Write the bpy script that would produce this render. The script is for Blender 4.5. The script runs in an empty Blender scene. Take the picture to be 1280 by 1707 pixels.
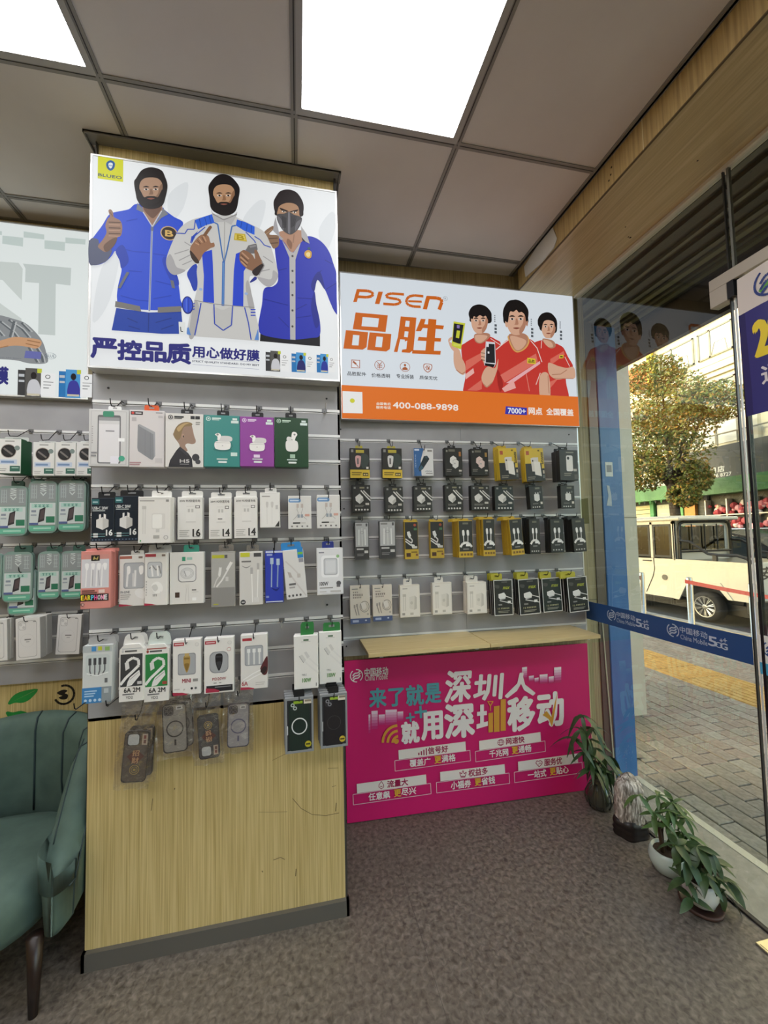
import bpy, math, random
from mathutils import Vector, Matrix
random.seed(7)
SC = bpy.context.scene
COL = SC.collection
PI = math.pi

# ---------------------------------------------------------------- camera
cam_data = bpy.data.cameras.new('camera')
cam_data.sensor_fit = 'AUTO'
cam_data.sensor_width = 36.0
cam_data.lens = 640.5 / 1707.0 * 36.0
cam_data.shift_x = 16.2 / 1707.0
cam_data.shift_y = 9.1 / 1707.0
cam_data.clip_start = 0.02
cam_data.clip_end = 200
camera = bpy.data.objects.new('camera', cam_data)
COL.objects.link(camera)
def aim(yaw, pitch, roll, loc):
    f = Vector((math.sin(yaw)*math.cos(pitch), math.cos(yaw)*math.cos(pitch), math.sin(pitch)))
    r = Vector((math.cos(yaw), -math.sin(yaw), 0))
    d = f.cross(r)
    c, s = math.cos(roll), math.sin(roll)
    r2 = c*r + s*d
    d2 = -s*r + c*d
    m = Matrix((r2, -d2, -f)).transposed().to_4x4()
    m.translation = Vector(loc)
    camera.matrix_world = m
aim(0.1971, 0.0479, 0.0212, (0, 0, 1.3968))
SC.camera = camera

# ---------------------------------------------------------------- sky, sun, exposure
world = bpy.data.worlds.new('sky')
SC.world = world
world.use_nodes = True
wn, wl = world.node_tree.nodes, world.node_tree.links
sky = wn.new('ShaderNodeTexSky')
sky.sky_type = 'NISHITA'
sky.sun_disc = False
sky.sun_elevation = math.radians(24)
sky.sun_rotation = math.radians(-70)
sky.air_density = 1.3
sky.dust_density = 2.5
wl.new(sky.outputs[0], wn['Background'].inputs[0])
wn['Background'].inputs[1].default_value = 0.46
sun_data = bpy.data.lights.new('sun', 'SUN')
sun_data.energy = 2.3
sun_data.color = (1.0, 0.86, 0.66)
sun_data.angle = 0.02
sun = bpy.data.objects.new('sun', sun_data)
sun.rotation_euler = Vector((0.86, 0.44, -0.24)).to_track_quat('-Z', 'Y').to_euler()
COL.objects.link(sun)
SC.view_settings.view_transform = 'Standard'
SC.view_settings.look = 'None'
SC.view_settings.exposure = 0.62
SC.view_settings.gamma = 1.0
SC.view_settings.use_curve_mapping = False
CEILING_LIGHT = 9.6        # strength of the ceiling light panels
SIGN_LIGHT = 0.51          # strength of the backlit signs

# ---------------------------------------------------------------- materials
def lin(h):
    h = h.lstrip('#')
    if len(h) == 3: h = ''.join(c*2 for c in h)
    out = []
    for i in (0, 2, 4):
        c = int(h[i:i+2], 16)/255
        out.append(c/12.92 if c <= 0.04045 else ((c+0.055)/1.055)**2.4)
    return (*out, 1)
MATS = {}
def mat(name, col='888', rough=0.5, metal=0.0, emit=0.0, spec=0.5, coat=0.0):
    if name in MATS: return MATS[name]
    m = bpy.data.materials.new(name); m.use_nodes = True
    b = m.node_tree.nodes['Principled BSDF']
    c = lin(col)
    b.inputs['Base Color'].default_value = c
    b.inputs['Roughness'].default_value = rough
    b.inputs['Metallic'].default_value = metal
    b.inputs['Specular IOR Level'].default_value = spec
    b.inputs['Coat Weight'].default_value = coat
    if emit:
        b.inputs['Emission Color'].default_value = c
        b.inputs['Emission Strength'].default_value = emit
    m.diffuse_color = c
    MATS[name] = m
    return m
def ink(h):
    return mat('ink_'+h, h, 0.42)
def glow(h):
    if 'glow_'+h in MATS: return MATS['glow_'+h]
    m = mat('glow_'+h, h, 0.6, emit=SIGN_LIGHT, spec=0.2)
    b = m.node_tree.nodes['Principled BSDF']
    b.inputs['Base Color'].default_value = tuple(0.06*x for x in lin(h)[:3])+(1,)
    return m
def textured(name, stops, scale=(1,1,1), noise=5.0, detail=4, rough=0.5, bump=0.0, metal=0.0, kind='NOISE', distort=0.0, spec=0.5, coord='Object', bump_scale=None):
    if name in MATS: return MATS[name]
    m = mat(name, 'fff', rough, metal, spec=spec)
    nt = m.node_tree; n = nt.nodes; L = nt.links
    b = n['Principled BSDF']
    tc = n.new('ShaderNodeTexCoord'); mp = n.new('ShaderNodeMapping')
    mp.inputs['Scale'].default_value = scale
    L.new(tc.outputs[coord], mp.inputs[0])
    t = n.new('ShaderNodeTexNoise')
    t.inputs['Scale'].default_value = noise; t.inputs['Detail'].default_value = detail
    t.inputs['Distortion'].default_value = distort
    L.new(mp.outputs[0], t.inputs['Vector'])
    r = n.new('ShaderNodeValToRGB')
    e = r.color_ramp.elements
    e[0].position, e[0].color = stops[0][0], lin(stops[0][1])
    e[1].position, e[1].color = stops[-1][0], lin(stops[-1][1])
    for p, c in stops[1:-1]:
        x = e.new(p); x.color = lin(c)
    L.new(t.outputs['Fac'], r.inputs[0]); L.new(r.outputs[0], b.inputs['Base Color'])
    if bump:
        bp = n.new('ShaderNodeBump'); bp.inputs['Strength'].default_value = bump; bp.inputs['Distance'].default_value = 0.004
        L.new(t.outputs['Fac'], bp.inputs['Height']); L.new(bp.outputs[0], b.inputs['Normal'])
    return m
def glass_mat(name, tint='fff', ior=1.5, rough=0.0, gain=1.0):
    if name in MATS: return MATS[name]
    m = bpy.data.materials.new(name); m.use_nodes = True
    nt = m.node_tree; n = nt.nodes; L = nt.links
    n.remove(n['Principled BSDF'])
    fr = n.new('ShaderNodeFresnel'); fr.inputs[0].default_value = ior
    tr = n.new('ShaderNodeBsdfTransparent'); tr.inputs[0].default_value = lin(tint)
    gl = n.new('ShaderNodeBsdfGlossy'); gl.inputs['Roughness'].default_value = rough
    mx = n.new('ShaderNodeMixShader')
    ge = n.new('ShaderNodeNewGeometry'); inv = n.new('ShaderNodeMath'); inv.operation = 'SUBTRACT'; inv.inputs[0].default_value = gain
    sc_ = n.new('ShaderNodeMath'); sc_.operation = 'MULTIPLY'; sc_.inputs[1].default_value = gain
    L.new(ge.outputs['Backfacing'], sc_.inputs[0]); L.new(sc_.outputs[0], inv.inputs[1])
    mu = n.new('ShaderNodeMath'); mu.operation = 'MULTIPLY'; mu.use_clamp = True      # both faces of the sheet reflect; counted once, at the outer face
    L.new(fr.outputs[0], mu.inputs[0]); L.new(inv.outputs[0], mu.inputs[1]); fac = mu.outputs[0]
    L.new(fac, mx.inputs[0]); L.new(tr.outputs[0], mx.inputs[1]); L.new(gl.outputs[0], mx.inputs[2])
    L.new(mx.outputs[0], n['Material Output'].inputs[0])
    MATS[name] = m
    return m
def film_mat():
    if 'clear_film' in MATS: return MATS['clear_film']
    m = bpy.data.materials.new('clear_film'); m.use_nodes = True
    nt = m.node_tree; n = nt.nodes; L = nt.links
    n.remove(n['Principled BSDF'])
    tr = n.new('ShaderNodeBsdfTransparent'); tr.inputs[0].default_value = (0.95, 0.95, 0.95, 1)
    gl = n.new('ShaderNodeBsdfGlossy'); gl.inputs['Roughness'].default_value = 0.22
    tc = n.new('ShaderNodeTexCoord'); ns = n.new('ShaderNodeTexNoise'); ns.inputs['Scale'].default_value = 60
    L.new(tc.outputs['Object'], ns.inputs['Vector'])
    bp = n.new('ShaderNodeBump'); bp.inputs['Strength'].default_value = 0.9; bp.inputs['Distance'].default_value = 0.004
    L.new(ns.outputs['Fac'], bp.inputs['Height']); L.new(bp.outputs[0], gl.inputs['Normal'])
    mx = n.new('ShaderNodeMixShader'); mx.inputs[0].default_value = 0.30
    L.new(tr.outputs[0], mx.inputs[1]); L.new(gl.outputs[0], mx.inputs[2]); L.new(mx.outputs[0], n['Material Output'].inputs[0])
    MATS['clear_film'] = m
    return m
WOOD = lambda: textured('pale_wood', [(0.3, 'b0995f'), (0.5, 'c7b178'), (0.7, 'd8c48c')], (110, 110, 1.2), 2.6, 6, 0.45)
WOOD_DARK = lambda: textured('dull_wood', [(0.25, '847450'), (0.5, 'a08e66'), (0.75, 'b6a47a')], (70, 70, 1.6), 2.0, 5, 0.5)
WOOD_SOFFIT = lambda: textured('soffit_wood', [(0.25, 'a5926a'), (0.5, 'b9a578'), (0.75, 'c9b68a')], (60, 2.0, 60), 1.6, 5, 0.3)
WOOD_FASCIA = lambda: textured('fascia_wood', [(0.25, '8f764c'), (0.5, 'b0945f'), (0.75, 'c2a874')], (60, 60, 2), 1.6, 5, 0.4)
GREY_BOARD = lambda: textured('grey_slat_board', [(0.3, '98989a'), (0.7, 'a6a6a8')], (2, 2, 2), 3, 3, 0.38)
ALU = lambda: mat('aluminium', 'd6d6d4', 0.3, 0.55)
STEEL = lambda: mat('dark_steel', '3a3a3c', 0.35, 0.7)

# ---------------------------------------------------------------- mesh builder
class MB:
    def __init__(self):
        self.v = []; self.f = []; self.m = []; self.mats = []
    def mi(self, m):
        if m not in self.mats: self.mats.append(m)
        return self.mats.index(m)
    def face(self, pts, m):
        b = len(self.v); self.v += [tuple(p) for p in pts]
        self.f.append(tuple(range(b, b+len(pts)))); self.m.append(self.mi(m))
    def box(self, a, b, m, c=0.0):
        x0, y0, z0 = a; x1, y1, z1 = b
        if x0 > x1: x0, x1 = x1, x0
        if y0 > y1: y0, y1 = y1, y0
        if z0 > z1: z0, z1 = z1, z0
        c = min(c, (x1-x0)*.45, (y1-y0)*.45, (z1-z0)*.45)
        k = self.mi(m); s = len(self.v)
        if c <= 0:
            self.v += [(x0,y0,z0),(x1,y0,z0),(x1,y1,z0),(x0,y1,z0),(x0,y0,z1),(x1,y0,z1),(x1,y1,z1),(x0,y1,z1)]
            F = [(0,3,2,1),(4,5,6,7),(0,1,5,4),(1,2,6,5),(2,3,7,6),(3,0,4,7)]
        else:
            P = []
            idx = {}
            for i, X in enumerate((x0, x1)):
                for j, Y in enumerate((y0, y1)):
                    for l, Z in enumerate((z0, z1)):
                        sx = c if i == 0 else -c; sy = c if j == 0 else -c; sz = c if l == 0 else -c
                        for ax, p in ((0, (X, Y+sy, Z+sz)), (1, (X+sx, Y, Z+sz)), (2, (X+sx, Y+sy, Z))):
                            idx[(i,j,l,ax)] = len(P); P.append(p)
            self.v += P
            g = lambda i,j,l,a: idx[(i,j,l,a)]
            F = []
            for i in (0,1):
                q = [g(i,0,0,0), g(i,1,0,0), g(i,1,1,0), g(i,0,1,0)]; F.append(q if i else q[::-1])
                q = [g(0,i,0,1), g(1,i,0,1), g(1,i,1,1), g(0,i,1,1)]; F.append(q[::-1] if i else q)
                q = [g(0,0,i,2), g(1,0,i,2), g(1,1,i,2), g(0,1,i,2)]; F.append(q if i else q[::-1])
            for i in (0,1):
                for j in (0,1):
                    q = [g(i,j,0,0), g(i,j,0,1), g(i,j,1,1), g(i,j,1,0)]; F.append(q if (i+j)%2 else q[::-1])
                    q = [g(i,0,j,0), g(i,0,j,2), g(i,1,j,2), g(i,1,j,0)]; F.append(q[::-1] if (i+j)%2 else q)
                    q = [g(0,i,j,1), g(0,i,j,2), g(1,i,j,2), g(1,i,j,1)]; F.append(q if (i+j)%2 else q[::-1])
            for i in (0,1):
                for j in (0,1):
                    for l in (0,1):
                        q = [g(i,j,l,0), g(i,j,l,1), g(i,j,l,2)]; F.append(q if (i+j+l)%2 else q[::-1])
        for q in F:
            self.f.append(tuple(s+t for t in q)); self.m.append(k)
        return self
    def tube(self, pts, r, m, n=8, caps=True):
        k = self.mi(m); pts = [Vector(p) for p in pts]
        rr = r if isinstance(r, (list, tuple)) else [r]*len(pts)
        s = len(self.v); up = None
        for i, p in enumerate(pts):
            t = (pts[min(i+1, len(pts)-1)] - pts[max(i-1, 0)]).normalized()
            if up is None: up = Vector((0,0,1)) if abs(t.z) < .9 else Vector((1,0,0))
            a = t.cross(up)
            if a.length < 1e-5: a = t.cross(Vector((0,1,0)))
            a.normalize(); b = a.cross(t).normalized(); up = b
            for j in range(n):
                w = 2*PI*j/n
                self.v.append(tuple(p + rr[i]*(math.cos(w)*a + math.sin(w)*b)))
        for i in range(len(pts)-1):
            for j in range(n):
                self.f.append((s+i*n+j, s+i*n+(j+1)%n, s+(i+1)*n+(j+1)%n, s+(i+1)*n+j)); self.m.append(k)
        if caps:
            self.f.append(tuple(s+j for j in range(n))[::-1]); self.m.append(k)
            self.f.append(tuple(s+(len(pts)-1)*n+j for j in range(n))); self.m.append(k)
        return self
    def lathe(self, prof, m, n=24, c=(0,0,0), sx=1.0, sy=1.0):
        k = self.mi(m); s = len(self.v)
        for r, z in prof:
            for j in range(n):
                w = 2*PI*j/n
                self.v.append((c[0]+sx*r*math.cos(w), c[1]+sy*r*math.sin(w), c[2]+z))
        for i in range(len(prof)-1):
            for j in range(n):
                self.f.append((s+i*n+j, s+i*n+(j+1)%n, s+(i+1)*n+(j+1)%n, s+(i+1)*n+j)); self.m.append(k)
        self.f.append(tuple(s+j for j in range(n))[::-1]); self.m.append(k)
        self.f.append(tuple(s+(len(prof)-1)*n+j for j in range(n))); self.m.append(k)
        return self
    def prism(self, pts, y0, y1, m):          # outline in x,z swept along y
        k = self.mi(m); s = len(self.v); n = len(pts)
        self.v += [(p[0], y0, p[1]) for p in pts] + [(p[0], y1, p[1]) for p in pts]
        self.f.append(tuple(range(s, s+n))); self.m.append(k)
        self.f.append(tuple(range(s+2*n-1, s+n-1, -1))); self.m.append(k)
        for i in range(n):
            j = (i+1) % n
            self.f.append((s+i, s+n+i, s+n+j, s+j)); self.m.append(k)
        return self
    def mesh(self, name, smooth=False):
        me = bpy.data.meshes.new(name)
        me.from_pydata(self.v, [], self.f)
        for m in self.mats: me.materials.append(m)
        me.polygons.foreach_set('material_index', self.m)
        if smooth: me.polygons.foreach_set('use_smooth', [True]*len(self.f))
        me.update()
        return me
    def build(self, name, parent=None, loc=(0,0,0), smooth=False, rot=(0,0,0)):
        return link(name, self.mesh(name, smooth), parent, loc, rot)
def link(name, me, parent=None, loc=(0,0,0), rot=(0,0,0)):
    o = bpy.data.objects.new(name, me); COL.objects.link(o)
    o.parent = parent; o.location = loc; o.rotation_euler = rot
    return o
def tag(o, label=None, cat=None, group=None, kind=None):
    if label: o['label'] = label
    if cat: o['category'] = cat
    if group: o['group'] = group
    if kind: o['kind'] = kind
    return o
def thing(name, label, cat, loc=(0,0,0), rot=(0,0,0), group=None):
    o = bpy.data.objects.new(name, None); COL.objects.link(o)
    o.empty_display_size = 0.05
    o.location = loc; o.rotation_euler = rot
    return tag(o, label, cat, group)
def struct(name, mb, parent=None, smooth=False, loc=(0,0,0), rot=(0,0,0)):
    o = mb.build(name, parent, loc, smooth, rot)
    if parent is None: o['kind'] = 'structure'
    return o
def dup(root):
    r = root.copy(); COL.objects.link(r)
    for ch in root.children:
        c = ch.copy(); COL.objects.link(c); c.parent = r
        for g in ch.children:
            d = g.copy(); COL.objects.link(d); d.parent = c
    return r

# ---------------------------------------------------------------- flat printing
def spline(pts, n=5):
    out = []; N = len(pts)
    for i in range(N):
        p0, p1, p2, p3 = (pts[(i+k-1) % N] for k in range(4))
        for j in range(n):
            t = j/n
            out.append(tuple(0.5*((2*b) + (c-a)*t + (2*a-5*b+4*c-d)*t*t + (3*b-a-3*c+d)*t**3) for a, b, c, d in zip(p0, p1, p2, p3)))
    return out
GLYPHS = {}
def glyph(s):
    if s in GLYPHS: return GLYPHS[s]
    c = bpy.data.curves.new('lettering', 'FONT'); c.body = s; c.resolution_u = 2
    o = bpy.data.objects.new('lettering', c); COL.objects.link(o)
    me = bpy.data.meshes.new_from_object(o.evaluated_get(bpy.context.evaluated_depsgraph_get()))
    v = [(p.co.x, p.co.y) for p in me.vertices]; f = [tuple(p.vertices) for p in me.polygons]
    bpy.data.objects.remove(o); bpy.data.curves.remove(c); bpy.data.meshes.remove(me)
    x0, x1 = min(p[0] for p in v), max(p[0] for p in v); y0, y1 = min(p[1] for p in v), max(p[1] for p in v)
    GLYPHS[s] = ([((x-x0)/(x1-x0), (y-y0)/(y1-y0)) for x, y in v], f, (x1-x0)/(y1-y0))
    return GLYPHS[s]
class Print:
    """flat ink on a face: u to the right, v downwards, both in the units of `size`; layers step outwards by a hair"""
    def __init__(self, place, su=1.0, sv=1.0, inks=ink, step=4e-5):
        self.mb = MB(); self.place = place; self.su = su; self.sv = sv; self.k = 0; self.inks = inks; self.step = step
    def P(self, u, v, extra=0.0):
        return self.place(u*self.su, v*self.sv, self.k*self.step+extra)
    def poly(self, pts, c):
        self.k += 1
        a = sum(pts[i][0]*pts[(i+1) % len(pts)][1]-pts[(i+1) % len(pts)][0]*pts[i][1] for i in range(len(pts)))
        if a > 0: pts = pts[::-1]
        self.mb.face([self.P(*p) for p in pts], self.inks(c))
    def draw(self, prims):
        for p in prims:
            t = p[0]
            if t == 'r':
                _, a, b, c, d, col = p; self.poly([(a,b),(c,b),(c,d),(a,d)], col)
            elif t == 'p': self.poly(p[1], p[2])
            elif t == 's': self.poly(spline(p[1]), p[2])
            elif t == 'e':
                _, u, v, ru, rv, col = p
                self.poly([(u+ru*math.cos(2*PI*i/20), v+rv*math.sin(2*PI*i/20)) for i in range(20)], col)
            elif t == 'o':                                     # ring: centre, radii, thickness share
                _, u, v, ru, rv, th, col = p; self.k += 1; n = 24
                for i in range(n):
                    a, b = 2*PI*i/n, 2*PI*(i+1)/n
                    q = [(u+ru*k*math.cos(w), v+rv*k*math.sin(w)) for w, k in ((a,1),(b,1),(b,1-th),(a,1-th))]
                    self.mb.face([self.P(*x) for x in q[::-1]], self.inks(col))
            elif t == 'l':                                     # stroke along points
                _, pts, w, col = p; self.k += 1
                for (a, b), (c, d) in zip(pts[:-1], pts[1:]):
                    dx, dy = (c-a)*self.su, (d-b)*self.sv; L = math.hypot(dx, dy) or 1
                    nx, ny = -dy/L*w*self.sv/2, dx/L*w*self.sv/2
                    q = [(a+nx/self.su, b+ny/self.sv), (c+nx/self.su, d+ny/self.sv), (c-nx/self.su, d-ny/self.sv), (a-nx/self.su, b-ny/self.sv)]
                    self.mb.face([self.P(*x) for x in q], self.inks(col))
            elif t == 't':                                     # text into the box u0,v0..u1,v1; bold as a share of the height; slant
                _, a, b, c, d, s, col = p[:7]
                bold = p[7] if len(p) > 7 else 0.0; slant = p[8] if len(p) > 8 else 0.0
                rise = p[9] if len(p) > 9 else 0.0
                v, f, asp = glyph(s); self.k += 1
                m = self.mb.mi(self.inks(col))
                H = abs(d-b)*self.sv
                shifts = [(0,0)] if not bold else [(bold*H*math.cos(w), bold*H*math.sin(w)) for w in [PI/4*i for i in range(8)]]
                for si, (sx, sy) in enumerate(shifts):
                    k0 = len(self.mb.v)
                    for x, y in v:
                        self.mb.v.append(self.P(a+(c-a)*x+slant*(y-.5)*(d-b)*self.sv/self.su + sx/self.su, d-(d-b)*y + sy/self.sv + rise*x, si*4e-6))
                    for q in f:
                        self.mb.f.append(tuple(k0+i for i in q)); self.mb.m.append(m)
        return self
    def build(self, name, parent, **k):
        return self.mb.build(name, parent, **k)

def plus5g(u, v, s, c):
    return [('t', u, v, u+.9*s, v+s, '5', c, .03), ('o', u+1.05*s, v+.72*s, .36*s, .3*s, .3, c), ('t', u+1.2*s, v+.4*s, u+1.9*s, v+1.05*s, 'G', c, .03),
            ('r', u+1.15*s, v+.14*s, u+1.5*s, v+.22*s, c), ('r', u+1.28*s, v-.02*s, u+1.36*s, v+.36*s, c), ('r', u+1.5*s, v+.02*s, u+1.9*s, v+.1*s, c), ('r', u+1.66*s, v-.16*s, u+1.74*s, v+.26*s, c)]
def wave_logo(u, v, r, c1, c2=None, asp=1.0):
    """three interlocked s-shaped bands inside a round outline"""
    c2 = c2 or c1; out = []
    def band(o, col, w):
        pts = []
        for i in range(13):
            t = -1+i/6
            pts.append((u+r*asp*(t*.62+.0), v+r*(o+.55*(-t)*(1-abs(t)*.25)+.18*math.sin(PI*t))))
        return ('l', pts, w, col)
    for o, col in ((-.42, c1), (0, c2), (.42, c1)):
        out.append(band(o, col, r*.2))
    for s in (1, -1):
        out.append(('l', [(u+s*r*asp*math.cos(w), v-s*r*math.sin(w)) for w in [PI*(-.30+i*.075) for i in range(12)]], r*.16, c1))
    return out

# ================================================================= THE ROOM
YP, XPL, XPR = 1.494, -0.702, 0.167         # face and sides of the pilaster
YB, CEIL = 1.956, 2.86                       # recessed back wall, ceiling height
XG = 1.58                                    # glass front
GZ = 1.8875                                  # uppermost groove of the slat walls
RT = lambda x: -0.0366*(x-0.22)              # the back wall right of the pilaster runs slightly towards the room

floor_mat = textured('vinyl_floor', [(0.30, '443f38'), (0.43, '5c554d'), (0.55, '69625a'), (0.7, '7c746b')], (1,1,1), 60, 14, 0.42, 0.08, distort=.5)
mb = MB(); mb.box((-3.2,-3.2,-.1), (1.57,2.05,0), floor_mat)
floor = struct('floor', mb)
seam = MB(); seam.box((.405,-3,-.001), (.4062,1.93,.0003), mat('floor_seam','4a4440',.7))
seam.build('floor_seam', floor)
# back walls
wood, woodd = WOOD(), WOOD_DARK()
mb = MB(); mb.box((-3.2, YB, 0), (XPL, YB+.1, CEIL+.1), wood); struct('wall_back_left', mb)
mb = MB()
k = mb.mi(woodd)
def slab(mb, x0, x1, z0, z1, y0, dep, m, f=RT):
    mb.face([(x0,y0+f(x0),z0),(x1,y0+f(x1),z0),(x1,y0+f(x1),z1),(x0,y0+f(x0),z1)], m)
    mb.face([(x0,y0+f(x0)+dep,z0),(x0,y0+f(x0)+dep,z1),(x1,y0+f(x1)+dep,z1),(x1,y0+f(x1)+dep,z0)], m)
    mb.face([(x0,y0+f(x0),z1),(x1,y0+f(x1),z1),(x1,y0+f(x1)+dep,z1),(x0,y0+f(x0)+dep,z1)], m)
    mb.face([(x0,y0+f(x0),z0),(x0,y0+f(x0)+dep,z0),(x1,y0+f(x1)+dep,z0),(x1,y0+f(x1),z0)], m)
    mb.face([(x0,y0+f(x0),z0),(x0,y0+f(x0),z1),(x0,y0+f(x0)+dep,z1),(x0,y0+f(x0)+dep,z0)], m)
    mb.face([(x1,y0+f(x1),z0),(x1,y0+f(x1)+dep,z0),(x1,y0+f(x1)+dep,z1),(x1,y0+f(x1),z1)], m)
    return mb
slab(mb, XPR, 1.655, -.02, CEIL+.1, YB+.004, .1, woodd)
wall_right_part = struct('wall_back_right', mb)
j = MB(); slab(j, .865, .8665, 2.6, CEIL, YB+.003, .002, mat('joint','4d4532',.8)); slab(j, 1.57, 1.655, 1.01, 1.013, YB+.003, .002, MATS['joint']); j.build('panel_joint', wall_right_part)
mb = MB(); mb.box((XPL, YP+.018, 0), (XPR-.008, YB+.05, CEIL+.06), wood); struct('wall_pilaster', mb)
mb = MB(); mb.box((XPR-.008, YP, .056), (XPR, YB, CEIL), mat('dark_edge','3b3733',.6)); mb.box((XPL-.004, YP+.005,.056), (XPL, YB, CEIL), MATS['dark_edge'])
struct('trim_pilaster_edge', mb)
mb = MB(); mb.box((XPL, YP, .056), (XPR-.008, YP+.018, .80), wood)
front_board = struct('wall_pilaster_board', mb)
# scuffs and dents worn into the lower board
sc = MB(); scuff = mat('scuff','6b5a38',.7)
random.seed(3)
def scratch(pts, w):
    sc.tube([(x, YP-.0002, z) for x, z in pts], w, scuff, 4)
scratch([(-.15,.41),(-.10,.402),(-.05,.396)], .0006); scratch([(-.03,.44),(.0,.40),(.04,.372),(.09,.36),(.14,.362)], .0009)
scratch([(-.1,.585),(-.06,.60),(-.02,.605)], .0006); scratch([(.10,.53),(.14,.526)], .0006); scratch([(.18-.05,.40),(.127,.37)], .0014)
scratch([(-.10,.235),(-.075,.24),(-.06,.23)], .0012); scratch([(-.14,.205),(-.137,.20)], .0015); scratch([(-.02,.19),(-.022,.165)], .0014)
scratch([(-.5,.51),(-.505,.47)], .0009); scratch([(-.43,.535),(-.431,.53)], .0016); scratch([(.115,.46),(.13,.463)], .0008)
sc.build('scuff_marks', front_board)
mb = MB(); mb.box((XPL-.004, YP-.015, 0), (XPR+.004, YP+.01, .056), mat('grey_skirting','5d5a54',.45)); mb.box((XPR-.006, YP-.015, 0), (XPR+.004, YB-.04, .056), MATS['grey_skirting'])
mb.box((XPL-.004, YP-.015, 0), (XPL+.006, YB, .056), MATS['grey_skirting'])
struct('baseboard_pilaster', mb)
mb = MB(); mb.box((XPL-.03, YP-.03, CEIL-.012), (XPR+.02, YP-.026, CEIL), mat('grey_trim','77746c',.5)); mb.box((XPL-.03, YP-.03, CEIL-.006), (XPR+.02, YP+.02, CEIL-.001), MATS['grey_trim'])
mb.box((XPR+.012, YP-.03, CEIL-.012), (XPR+.016, YB, CEIL), MATS['grey_trim']); mb.box((XPL-.03, YP-.03, CEIL-.012), (XPL-.026, YB, CEIL), MATS['grey_trim'])
struct('trim_pilaster_top', mb)
mb = MB(); mb.box((-3.2,-3.2,0), (-3.1,2.05,CEIL+.1), WOOD()); struct('wall_left', mb)
mb = MB(); mb.box((-3.2,-3.2,0), (1.7,-3.1,CEIL+.1), mat('plaster','c9c4b8',.7)); struct('wall_rear', mb)

# ceiling: tiles in a grid, two light panels; four unseen ones added for light
tile_mat = textured('ceiling_tile', [(0.3,'d0c9c2'),(0.7,'d9d3cc')], (1,1,1), 3, 5, 0.55)
grid_mat = mat('ceiling_grid', '8b8780', .5, .1); gap_mat = mat('ceiling_gap', '2c2a28', .8)
mb = MB(); mb.box((-3.2,-3.2,CEIL+.03), (1.57,2.05,CEIL+.1), gap_mat)
ceiling = struct('ceiling', mb)
GX, GY, PITCH = 0.004, 1.284, 0.6
lights_at = {(0,-1), (-2,-1), (0,-4), (-2,-4), (-4,-1), (-4,-4)}
tiles = {}
line_y = lambda j: GY+PITCH*j if j <= 0 else (1.817 if j == 1 else YB-.004)
for i in range(-5, 3):
    for jn in range(-7, 2):
        x0, y0 = GX+PITCH*i, line_y(jn)
        x1, y1 = min(x0+PITCH, 1.22), line_y(jn+1)
        if x1-x0 < .05 or y1-y0 < .03: continue
        w, d = round(x1-x0,3), round(y1-y0,3)
        if (i, jn) in lights_at:
            continue
        key = (w, d)
        if key not in tiles:
            t = MB(); t.box((.009,.009,0), (w-.009,d-.009,.012), tile_mat, .002); tiles[key] = t.mesh('ceiling_tile')
        link('ceiling_tile', tiles[key], ceiling, (x0, y0, CEIL))
mb = MB()
for i in range(-5, 4):
    x = min(GX+PITCH*i, 1.215)
    for s in (-1, 1):
        mb.box((x+s*.0065-.005, -3.1, CEIL-.0035), (x+s*.0065+.005, YB, CEIL+.004), grid_mat)
    mb.box((x-.002,-3.1,CEIL-.0005), (x+.002,YB,CEIL+.006), gap_mat)
for jn in range(-7, 3):
    y = line_y(jn)
    for s in (-1, 1):
        mb.box((-3.1, y+s*.0065-.005, CEIL-.003), (1.22, y+s*.0065+.005, CEIL+.004), grid_mat)
    mb.box((-3.1,y-.002,CEIL-.0004), (1.22,y+.002,CEIL+.006), gap_mat)
mb.build('ceiling_grid', ceiling)
lamp_mat = mat('light_diffuser', 'fbfcff', .5, emit=CEILING_LIGHT)
mb1 = MB(); mb1.box((.026,.026,-.002), (.574,.574,.004), lamp_mat); me_d = mb1.mesh('diffuser')
mb2 = MB(); fm = mat('light_frame','a9a6a0',.4)
for a, b in (((.006,.006,-.006),(.594,.026,.006)), ((.006,.574,-.006),(.594,.594,.006)), ((.006,.026,-.006),(.026,.574,.006)), ((.574,.026,-.006),(.594,.574,.006))):
    mb2.box(a, b, fm)
me_f = mb2.mesh('frame')
LIGHT_LABEL = {(0,-1):'square white ceiling light panel above the gap between the two big lightboxes', (-2,-1):'square ceiling light panel cut by the upper corner, over the armchair side',
               (0,-4):'square ceiling light panel behind the viewer, nearer the glass front', (-2,-4):'square ceiling light panel behind the viewer, middle of the shop',
               (-4,-1):'square ceiling light panel outside the frame over the deep end', (-4,-4):'square ceiling light panel in the rear far corner of the shop'}
for (i, jn) in sorted(lights_at):
    t = thing('ceiling_light', LIGHT_LABEL[(i,jn)], 'light', (GX+PITCH*i, GY+PITCH*jn, CEIL), group='ceiling light panels')
    link('diffuser', me_d, t); link('frame', me_f, t)

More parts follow.
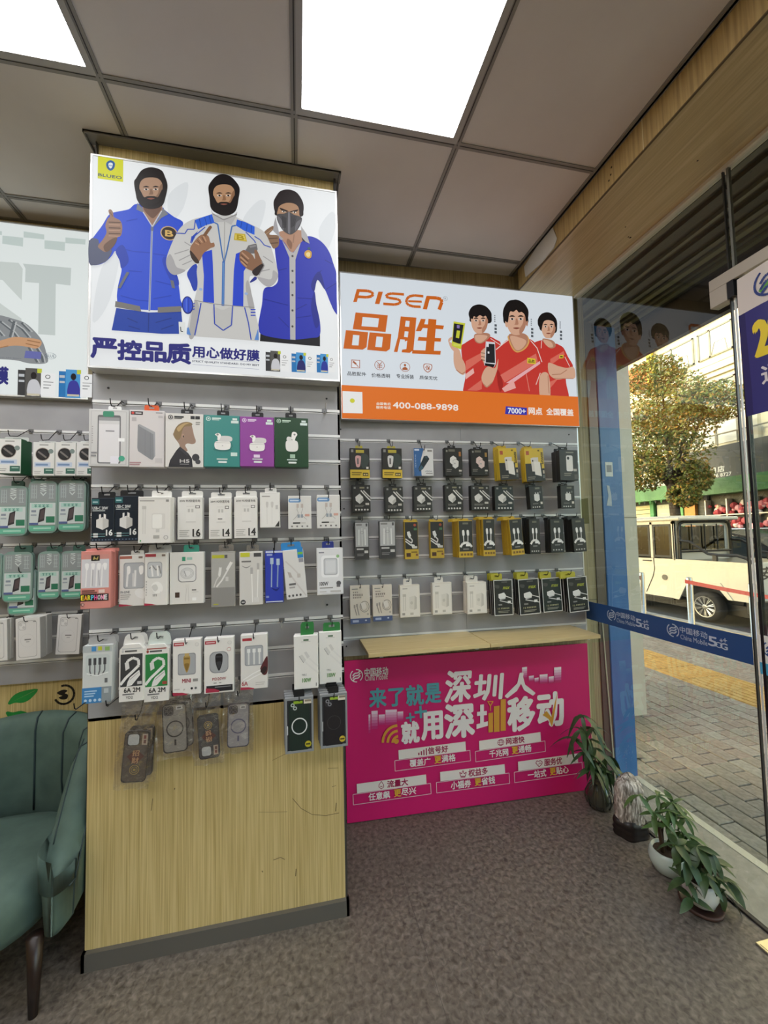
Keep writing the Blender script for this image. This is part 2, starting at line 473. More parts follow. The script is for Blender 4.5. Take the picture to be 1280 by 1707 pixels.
# timber box (soffit) along the glass front
mb = MB(); sm, fa = WOOD_SOFFIT(), WOOD_FASCIA()
mb.box((1.222,-3.1,2.744), (1.60,1.871,2.86), sm)
soffit = struct('trim_soffit', mb)
f = MB(); f.box((1.218,-3.1,2.742), (1.223,1.870,CEIL-.004), fa); f.build('fascia_board', soffit)
f = MB(); f.box((1.2165,-3.1,2.741), (1.2235,1.870,2.745), mat('seam_dark','5c4a2c',.6)); f.box((1.2165,1.08,2.743), (1.219,1.083,CEIL-.004), mat('seam_light','d9c89a',.6)); f.build('board_seam', soffit)
f = MB()
for x, y, r in ((1.451,1.081,.003),(1.443,1.389,.003),(1.517,1.438,.0045),(1.505,1.436,.003)):
    f.lathe([(r,0),(r,.001)], mat('drill_hole','2a2218',.9), 8, (x,y,2.7434))
for y, z in ((1.235,2.775),(1.225,2.79),(1.22,2.815)): f.box((1.2172,y-.003,z-.003), (1.2185,y+.003,z+.003), MATS['drill_hole'])
f.build('drill_hole', soffit)
f = MB(); f.box((1.565,-3.1,2.731), (1.60,1.873,2.744), mat('pale_trim','cfc6b4',.4)); f.build('edge_trim', soffit)
p = MB(); q = [(1.568,2.857),(1.543,2.782),(1.567,2.752),(1.66,2.747),(1.798,2.768),(1.81,2.833),(1.691,2.857)]
p.face([(1.2150+.0012*(i%2),)+v for i, v in enumerate(q)][::-1], mat('torn_paper','cfcac0',.8)); p.face([(1.2172,)+v for v in q], MATS['torn_paper'])
tag(p.build('torn_paper'), 'torn strip of whitish paper stuck to the ceiling box near the corner', 'paper')

# glass front: fixed pane, transom pane and door leaf
clear = glass_mat('clear_glass', 'eef3f0', 1.5, 0, 1.7)
edge = mat('black_seal','15151a',.35); chrome = mat('bright_metal','d8d8d6',.2,.8)
w1 = MB(); w1.box((XG-.005,1.094,.012), (XG+.005,1.897,2.735), clear); win = struct('window_1', w1)
e = MB(); e.box((XG-.0052,1.0895,.2), (XG+.0052,1.094,2.735), mat('pane_rim','2a2b28',.3)); e.build('pane_edge', win)
e = MB(); e.box((XG-.008,1.095,0), (XG+.008,1.897,.006), mat('dark_channel','2c2926',.6)); e.build('pane_channel', win)
w2 = MB(); w2.box((XG-.005,-3.0,2.345), (XG+.005,1.070,2.735), clear); win2 = struct('window_2', w2)
e = MB(); e.box((XG-.006,1.070,2.345), (XG+.006,1.078,2.735), mat('joint_grey','6d6f68',.4)); e.build('pane_joint', win2)
w3 = MB(); w3.box((XG-.006,.12,.012), (XG+.006,1.058,2.33), clear); door = struct('door_1', w3)
e = MB(); e.box((XG-.009,1.058,.012), (XG+.009,1.067,2.33), edge); e.build('door_seal', door)
e = MB(); e.box((XG-.003,1.078,.012), (XG+.003,1.082,2.25), mat('silver_seal','e4e4de',.3,.1)); e.build('door_stop', door)
cl = mat('clamp_metal','b8b0a2',.35,.35)
e = MB(); e.box((XG-.02,.80,2.300), (XG+.02,1.152,2.345), cl, .002); e.box((XG-.02,1.092,2.236), (XG+.02,1.152,2.302), cl, .002); e.build('patch_clamp', door)
e = MB(); e.box((XG-.0215,1.068,2.240), (XG+.0215,1.090,2.30), edge); e.build('clamp_gap', door)
sp = MB(); sp.box((1.492,.80,0), (1.565,1.09,.006), mat('brushed_plate','cfc7a6',.25,.7), .002)
sp.box((1.50,.81,.006), (1.557,1.08,.0075), MATS['brushed_plate'])
tag(sp.build('floor_spring_plate'), 'bright metal floor plate under the glass door at the sill', 'door plate')
# end of the shop front: metal channel, blue panel, cream pillar
mb = MB(); mb.box((1.655,1.90,-.02), (1.712,1.99,2.62), mat('brown_metal','6a5f55',.35,.5)); mb.box((1.712,1.93,-.02), (1.742,1.99,2.62), mat('black_gap','16130f',.6)); struct('trim_1', mb)
mb = MB(); mb.tube([(1.705,1.895,.0),(1.69,1.897,.45),(1.672,1.898,.92)], .004, mat('cream_strip','c9bfa6',.5), 6); tag(mb.build('loose_strip'), 'thin cream edging strip leaning on the dark door frame', 'strip')
blue = textured('blue_sheet', [(0.3,'3f6da6'),(0.7,'4d7cb4')], (3,3,1), 4, 5, 0.3)
mb = MB(); mb.box((1.742,1.925,-.0), (1.885,2.0,2.62), blue, .004); pan = struct('trim_2', mb)
mb = MB(); mb.box((2.0,2.6,-.04), (2.655,3.4,4.5), textured('cream_stone', [(0.3,'cfc6b0'),(0.7,'dcd4c0')], (1,1,1), 5, 6, 0.4)); pil = struct('wall_neighbour', mb)
jj = MB(); jj.box((2.0,2.597,1.498), (2.657,2.6,1.502), mat('stone_joint','8d8674',.8)); jj.box((2.0,2.597,.70), (2.657,2.6,.704), MATS['stone_joint']); jj.build('stone_joint', pil)
# stickers on the blue panel (the code itself is left out)
s1 = MB(); s1.box((1.768,1.9235,1.715), (1.818,1.925,1.80), mat('sticker_white','e6e6e2',.5)); st = s1.build('sticker'); tag(st, 'small white notice sticker on the blue panel, with grey square', 'sticker')
s1 = MB(); s1.box((1.776,1.923,1.74), (1.810,1.9236,1.782), mat('sticker_grey','9c9ca0',.6)); s1.build('printed_square', st)
s1 = MB(); s1.prism([(1.765,1.545),(1.80,1.54),(1.80,1.60),(1.79,1.66),(1.772,1.663),(1.78,1.60)], 1.9235, 1.925, mat('torn_white','c8cdd2',.7)); tag(s1.build('torn_sticker'), 'torn remains of a white sticker lower on the blue panel', 'sticker')
s1 = MB(); s1.box((XG-.0072,1.845,1.44), (XG-.006,1.895,1.58), glass_mat('tape','d9dccf',1.4,.25)); tag(s1.build('clear_tape'), 'strip of yellowed clear tape on the glass beside the slat wall', 'tape')
# sill
mb = MB(); mb.box((1.5735,-3.1,-.04), (1.845,1.925,.0), textured('granite_sill', [(0.3,'8d8880'),(0.7,'a39d94')], (1,1,1), 30, 6, 0.35)); sill = struct('trim_sill', mb)
mb = MB(); mb.box((1.845,-3.1,-.05), (1.885,1.925,.002), mat('sill_nosing','d6cfba',.4)); mb.build('nosing', sill)
mb = MB(); mb.box((1.5695,-3.1,-.01), (1.5735,1.9,.0005), mat('sill_gap','1f1c19',.8)); mb.build('sill_gap', sill)
# canopy of the shop front outside: metal sheet underside and dark fascia
mb = MB(); cm = mat('canopy_sheet','4d4c44',.35,.4); cl2 = mat('canopy_rib','8c8968',.35,.3)
mb.box((1.62,-3.5,2.80), (2.30,2.6,2.86), cm)
can = struct('trim_canopy', mb)
for x, w, m in ((1.68,.03,'5d5c52'),(1.76,.05,'3a3933'),(1.85,.02,'6a685a'),(1.93,.05,'46453e'),(2.01,.03,'747260'),(2.08,.035,'8f8d6e'),(2.14,.02,'6b6952'),(2.20,.03,'8a8868')):
    r = MB(); r.box((x-w/2,-3.5,2.782), (x+w/2,2.6,2.80), mat('rib_'+m, m, .35, .3)); r.build('canopy_rib', can)
r = MB(); r.box((2.27,-3.5,2.565), (2.31,2.6,2.86), mat('navy_fascia','23222e',.4)); r.build('canopy_fascia', can)
# unseen block added above the shop to keep the sun off the pavement
mb = MB(); mb.box((-3.2,-3.5,2.98), (2.3,9.5,6.6), mat('sun_block','b8b0a0',.8)); struct('wall_sun_block', mb)

# ================================================================= SLAT WALLS
RAIL = mat('rail_white','e4e4e2',.3,.05)
groove_mat = mat('groove_dark','6f6f72',.5)
def slat_wall(name, label, y0, spans, ztop, zbot, f=lambda x: 0.0, side=None):
    """each board between two grooves is a slat, each aluminium insert a rail"""
    t = thing(name, label, 'wall panel', ((spans[0][0]+spans[-1][1])/2, y0, zbot))
    ox, oy, oz = t.location
    gz = [GZ-.1*k for k in range(13) if zbot+.02 < GZ-.1*k < ztop-.005]
    edges = [ztop]+[z for z in gz]+[zbot]
    for x0, x1 in spans:
        for a, b in zip(edges[:-1], edges[1:]):
            hi = a-(.007 if a in gz else 0); lo = b+(.007 if b in gz else 0)
            m = MB(); slab(m, x0+.0006-ox, x1-.0006-ox, lo-oz, hi-oz, 0, .016, GREY_BOARD(), lambda x: f(x+ox))
            m.build('slat', t)
    x0, x1 = spans[0][0], spans[-1][1]
    for z in gz:
        m = MB()
        slab(m, x0-ox, x1-ox, z-.007-oz, z+.007-oz, .011, .004, groove_mat, lambda x: f(x+ox))
        slab(m, x0-ox, x1-ox, z-.0015-oz, z+.0085-oz, -.0016, .014, RAIL, lambda x: f(x+ox))
        slab(m, x0-ox, x1-ox, z-.0078-oz, z-.0052-oz, -.0012, .014, RAIL, lambda x: f(x+ox))
        m.build('rail', t)
    s = MB()
    for x, z in [(x0+.05, ztop-.05), (x1-.05, ztop-.05), (x0+.06, GZ-.35), (x1-.06, GZ-.35), (x0+.06, zbot+.05), (x1-.06, GZ-.75)]:
        s.lathe([(.004,0),(.004,.0015),(.002,.002)], STEEL(), 8, (0,0,0))
        for q in range(len(s.v)-24, len(s.v)):
            vx, vy, vz = s.v[q]; s.v[q] = (x-ox+vx, f(x)-vz-.0002, z-oz+vy)
    s.build('screw', t)
    if side:
        m = MB(); m.box((side-ox, f(side)-.001, zbot-oz), (side+.008-ox, f(side)+.03, ztop-oz), ALU(), .001); m.build('end_cap', t)
    return t
slat_wall('slat_wall', 'grey slat wall on the wooden pillar under the middle lightbox', YP, [(XPL, XPR)], 1.99, .79)
slat_wall('slat_wall', 'grey slat wall in the recess beside the glass, under the orange banded lightbox', YB-.02, [(XPR+.004,.865),(.865,1.558)], 1.995, .80, RT, 1.558)
slat_wall('slat_wall', 'grey slat wall in the recess above the green armchair', YB-.022, [(-2.1,XPL-.006)], 2.05, .80)

# ================================================================= BACKLIT SIGNS
def lightbox(label, x0, x1, z0, z1, y, depth, f, prims, face='f2f5f6'):
    t = thing('lightbox_sign', label, 'sign', ((x0+x1)/2, y+f((x0+x1)/2)+depth, z0))
    ox, oy, oz = t.location
    body = MB(); side = mat('sign_frame','d9dad8',.35,.2)
    slab(body, x0-ox, x1-ox, 0, z1-z0, y-oy+.003, depth-.003, side, lambda x: f(x+ox)); body.build('case', t)
    rim = MB(); al = ALU(); q = .006
    for a, b, c, d in ((x0,x1,z0,z0+q),(x0,x1,z1-q,z1),(x0,x0+q,z0+q,z1-q),(x1-q,x1,z0+q,z1-q)):
        slab(rim, a-ox, b-ox, c-z0, d-z0, y-oy-.0025, .006, al, lambda x: f(x+ox))
    rim.build('frame', t)
    fm = MB(); slab(fm, x0+.003-ox, x1-.003-ox, .003, z1-z0-.003, y-oy, .003, glow(face), lambda x: f(x+ox)); fm.build('light_panel', t)
    pr = Print(lambda u, v, e: (x0+u-ox, y-oy+f(x0+u)-.0006-e, z1-v-z0), .001, .001, glow)
    pr.draw(prims); pr.build('printed_picture', t)
    return t
zero = lambda x: 0.0
SIGN_MID = [
    ('s',[(82,338.2),(134.3,192.2),(161.1,149.1),(189.3,262.1),(162.8,374.1),(109.1,396)],'e4e8ea'),
    ('s',[(250.9,111.3),(314.6,52.9),(300.5,151.3),(258.3,205.2)],'e4e8ea'),
    ('s',[(505.1,169.4),(558.6,87.2),(589.3,90.7),(565.6,193.6),(519.8,249.1)],'e4e8ea'),
    ('s',[(13.1,601.8),(36.7,412.2),(95.3,336.5),(64.1,522.2)],'e4e8ea'),
    ('s',[(786,171.1),(836.3,86.9),(856.2,126.9),(817.5,243.2)],'e4e8ea'),
    ('r',22.1,3.4,102.3,86.7,'d8d92a'),
    ('s',[(62,13.3),(75.5,21),(73.7,40.1),(62.5,52.1),(51.1,44),(48.9,25.8)],'2b5f9c'),
    ('s',[(62.1,21.8),(68.8,25.3),(67.6,36.5),(62.4,43.6),(57,38.3),(55.5,27.7)],'e6eef2'),
    ('r',56.9,32.1,68.3,34,'2b5f9c'),
    ('t', 24.2, 67.3, 98.2, 78.0, 'BLUEO', '34506a', 0.03, 0),
    ('p',[(566.5,589.7),(785.9,583.4),(785.3,628.9),(564.4,626)],'17161c'),
    ('s',[(642.2,220.2),(620.7,245.8),(629.5,347.8),(631,388.7),(613.5,411.1),(580.9,424.8),(572.9,484.4),(563.9,533.7),(559.1,574.3),(570.2,599.4),(623.3,609.1),(673.4,611.1),(696.7,609.2),(751.9,598.6),(783.9,586.9),(786.6,533.7),(773.6,464.4),(767.1,415.1),(779.7,367.8),(806.6,402.5),(826.2,450.8),(842.7,486.8),(858,494.6),(859.2,422.2),(857.2,350.6),(840.9,293.2),(829.2,256.5),(809.3,225.1),(781.2,203.4),(749.1,197.3),(725,211.1),(685,249.8)],'2c37b0'),
    ('s',[(766.3,415.2),(779.7,367.8),(806.6,402.5),(791.5,337.1),(771.2,347.8),(754.6,391.5)],'1f2888'),
    ('s',[(784.6,533.9),(773.6,464.4),(767.1,415.1),(753.5,474.7),(768.3,556)],'222b90'),
    ('l',[(771.2,349.9),(795.6,328.2)],3,'212a8c'),
    ('l',[(698,492.5),(737.7,468)],2.9,'212a8c'),
    ('l',[(631.7,527.4),(670,564.6)],2.8,'212a8c'),
    ('l',[(697.7,525.4),(753,512)],2.8,'212a8c'),
    ('l',[(633.3,347.3),(664.5,335.4)],2.9,'212a8c'),
    ('l',[(808.4,284.5),(836.7,297.9)],3,'212a8c'),
    ('l',[(810.7,402.1),(851.9,372.3)],2.9,'212a8c'),
    ('l',[(578.8,463.6),(667,479.1)],2.8,'212a8c'),
    ('l',[(702.5,446.8),(765.9,444.4)],2.9,'212a8c'),
    ('s',[(632.7,198.6),(719.4,178.2),(729,210.5),(708.8,238.4),(684.8,270.7),(657.7,236.8)],'b48a70'),
    ('s',[(669.6,218.5),(685.2,233.1),(681,258.7),(665.5,235.7)],'8a644e'),
    ('l',[(693.4,198.6),(689.1,232.6)],3.3,'94705a'),
    ('p',[(648,227.7),(676.9,267.5),(684.8,270.7),(690.7,269.9),(712.8,233.6),(717.6,228.8),(697.1,298.3),(693.6,611.5),(674.1,611.1),(674.7,292.7)],'b9b7b6'),
    ('e',686.2,285.1,3.9,4.5,'4a4648'),
    ('e',685.6,343.3,3.9,4.5,'4a4648'),
    ('e',685.1,388.8,3.9,4.5,'4a4648'),
    ('e',684.5,438.3,3.9,4.6,'4a4648'),
    ('e',683.9,498,3.9,4.5,'4a4648'),
    ('e',683.2,560.2,3.9,4.5,'4a4648'),
    ('p',[(624.3,139.5),(634.8,185.9),(639.2,210.2),(653.9,222.7),(644.1,228.2),(628.8,207.5),(613.4,193)],'a8a6a8'),
    ('p',[(719.6,161.3),(741.2,192),(751.9,228.5),(736.8,222.1),(721.1,205.3)],'b4b2b2'),
    ('p',[(721.1,205.3),(736.8,222.1),(750.7,227.8),(724.9,219.5)],'2a2830'),
    ('s',[(582.5,205.6),(613.5,176.4),(615.3,190.7),(601.7,211.2),(632.6,211.1),(637.5,229.1),(634.2,252.3),(616.7,265),(605.2,247.9),(591.9,229)],'8a6a50'),
    ('l',[(599.6,228),(632.5,221.5)],3.7,'5d4432'),
    ('l',[(605.2,245.8),(634.3,239.9)],3.7,'5d4432'),
    ('l',[(588.2,213.1),(613.4,188.9)],3.3,'a98868'),
    ('s',[(667.6,23.8),(644,34),(630.1,53),(618.2,82.1),(621.8,117),(631.3,134.3),(718,125.7),(729.5,100.8),(728.3,67.1),(711.1,35.9),(691.4,24.2)],'241a1a'),
    ('s',[(634.7,106.7),(643.4,90.7),(667.1,77.4),(694.8,76.5),(710.5,88.9),(713.4,115.9),(710,129),(637.2,133.5)],'b08868'),
    ('s',[(640.2,100.8),(666.8,106.9),(672.7,111.4),(651.1,112.6)],'2a1a14'),
    ('s',[(710.4,97.3),(682.6,107.9),(676.6,112.1),(698.4,109.7)],'2a1a14'),
    ('e',655,114.1,7.1,3.3,'e0d4c8'),
    ('e',695.2,111,7.2,3.4,'e0d4c8'),
    ('e',655.7,114,2.8,3.3,'1c120e'),
    ('e',695.2,111,2.8,3.4,'1c120e'),
    ('s',[(633.3,127.8),(654.9,122.5),(674.6,112.4),(694.3,120.8),(714.1,124.2),(723.9,133.3),(715.6,161.9),(701.5,184.9),(681.6,201.1),(662,196.7),(644.6,180.3),(630.4,149)],'4b494b'),
    ('s',[(674.6,113.2),(678.5,121.1),(678.5,192.3),(673.7,197.1),(669.9,189.3),(671.4,122.1)],'77757a'),
    ('s',[(632.1,134.2),(650.7,154.5),(654.3,187.3),(639.6,168.5)],'6a686c'),
    ('s',[(722.7,135.6),(701.9,151.3),(697.5,185.5),(713.7,158)],'6a686c'),
    ('l',[(648.9,131.7),(650.4,179.5)],1.7,'2e2c2e'),
    ('l',[(683.1,126.7),(681.8,175.1)],1.7,'2e2c2e'),
    ('l',[(652,132.9),(652.8,179.2)],1.7,'2e2c2e'),
    ('l',[(687.1,126.1),(684.2,173.1)],1.7,'2e2c2e'),
    ('l',[(655.2,134.2),(655.1,178.9)],1.6,'2e2c2e'),
    ('l',[(691.1,125.5),(686.6,171.1)],1.7,'2e2c2e'),
    ('l',[(658.3,135.4),(657.5,178.5)],1.6,'2e2c2e'),
    ('l',[(695,124.9),(689,169)],1.7,'2e2c2e'),
    ('l',[(661.4,136.6),(659.8,178.2)],1.7,'2e2c2e'),
    ('l',[(699,124.3),(691.4,167)],1.7,'2e2c2e'),
    ('l',[(664.5,137.8),(662.2,177.9)],1.7,'2e2c2e'),
    ('l',[(703,123.8),(693.8,165)],1.6,'2e2c2e'),
    ('s',[(745.2,254.6),(758.3,261.3),(756,282.6),(744,288.3),(732.1,279.3),(732.3,264.6)],'d0a040'),
    ('s',[(745.5,262.9),(753,266.2),(751.3,278.1),(744,282),(737.7,275.7),(738.2,268)],'f0d890'),
    ('e',748.5,247.8,5.6,5.1,'2d5a6a'),
    ('p',[(86.1,547.8),(189.5,554),(295.2,539.8),(302.2,621.8),(233.5,627.5),(72.9,628.2)],'2345a6'),
    ('l',[(121.6,580.6),(153.8,593.9)],3.3,'1a3484'),
    ('l',[(211.5,588.7),(262.7,567.6)],3.2,'1a3484'),
    ('l',[(125.4,608.5),(161.1,617.4)],3.2,'1a3484'),
    ('l',[(189.5,554),(188.1,623.2)],3.3,'1a3484'),
    ('l',[(229.8,611.5),(270.1,591.6)],3.3,'1a3484'),
    ('s',[(150.5,161.6),(121.8,186.7),(79.1,203.4),(59.8,216.6),(39.2,258.3),(13.5,302.5),(1.7,324.3),(-0.2,364.7),(1.6,398.6),(21.7,403),(49.4,388.8),(70.1,364),(82.3,344.1),(95,377.1),(101.6,404.8),(99,429.4),(90.6,472.9),(88.6,515.4),(100,538.4),(189.4,545.9),(293,529.7),(292.1,494.6),(286.4,445.3),(280.7,408.5),(247.1,362.6),(258,311.1),(280.2,257.8),(300.8,210.6),(268.7,192),(238.8,171.1),(227.6,162.3)],'2a4fd0'),
    ('s',[(82.3,344.1),(95,377.1),(101.6,404.8),(123.5,377.7),(116,337.7),(101.6,319.2)],'213fae'),
    ('s',[(247,345.9),(280.7,408.5),(286.4,445.3),(262.2,435.6),(232.3,364.4)],'2342b4'),
    ('l',[(94.6,332.3),(141.1,338.6),(191.8,336.3)],3.3,'2040b2'),
    ('l',[(202.7,339),(247,339.7)],3.3,'2040b2'),
    ('l',[(99.7,502.2),(149.6,513.2),(189.2,513.3)],3.2,'2040b2'),
    ('l',[(203.7,503.6),(262.4,485.2)],3.3,'2040b2'),
    ('l',[(123.7,410.3),(166.8,409.3)],3.3,'2040b2'),
    ('l',[(210.6,437.2),(265.9,447.6)],3.3,'2040b2'),
    ('l',[(115,231.1),(151,217.6)],3.3,'2040b2'),
    ('s',[(0.6,317.2),(25.8,308.9),(33,328.2),(52.4,347.9),(71.7,341.4),(58,379.6),(35.5,396.5),(18.2,403.4),(0.9,396.7)],'575c74'),
    ('s',[(27.8,332.9),(43.2,306.6),(53.4,280.8),(49.7,256.9),(56.4,231.4),(63.4,222.2),(58.6,202.4),(64.9,195.7),(72.7,204.4),(76.5,222.3),(95.4,231.9),(102.7,253.4),(99.5,284.7),(87.1,296.6),(77.5,326.4),(54.2,351.8),(34.9,344.1)],'9a7763'),
    ('s',[(54.2,351.8),(77.5,326.4),(87.1,296.6),(69.5,303),(45.2,330.6)],'6c5040'),
    ('l',[(60.1,243.1),(97.3,239.4)],3.7,'5d4334'),
    ('l',[(60.2,252.1),(95.6,248.7)],3.3,'b8947c'),
    ('l',[(60.3,263.5),(97.4,259.9)],3.7,'5d4334'),
    ('l',[(60.4,272.5),(95.7,269.2)],3.2,'b8947c'),
    ('l',[(60.5,283.9),(97.6,280.4)],3.6,'5d4334'),
    ('l',[(60.6,292.8),(95.9,289.6)],3.3,'b8947c'),
    ('l',[(63.2,205.8),(72.9,220.8)],3.3,'7c5c4a'),
    ('p',[(84.1,523.9),(160.5,534.5),(166,554.3),(82.5,545)],'7b7874'),
    ('p',[(218.4,532.9),(295.2,521.2),(295.3,541.9),(218.5,553.3)],'7b7874'),
    ('p',[(150.5,160.3),(165.2,173.9),(180,205),(199.2,239.8),(218.6,207.7),(231.3,163.8),(251.9,186),(227.8,204.3),(199.3,246),(172.6,193.6),(147.1,185)],'7d8088'),
    ('p',[(163.3,161.7),(231.3,155.4),(231.4,172.3),(199.2,237.7),(170.8,189.7)],'a07a64'),
    ('s',[(170.6,173.1),(227.6,164.4),(209.3,200.7),(194.6,207.1)],'6e4f40'),
    ('l',[(168.9,190),(199.2,239.8),(229.5,176.7)],3.7,'c9ccd2'),
    ('l',[(198.5,239.9),(195.6,368.9),(191.3,549.8)],6.2,'b6bed0'),
    ('l',[(198.5,239.9),(195.6,368.9),(191.3,549.8)],2.1,'5a648a'),
    ('r',194.1,240.5,203,255.9,'6d7484'),
    ('e',254,257.2,28.8,26.8,'c8a87c'),
    ('e',254,257.2,24.9,23,'2c2017'),
    ('t', 242.1, 247.1, 267.1, 268.8, 'B', 'd8b060', 0.05, 0),
    ('p',[(118.4,415),(127.4,418),(99.5,478),(90.6,476.9)],'6c6f78'),
    ('p',[(258.4,429.8),(269.6,430.6),(275.3,459),(264.1,458.2)],'6c6f78'),
    ('s',[(193.5,20.2),(164.2,35.8),(146.2,68.3),(139.1,86.2),(144.8,127),(150.5,151.2),(168.8,173.3),(201.8,174.6),(231.3,157.5),(242.3,124.2),(248.5,80.8),(240.1,48.3),(226.9,25)],'1e1614'),
    ('s',[(158,86.4),(175.4,63.7),(212.2,57.5),(230.1,74.4),(230.3,107.6),(223,133.3),(207.2,152.7),(181.5,156.7),(165.7,142.3),(158.2,119.1)],'b08c72'),
    ('s',[(230.2,76.8),(230.3,107.6),(223,133.3),(207.2,152.7),(205.3,135.1),(217,114.4),(221.7,90)],'8a6a54'),
    ('s',[(167.6,98.9),(178.5,92.4),(188.8,95.4),(179.3,97.4)],'1e1614'),
    ('s',[(170.6,106.8),(178.6,101.3),(186.7,104.7),(178.6,109.3)],'e6ded6'),
    ('e',178.6,105.3,4.1,3.5,'2a1a12'),
    ('s',[(220.6,90.2),(209.4,87.3),(199.1,93.7),(208.7,92.6)],'1e1614'),
    ('s',[(217.6,99.2),(209.5,96.3),(201.4,102.3),(209.5,104.3)],'e6ded6'),
    ('e',209.5,100.3,4.2,3.5,'2a1a12'),
    ('s',[(192.2,101.9),(197.7,103.4),(201.5,117.9),(196,122.5),(186.8,122.5),(189.7,117.9)],'8a6a54'),
    ('s',[(181.7,135.1),(194.2,130.8),(206.7,131.2),(194.2,136.9)],'7a4436'),
    ('s',[(157.4,109.9),(162.6,118.4),(172.2,135.6),(183.2,130.2),(205.2,126.7),(216.3,128.7),(225.9,108.3),(231,98),(231.1,121.6),(221.9,144.3),(205.4,159.6),(183.4,163),(166.9,152.9),(157.6,133.3)],'1e1614'),
    ('s',[(181.7,138.8),(194.2,134.5),(206.7,134.9),(194.2,141.1)],'8a5244'),
    ('p',[(286.8,579.8),(309.2,579.9),(309.3,625.3),(288.8,624.9)],'e6e9e6'),
    ('l',[(293.2,597.8),(294.7,614.2),(301.4,614.4)],2.9,'33363a'),
    ('s',[(314.9,396.2),(346.1,359.9),(351.7,436.8),(338.8,462.6),(324.9,431.6)],'2442b0'),
    ('s',[(531.5,404.5),(551.1,381.4),(554.9,393.5),(535.3,408.3)],'26308c'),
    ('s',[(402.1,166.5),(372,179.3),(338.5,191.7),(305.4,215.8),(281.7,249.8),(256.6,314.2),(244.9,364.1),(255.1,399.2),(276.8,409.6),(309.4,388.8),(338.7,362.9),(350.5,359.4),(346.8,388.4),(349.8,437),(338.9,495),(325,548.8),(317.8,589.6),(314.3,621.9),(339,628.7),(435.2,628),(537.9,628.8),(561.2,626.1),(561.5,580.5),(553.2,539.8),(546.4,507.2),(535.9,445.8),(530,387.9),(554.9,385.9),(574.4,408.1),(597.9,418.2),(621.9,399.5),(632.5,367.8),(626.4,330.2),(611,272.6),(597.4,231.8),(579.7,204.3),(552.2,190.3),(521,178.7),(490,166.2),(466.9,157)],'cdccc8'),
    ('s',[(256.7,334.4),(244.9,364.1),(255.1,399.2),(276.8,409.6),(309.4,388.8),(280.3,380.1),(269.4,353.1)],'aaa8a8'),
    ('s',[(632.5,367.8),(621.9,399.5),(597.9,418.2),(574.4,408.1),(558.8,384.7),(606.1,387.7),(614.3,352.9)],'b0aeae'),
    ('s',[(338.9,503),(320.8,625.4),(339,628.7),(355.4,525.7)],'b0aeac'),
    ('s',[(401.7,517.1),(435.4,522),(465.7,510.9),(465.5,568.3),(437.2,595.3),(409.1,573.4)],'c2c1bd'),
    ('s',[(523.7,401.2),(535.1,445.8),(546.4,507.2),(527,504.9),(515.9,427.1)],'aeacaa'),
    ('l',[(272.9,332.4),(320.3,310)],3.2,'a09e9e'),
    ('l',[(287.5,354.9),(331.3,325)],3.2,'a09e9e'),
    ('l',[(566.8,362.7),(602.4,350.1)],3.4,'a09e9e'),
    ('l',[(579,302.1),(614.5,323.2)],3.4,'a09e9e'),
    ('l',[(305.5,283.4),(335,299.9)],3.2,'a09e9e'),
    ('l',[(298.4,369.8),(331.3,349.5)],3.2,'a09e9e'),
    ('p',[(340.4,196.3),(368.3,180.7),(399.1,165.3),(409.6,196.7),(379.5,209.4),(351.5,229.8)],'2d62d8'),
    ('p',[(486.1,173.1),(517.1,179.2),(549.1,191.6),(548.1,223.6),(513,213.6),(482.1,196.9)],'2d62d8'),
    ('l',[(355.2,188),(362.7,222.1)],2.5,'1c46a8'),
    ('l',[(373.9,179),(381.4,211.2)],2.5,'1c46a8'),
    ('l',[(388.9,170.6),(396.4,202.8)],2.5,'1c46a8'),
    ('l',[(503.5,176.9),(499.5,202.8)],2.6,'1c46a8'),
    ('l',[(522.9,182.6),(518.9,212.8)],2.6,'1c46a8'),
    ('l',[(538.5,188.9),(536.4,216.7)],2.5,'1c46a8'),
    ('p',[(331.2,259.4),(351.5,236),(338.6,266.6),(329.4,288.4)],'2442b0'),
    ('p',[(364.6,316.7),(399,300.7),(401.9,349.1),(406.2,500.4),(368.3,499.3),(371.3,402)],'2747cc'),
    ('p',[(481.7,306),(517.3,284.7),(497.8,316.5),(522.1,347),(509.2,369.5),(507,503.5),(469.6,503.1),(474.6,369.3)],'2747cc'),
    ('l',[(276.3,254.7),(307.3,252.4),(316.4,234.8),(338.6,231.7),(342.2,196.1)],3.6,'3450b4'),
    ('l',[(338.6,258.4),(375.8,218.2)],3.7,'3450b4'),
    ('l',[(548.1,229.9),(567.6,240),(583.3,259.2),(607.1,264.6)],3.9,'3450b4'),
    ('l',[(516.9,217.3),(548,246.9),(551.8,254.8)],3.8,'3450b4'),
    ('l',[(326.8,284.6),(331.2,259.4)],3.7,'3450b4'),
    ('l',[(407.7,197),(419.1,201.6),(435.9,324.2),(441.5,348.4)],4.6,'3f6fae'),
    ('l',[(482.1,196.9),(468.6,202.1),(451.1,297.3),(439.6,348.6)],4.6,'3f6fae'),
    ('l',[(438.9,340.4),(438,394.3),(436.2,507.6)],9.1,'2f63b4'),
    ('l',[(438.1,344.7),(436.2,505.6)],2.4,'7fb0d0'),
    ('l',[(443.1,185.7),(441.2,336)],2.1,'9a9894'),
    ('l',[(405.5,505.3),(407.6,577.6),(437.2,599.4),(465.5,577.4),(470.3,502.2)],4.1,'3048b0'),
    ('l',[(361.7,504.8),(351.8,566.4),(340.8,625.7)],4.1,'3048b0'),
    ('l',[(511.6,506.4),(524.8,563),(534.1,626.2)],4.1,'3048b0'),
    ('l',[(338.9,497),(405.5,503.7),(469.5,504.3),(546.4,503)],2.4,'8a8888'),
    ('l',[(532.8,512.6),(550.3,510.9)],4.6,'3048c0'),
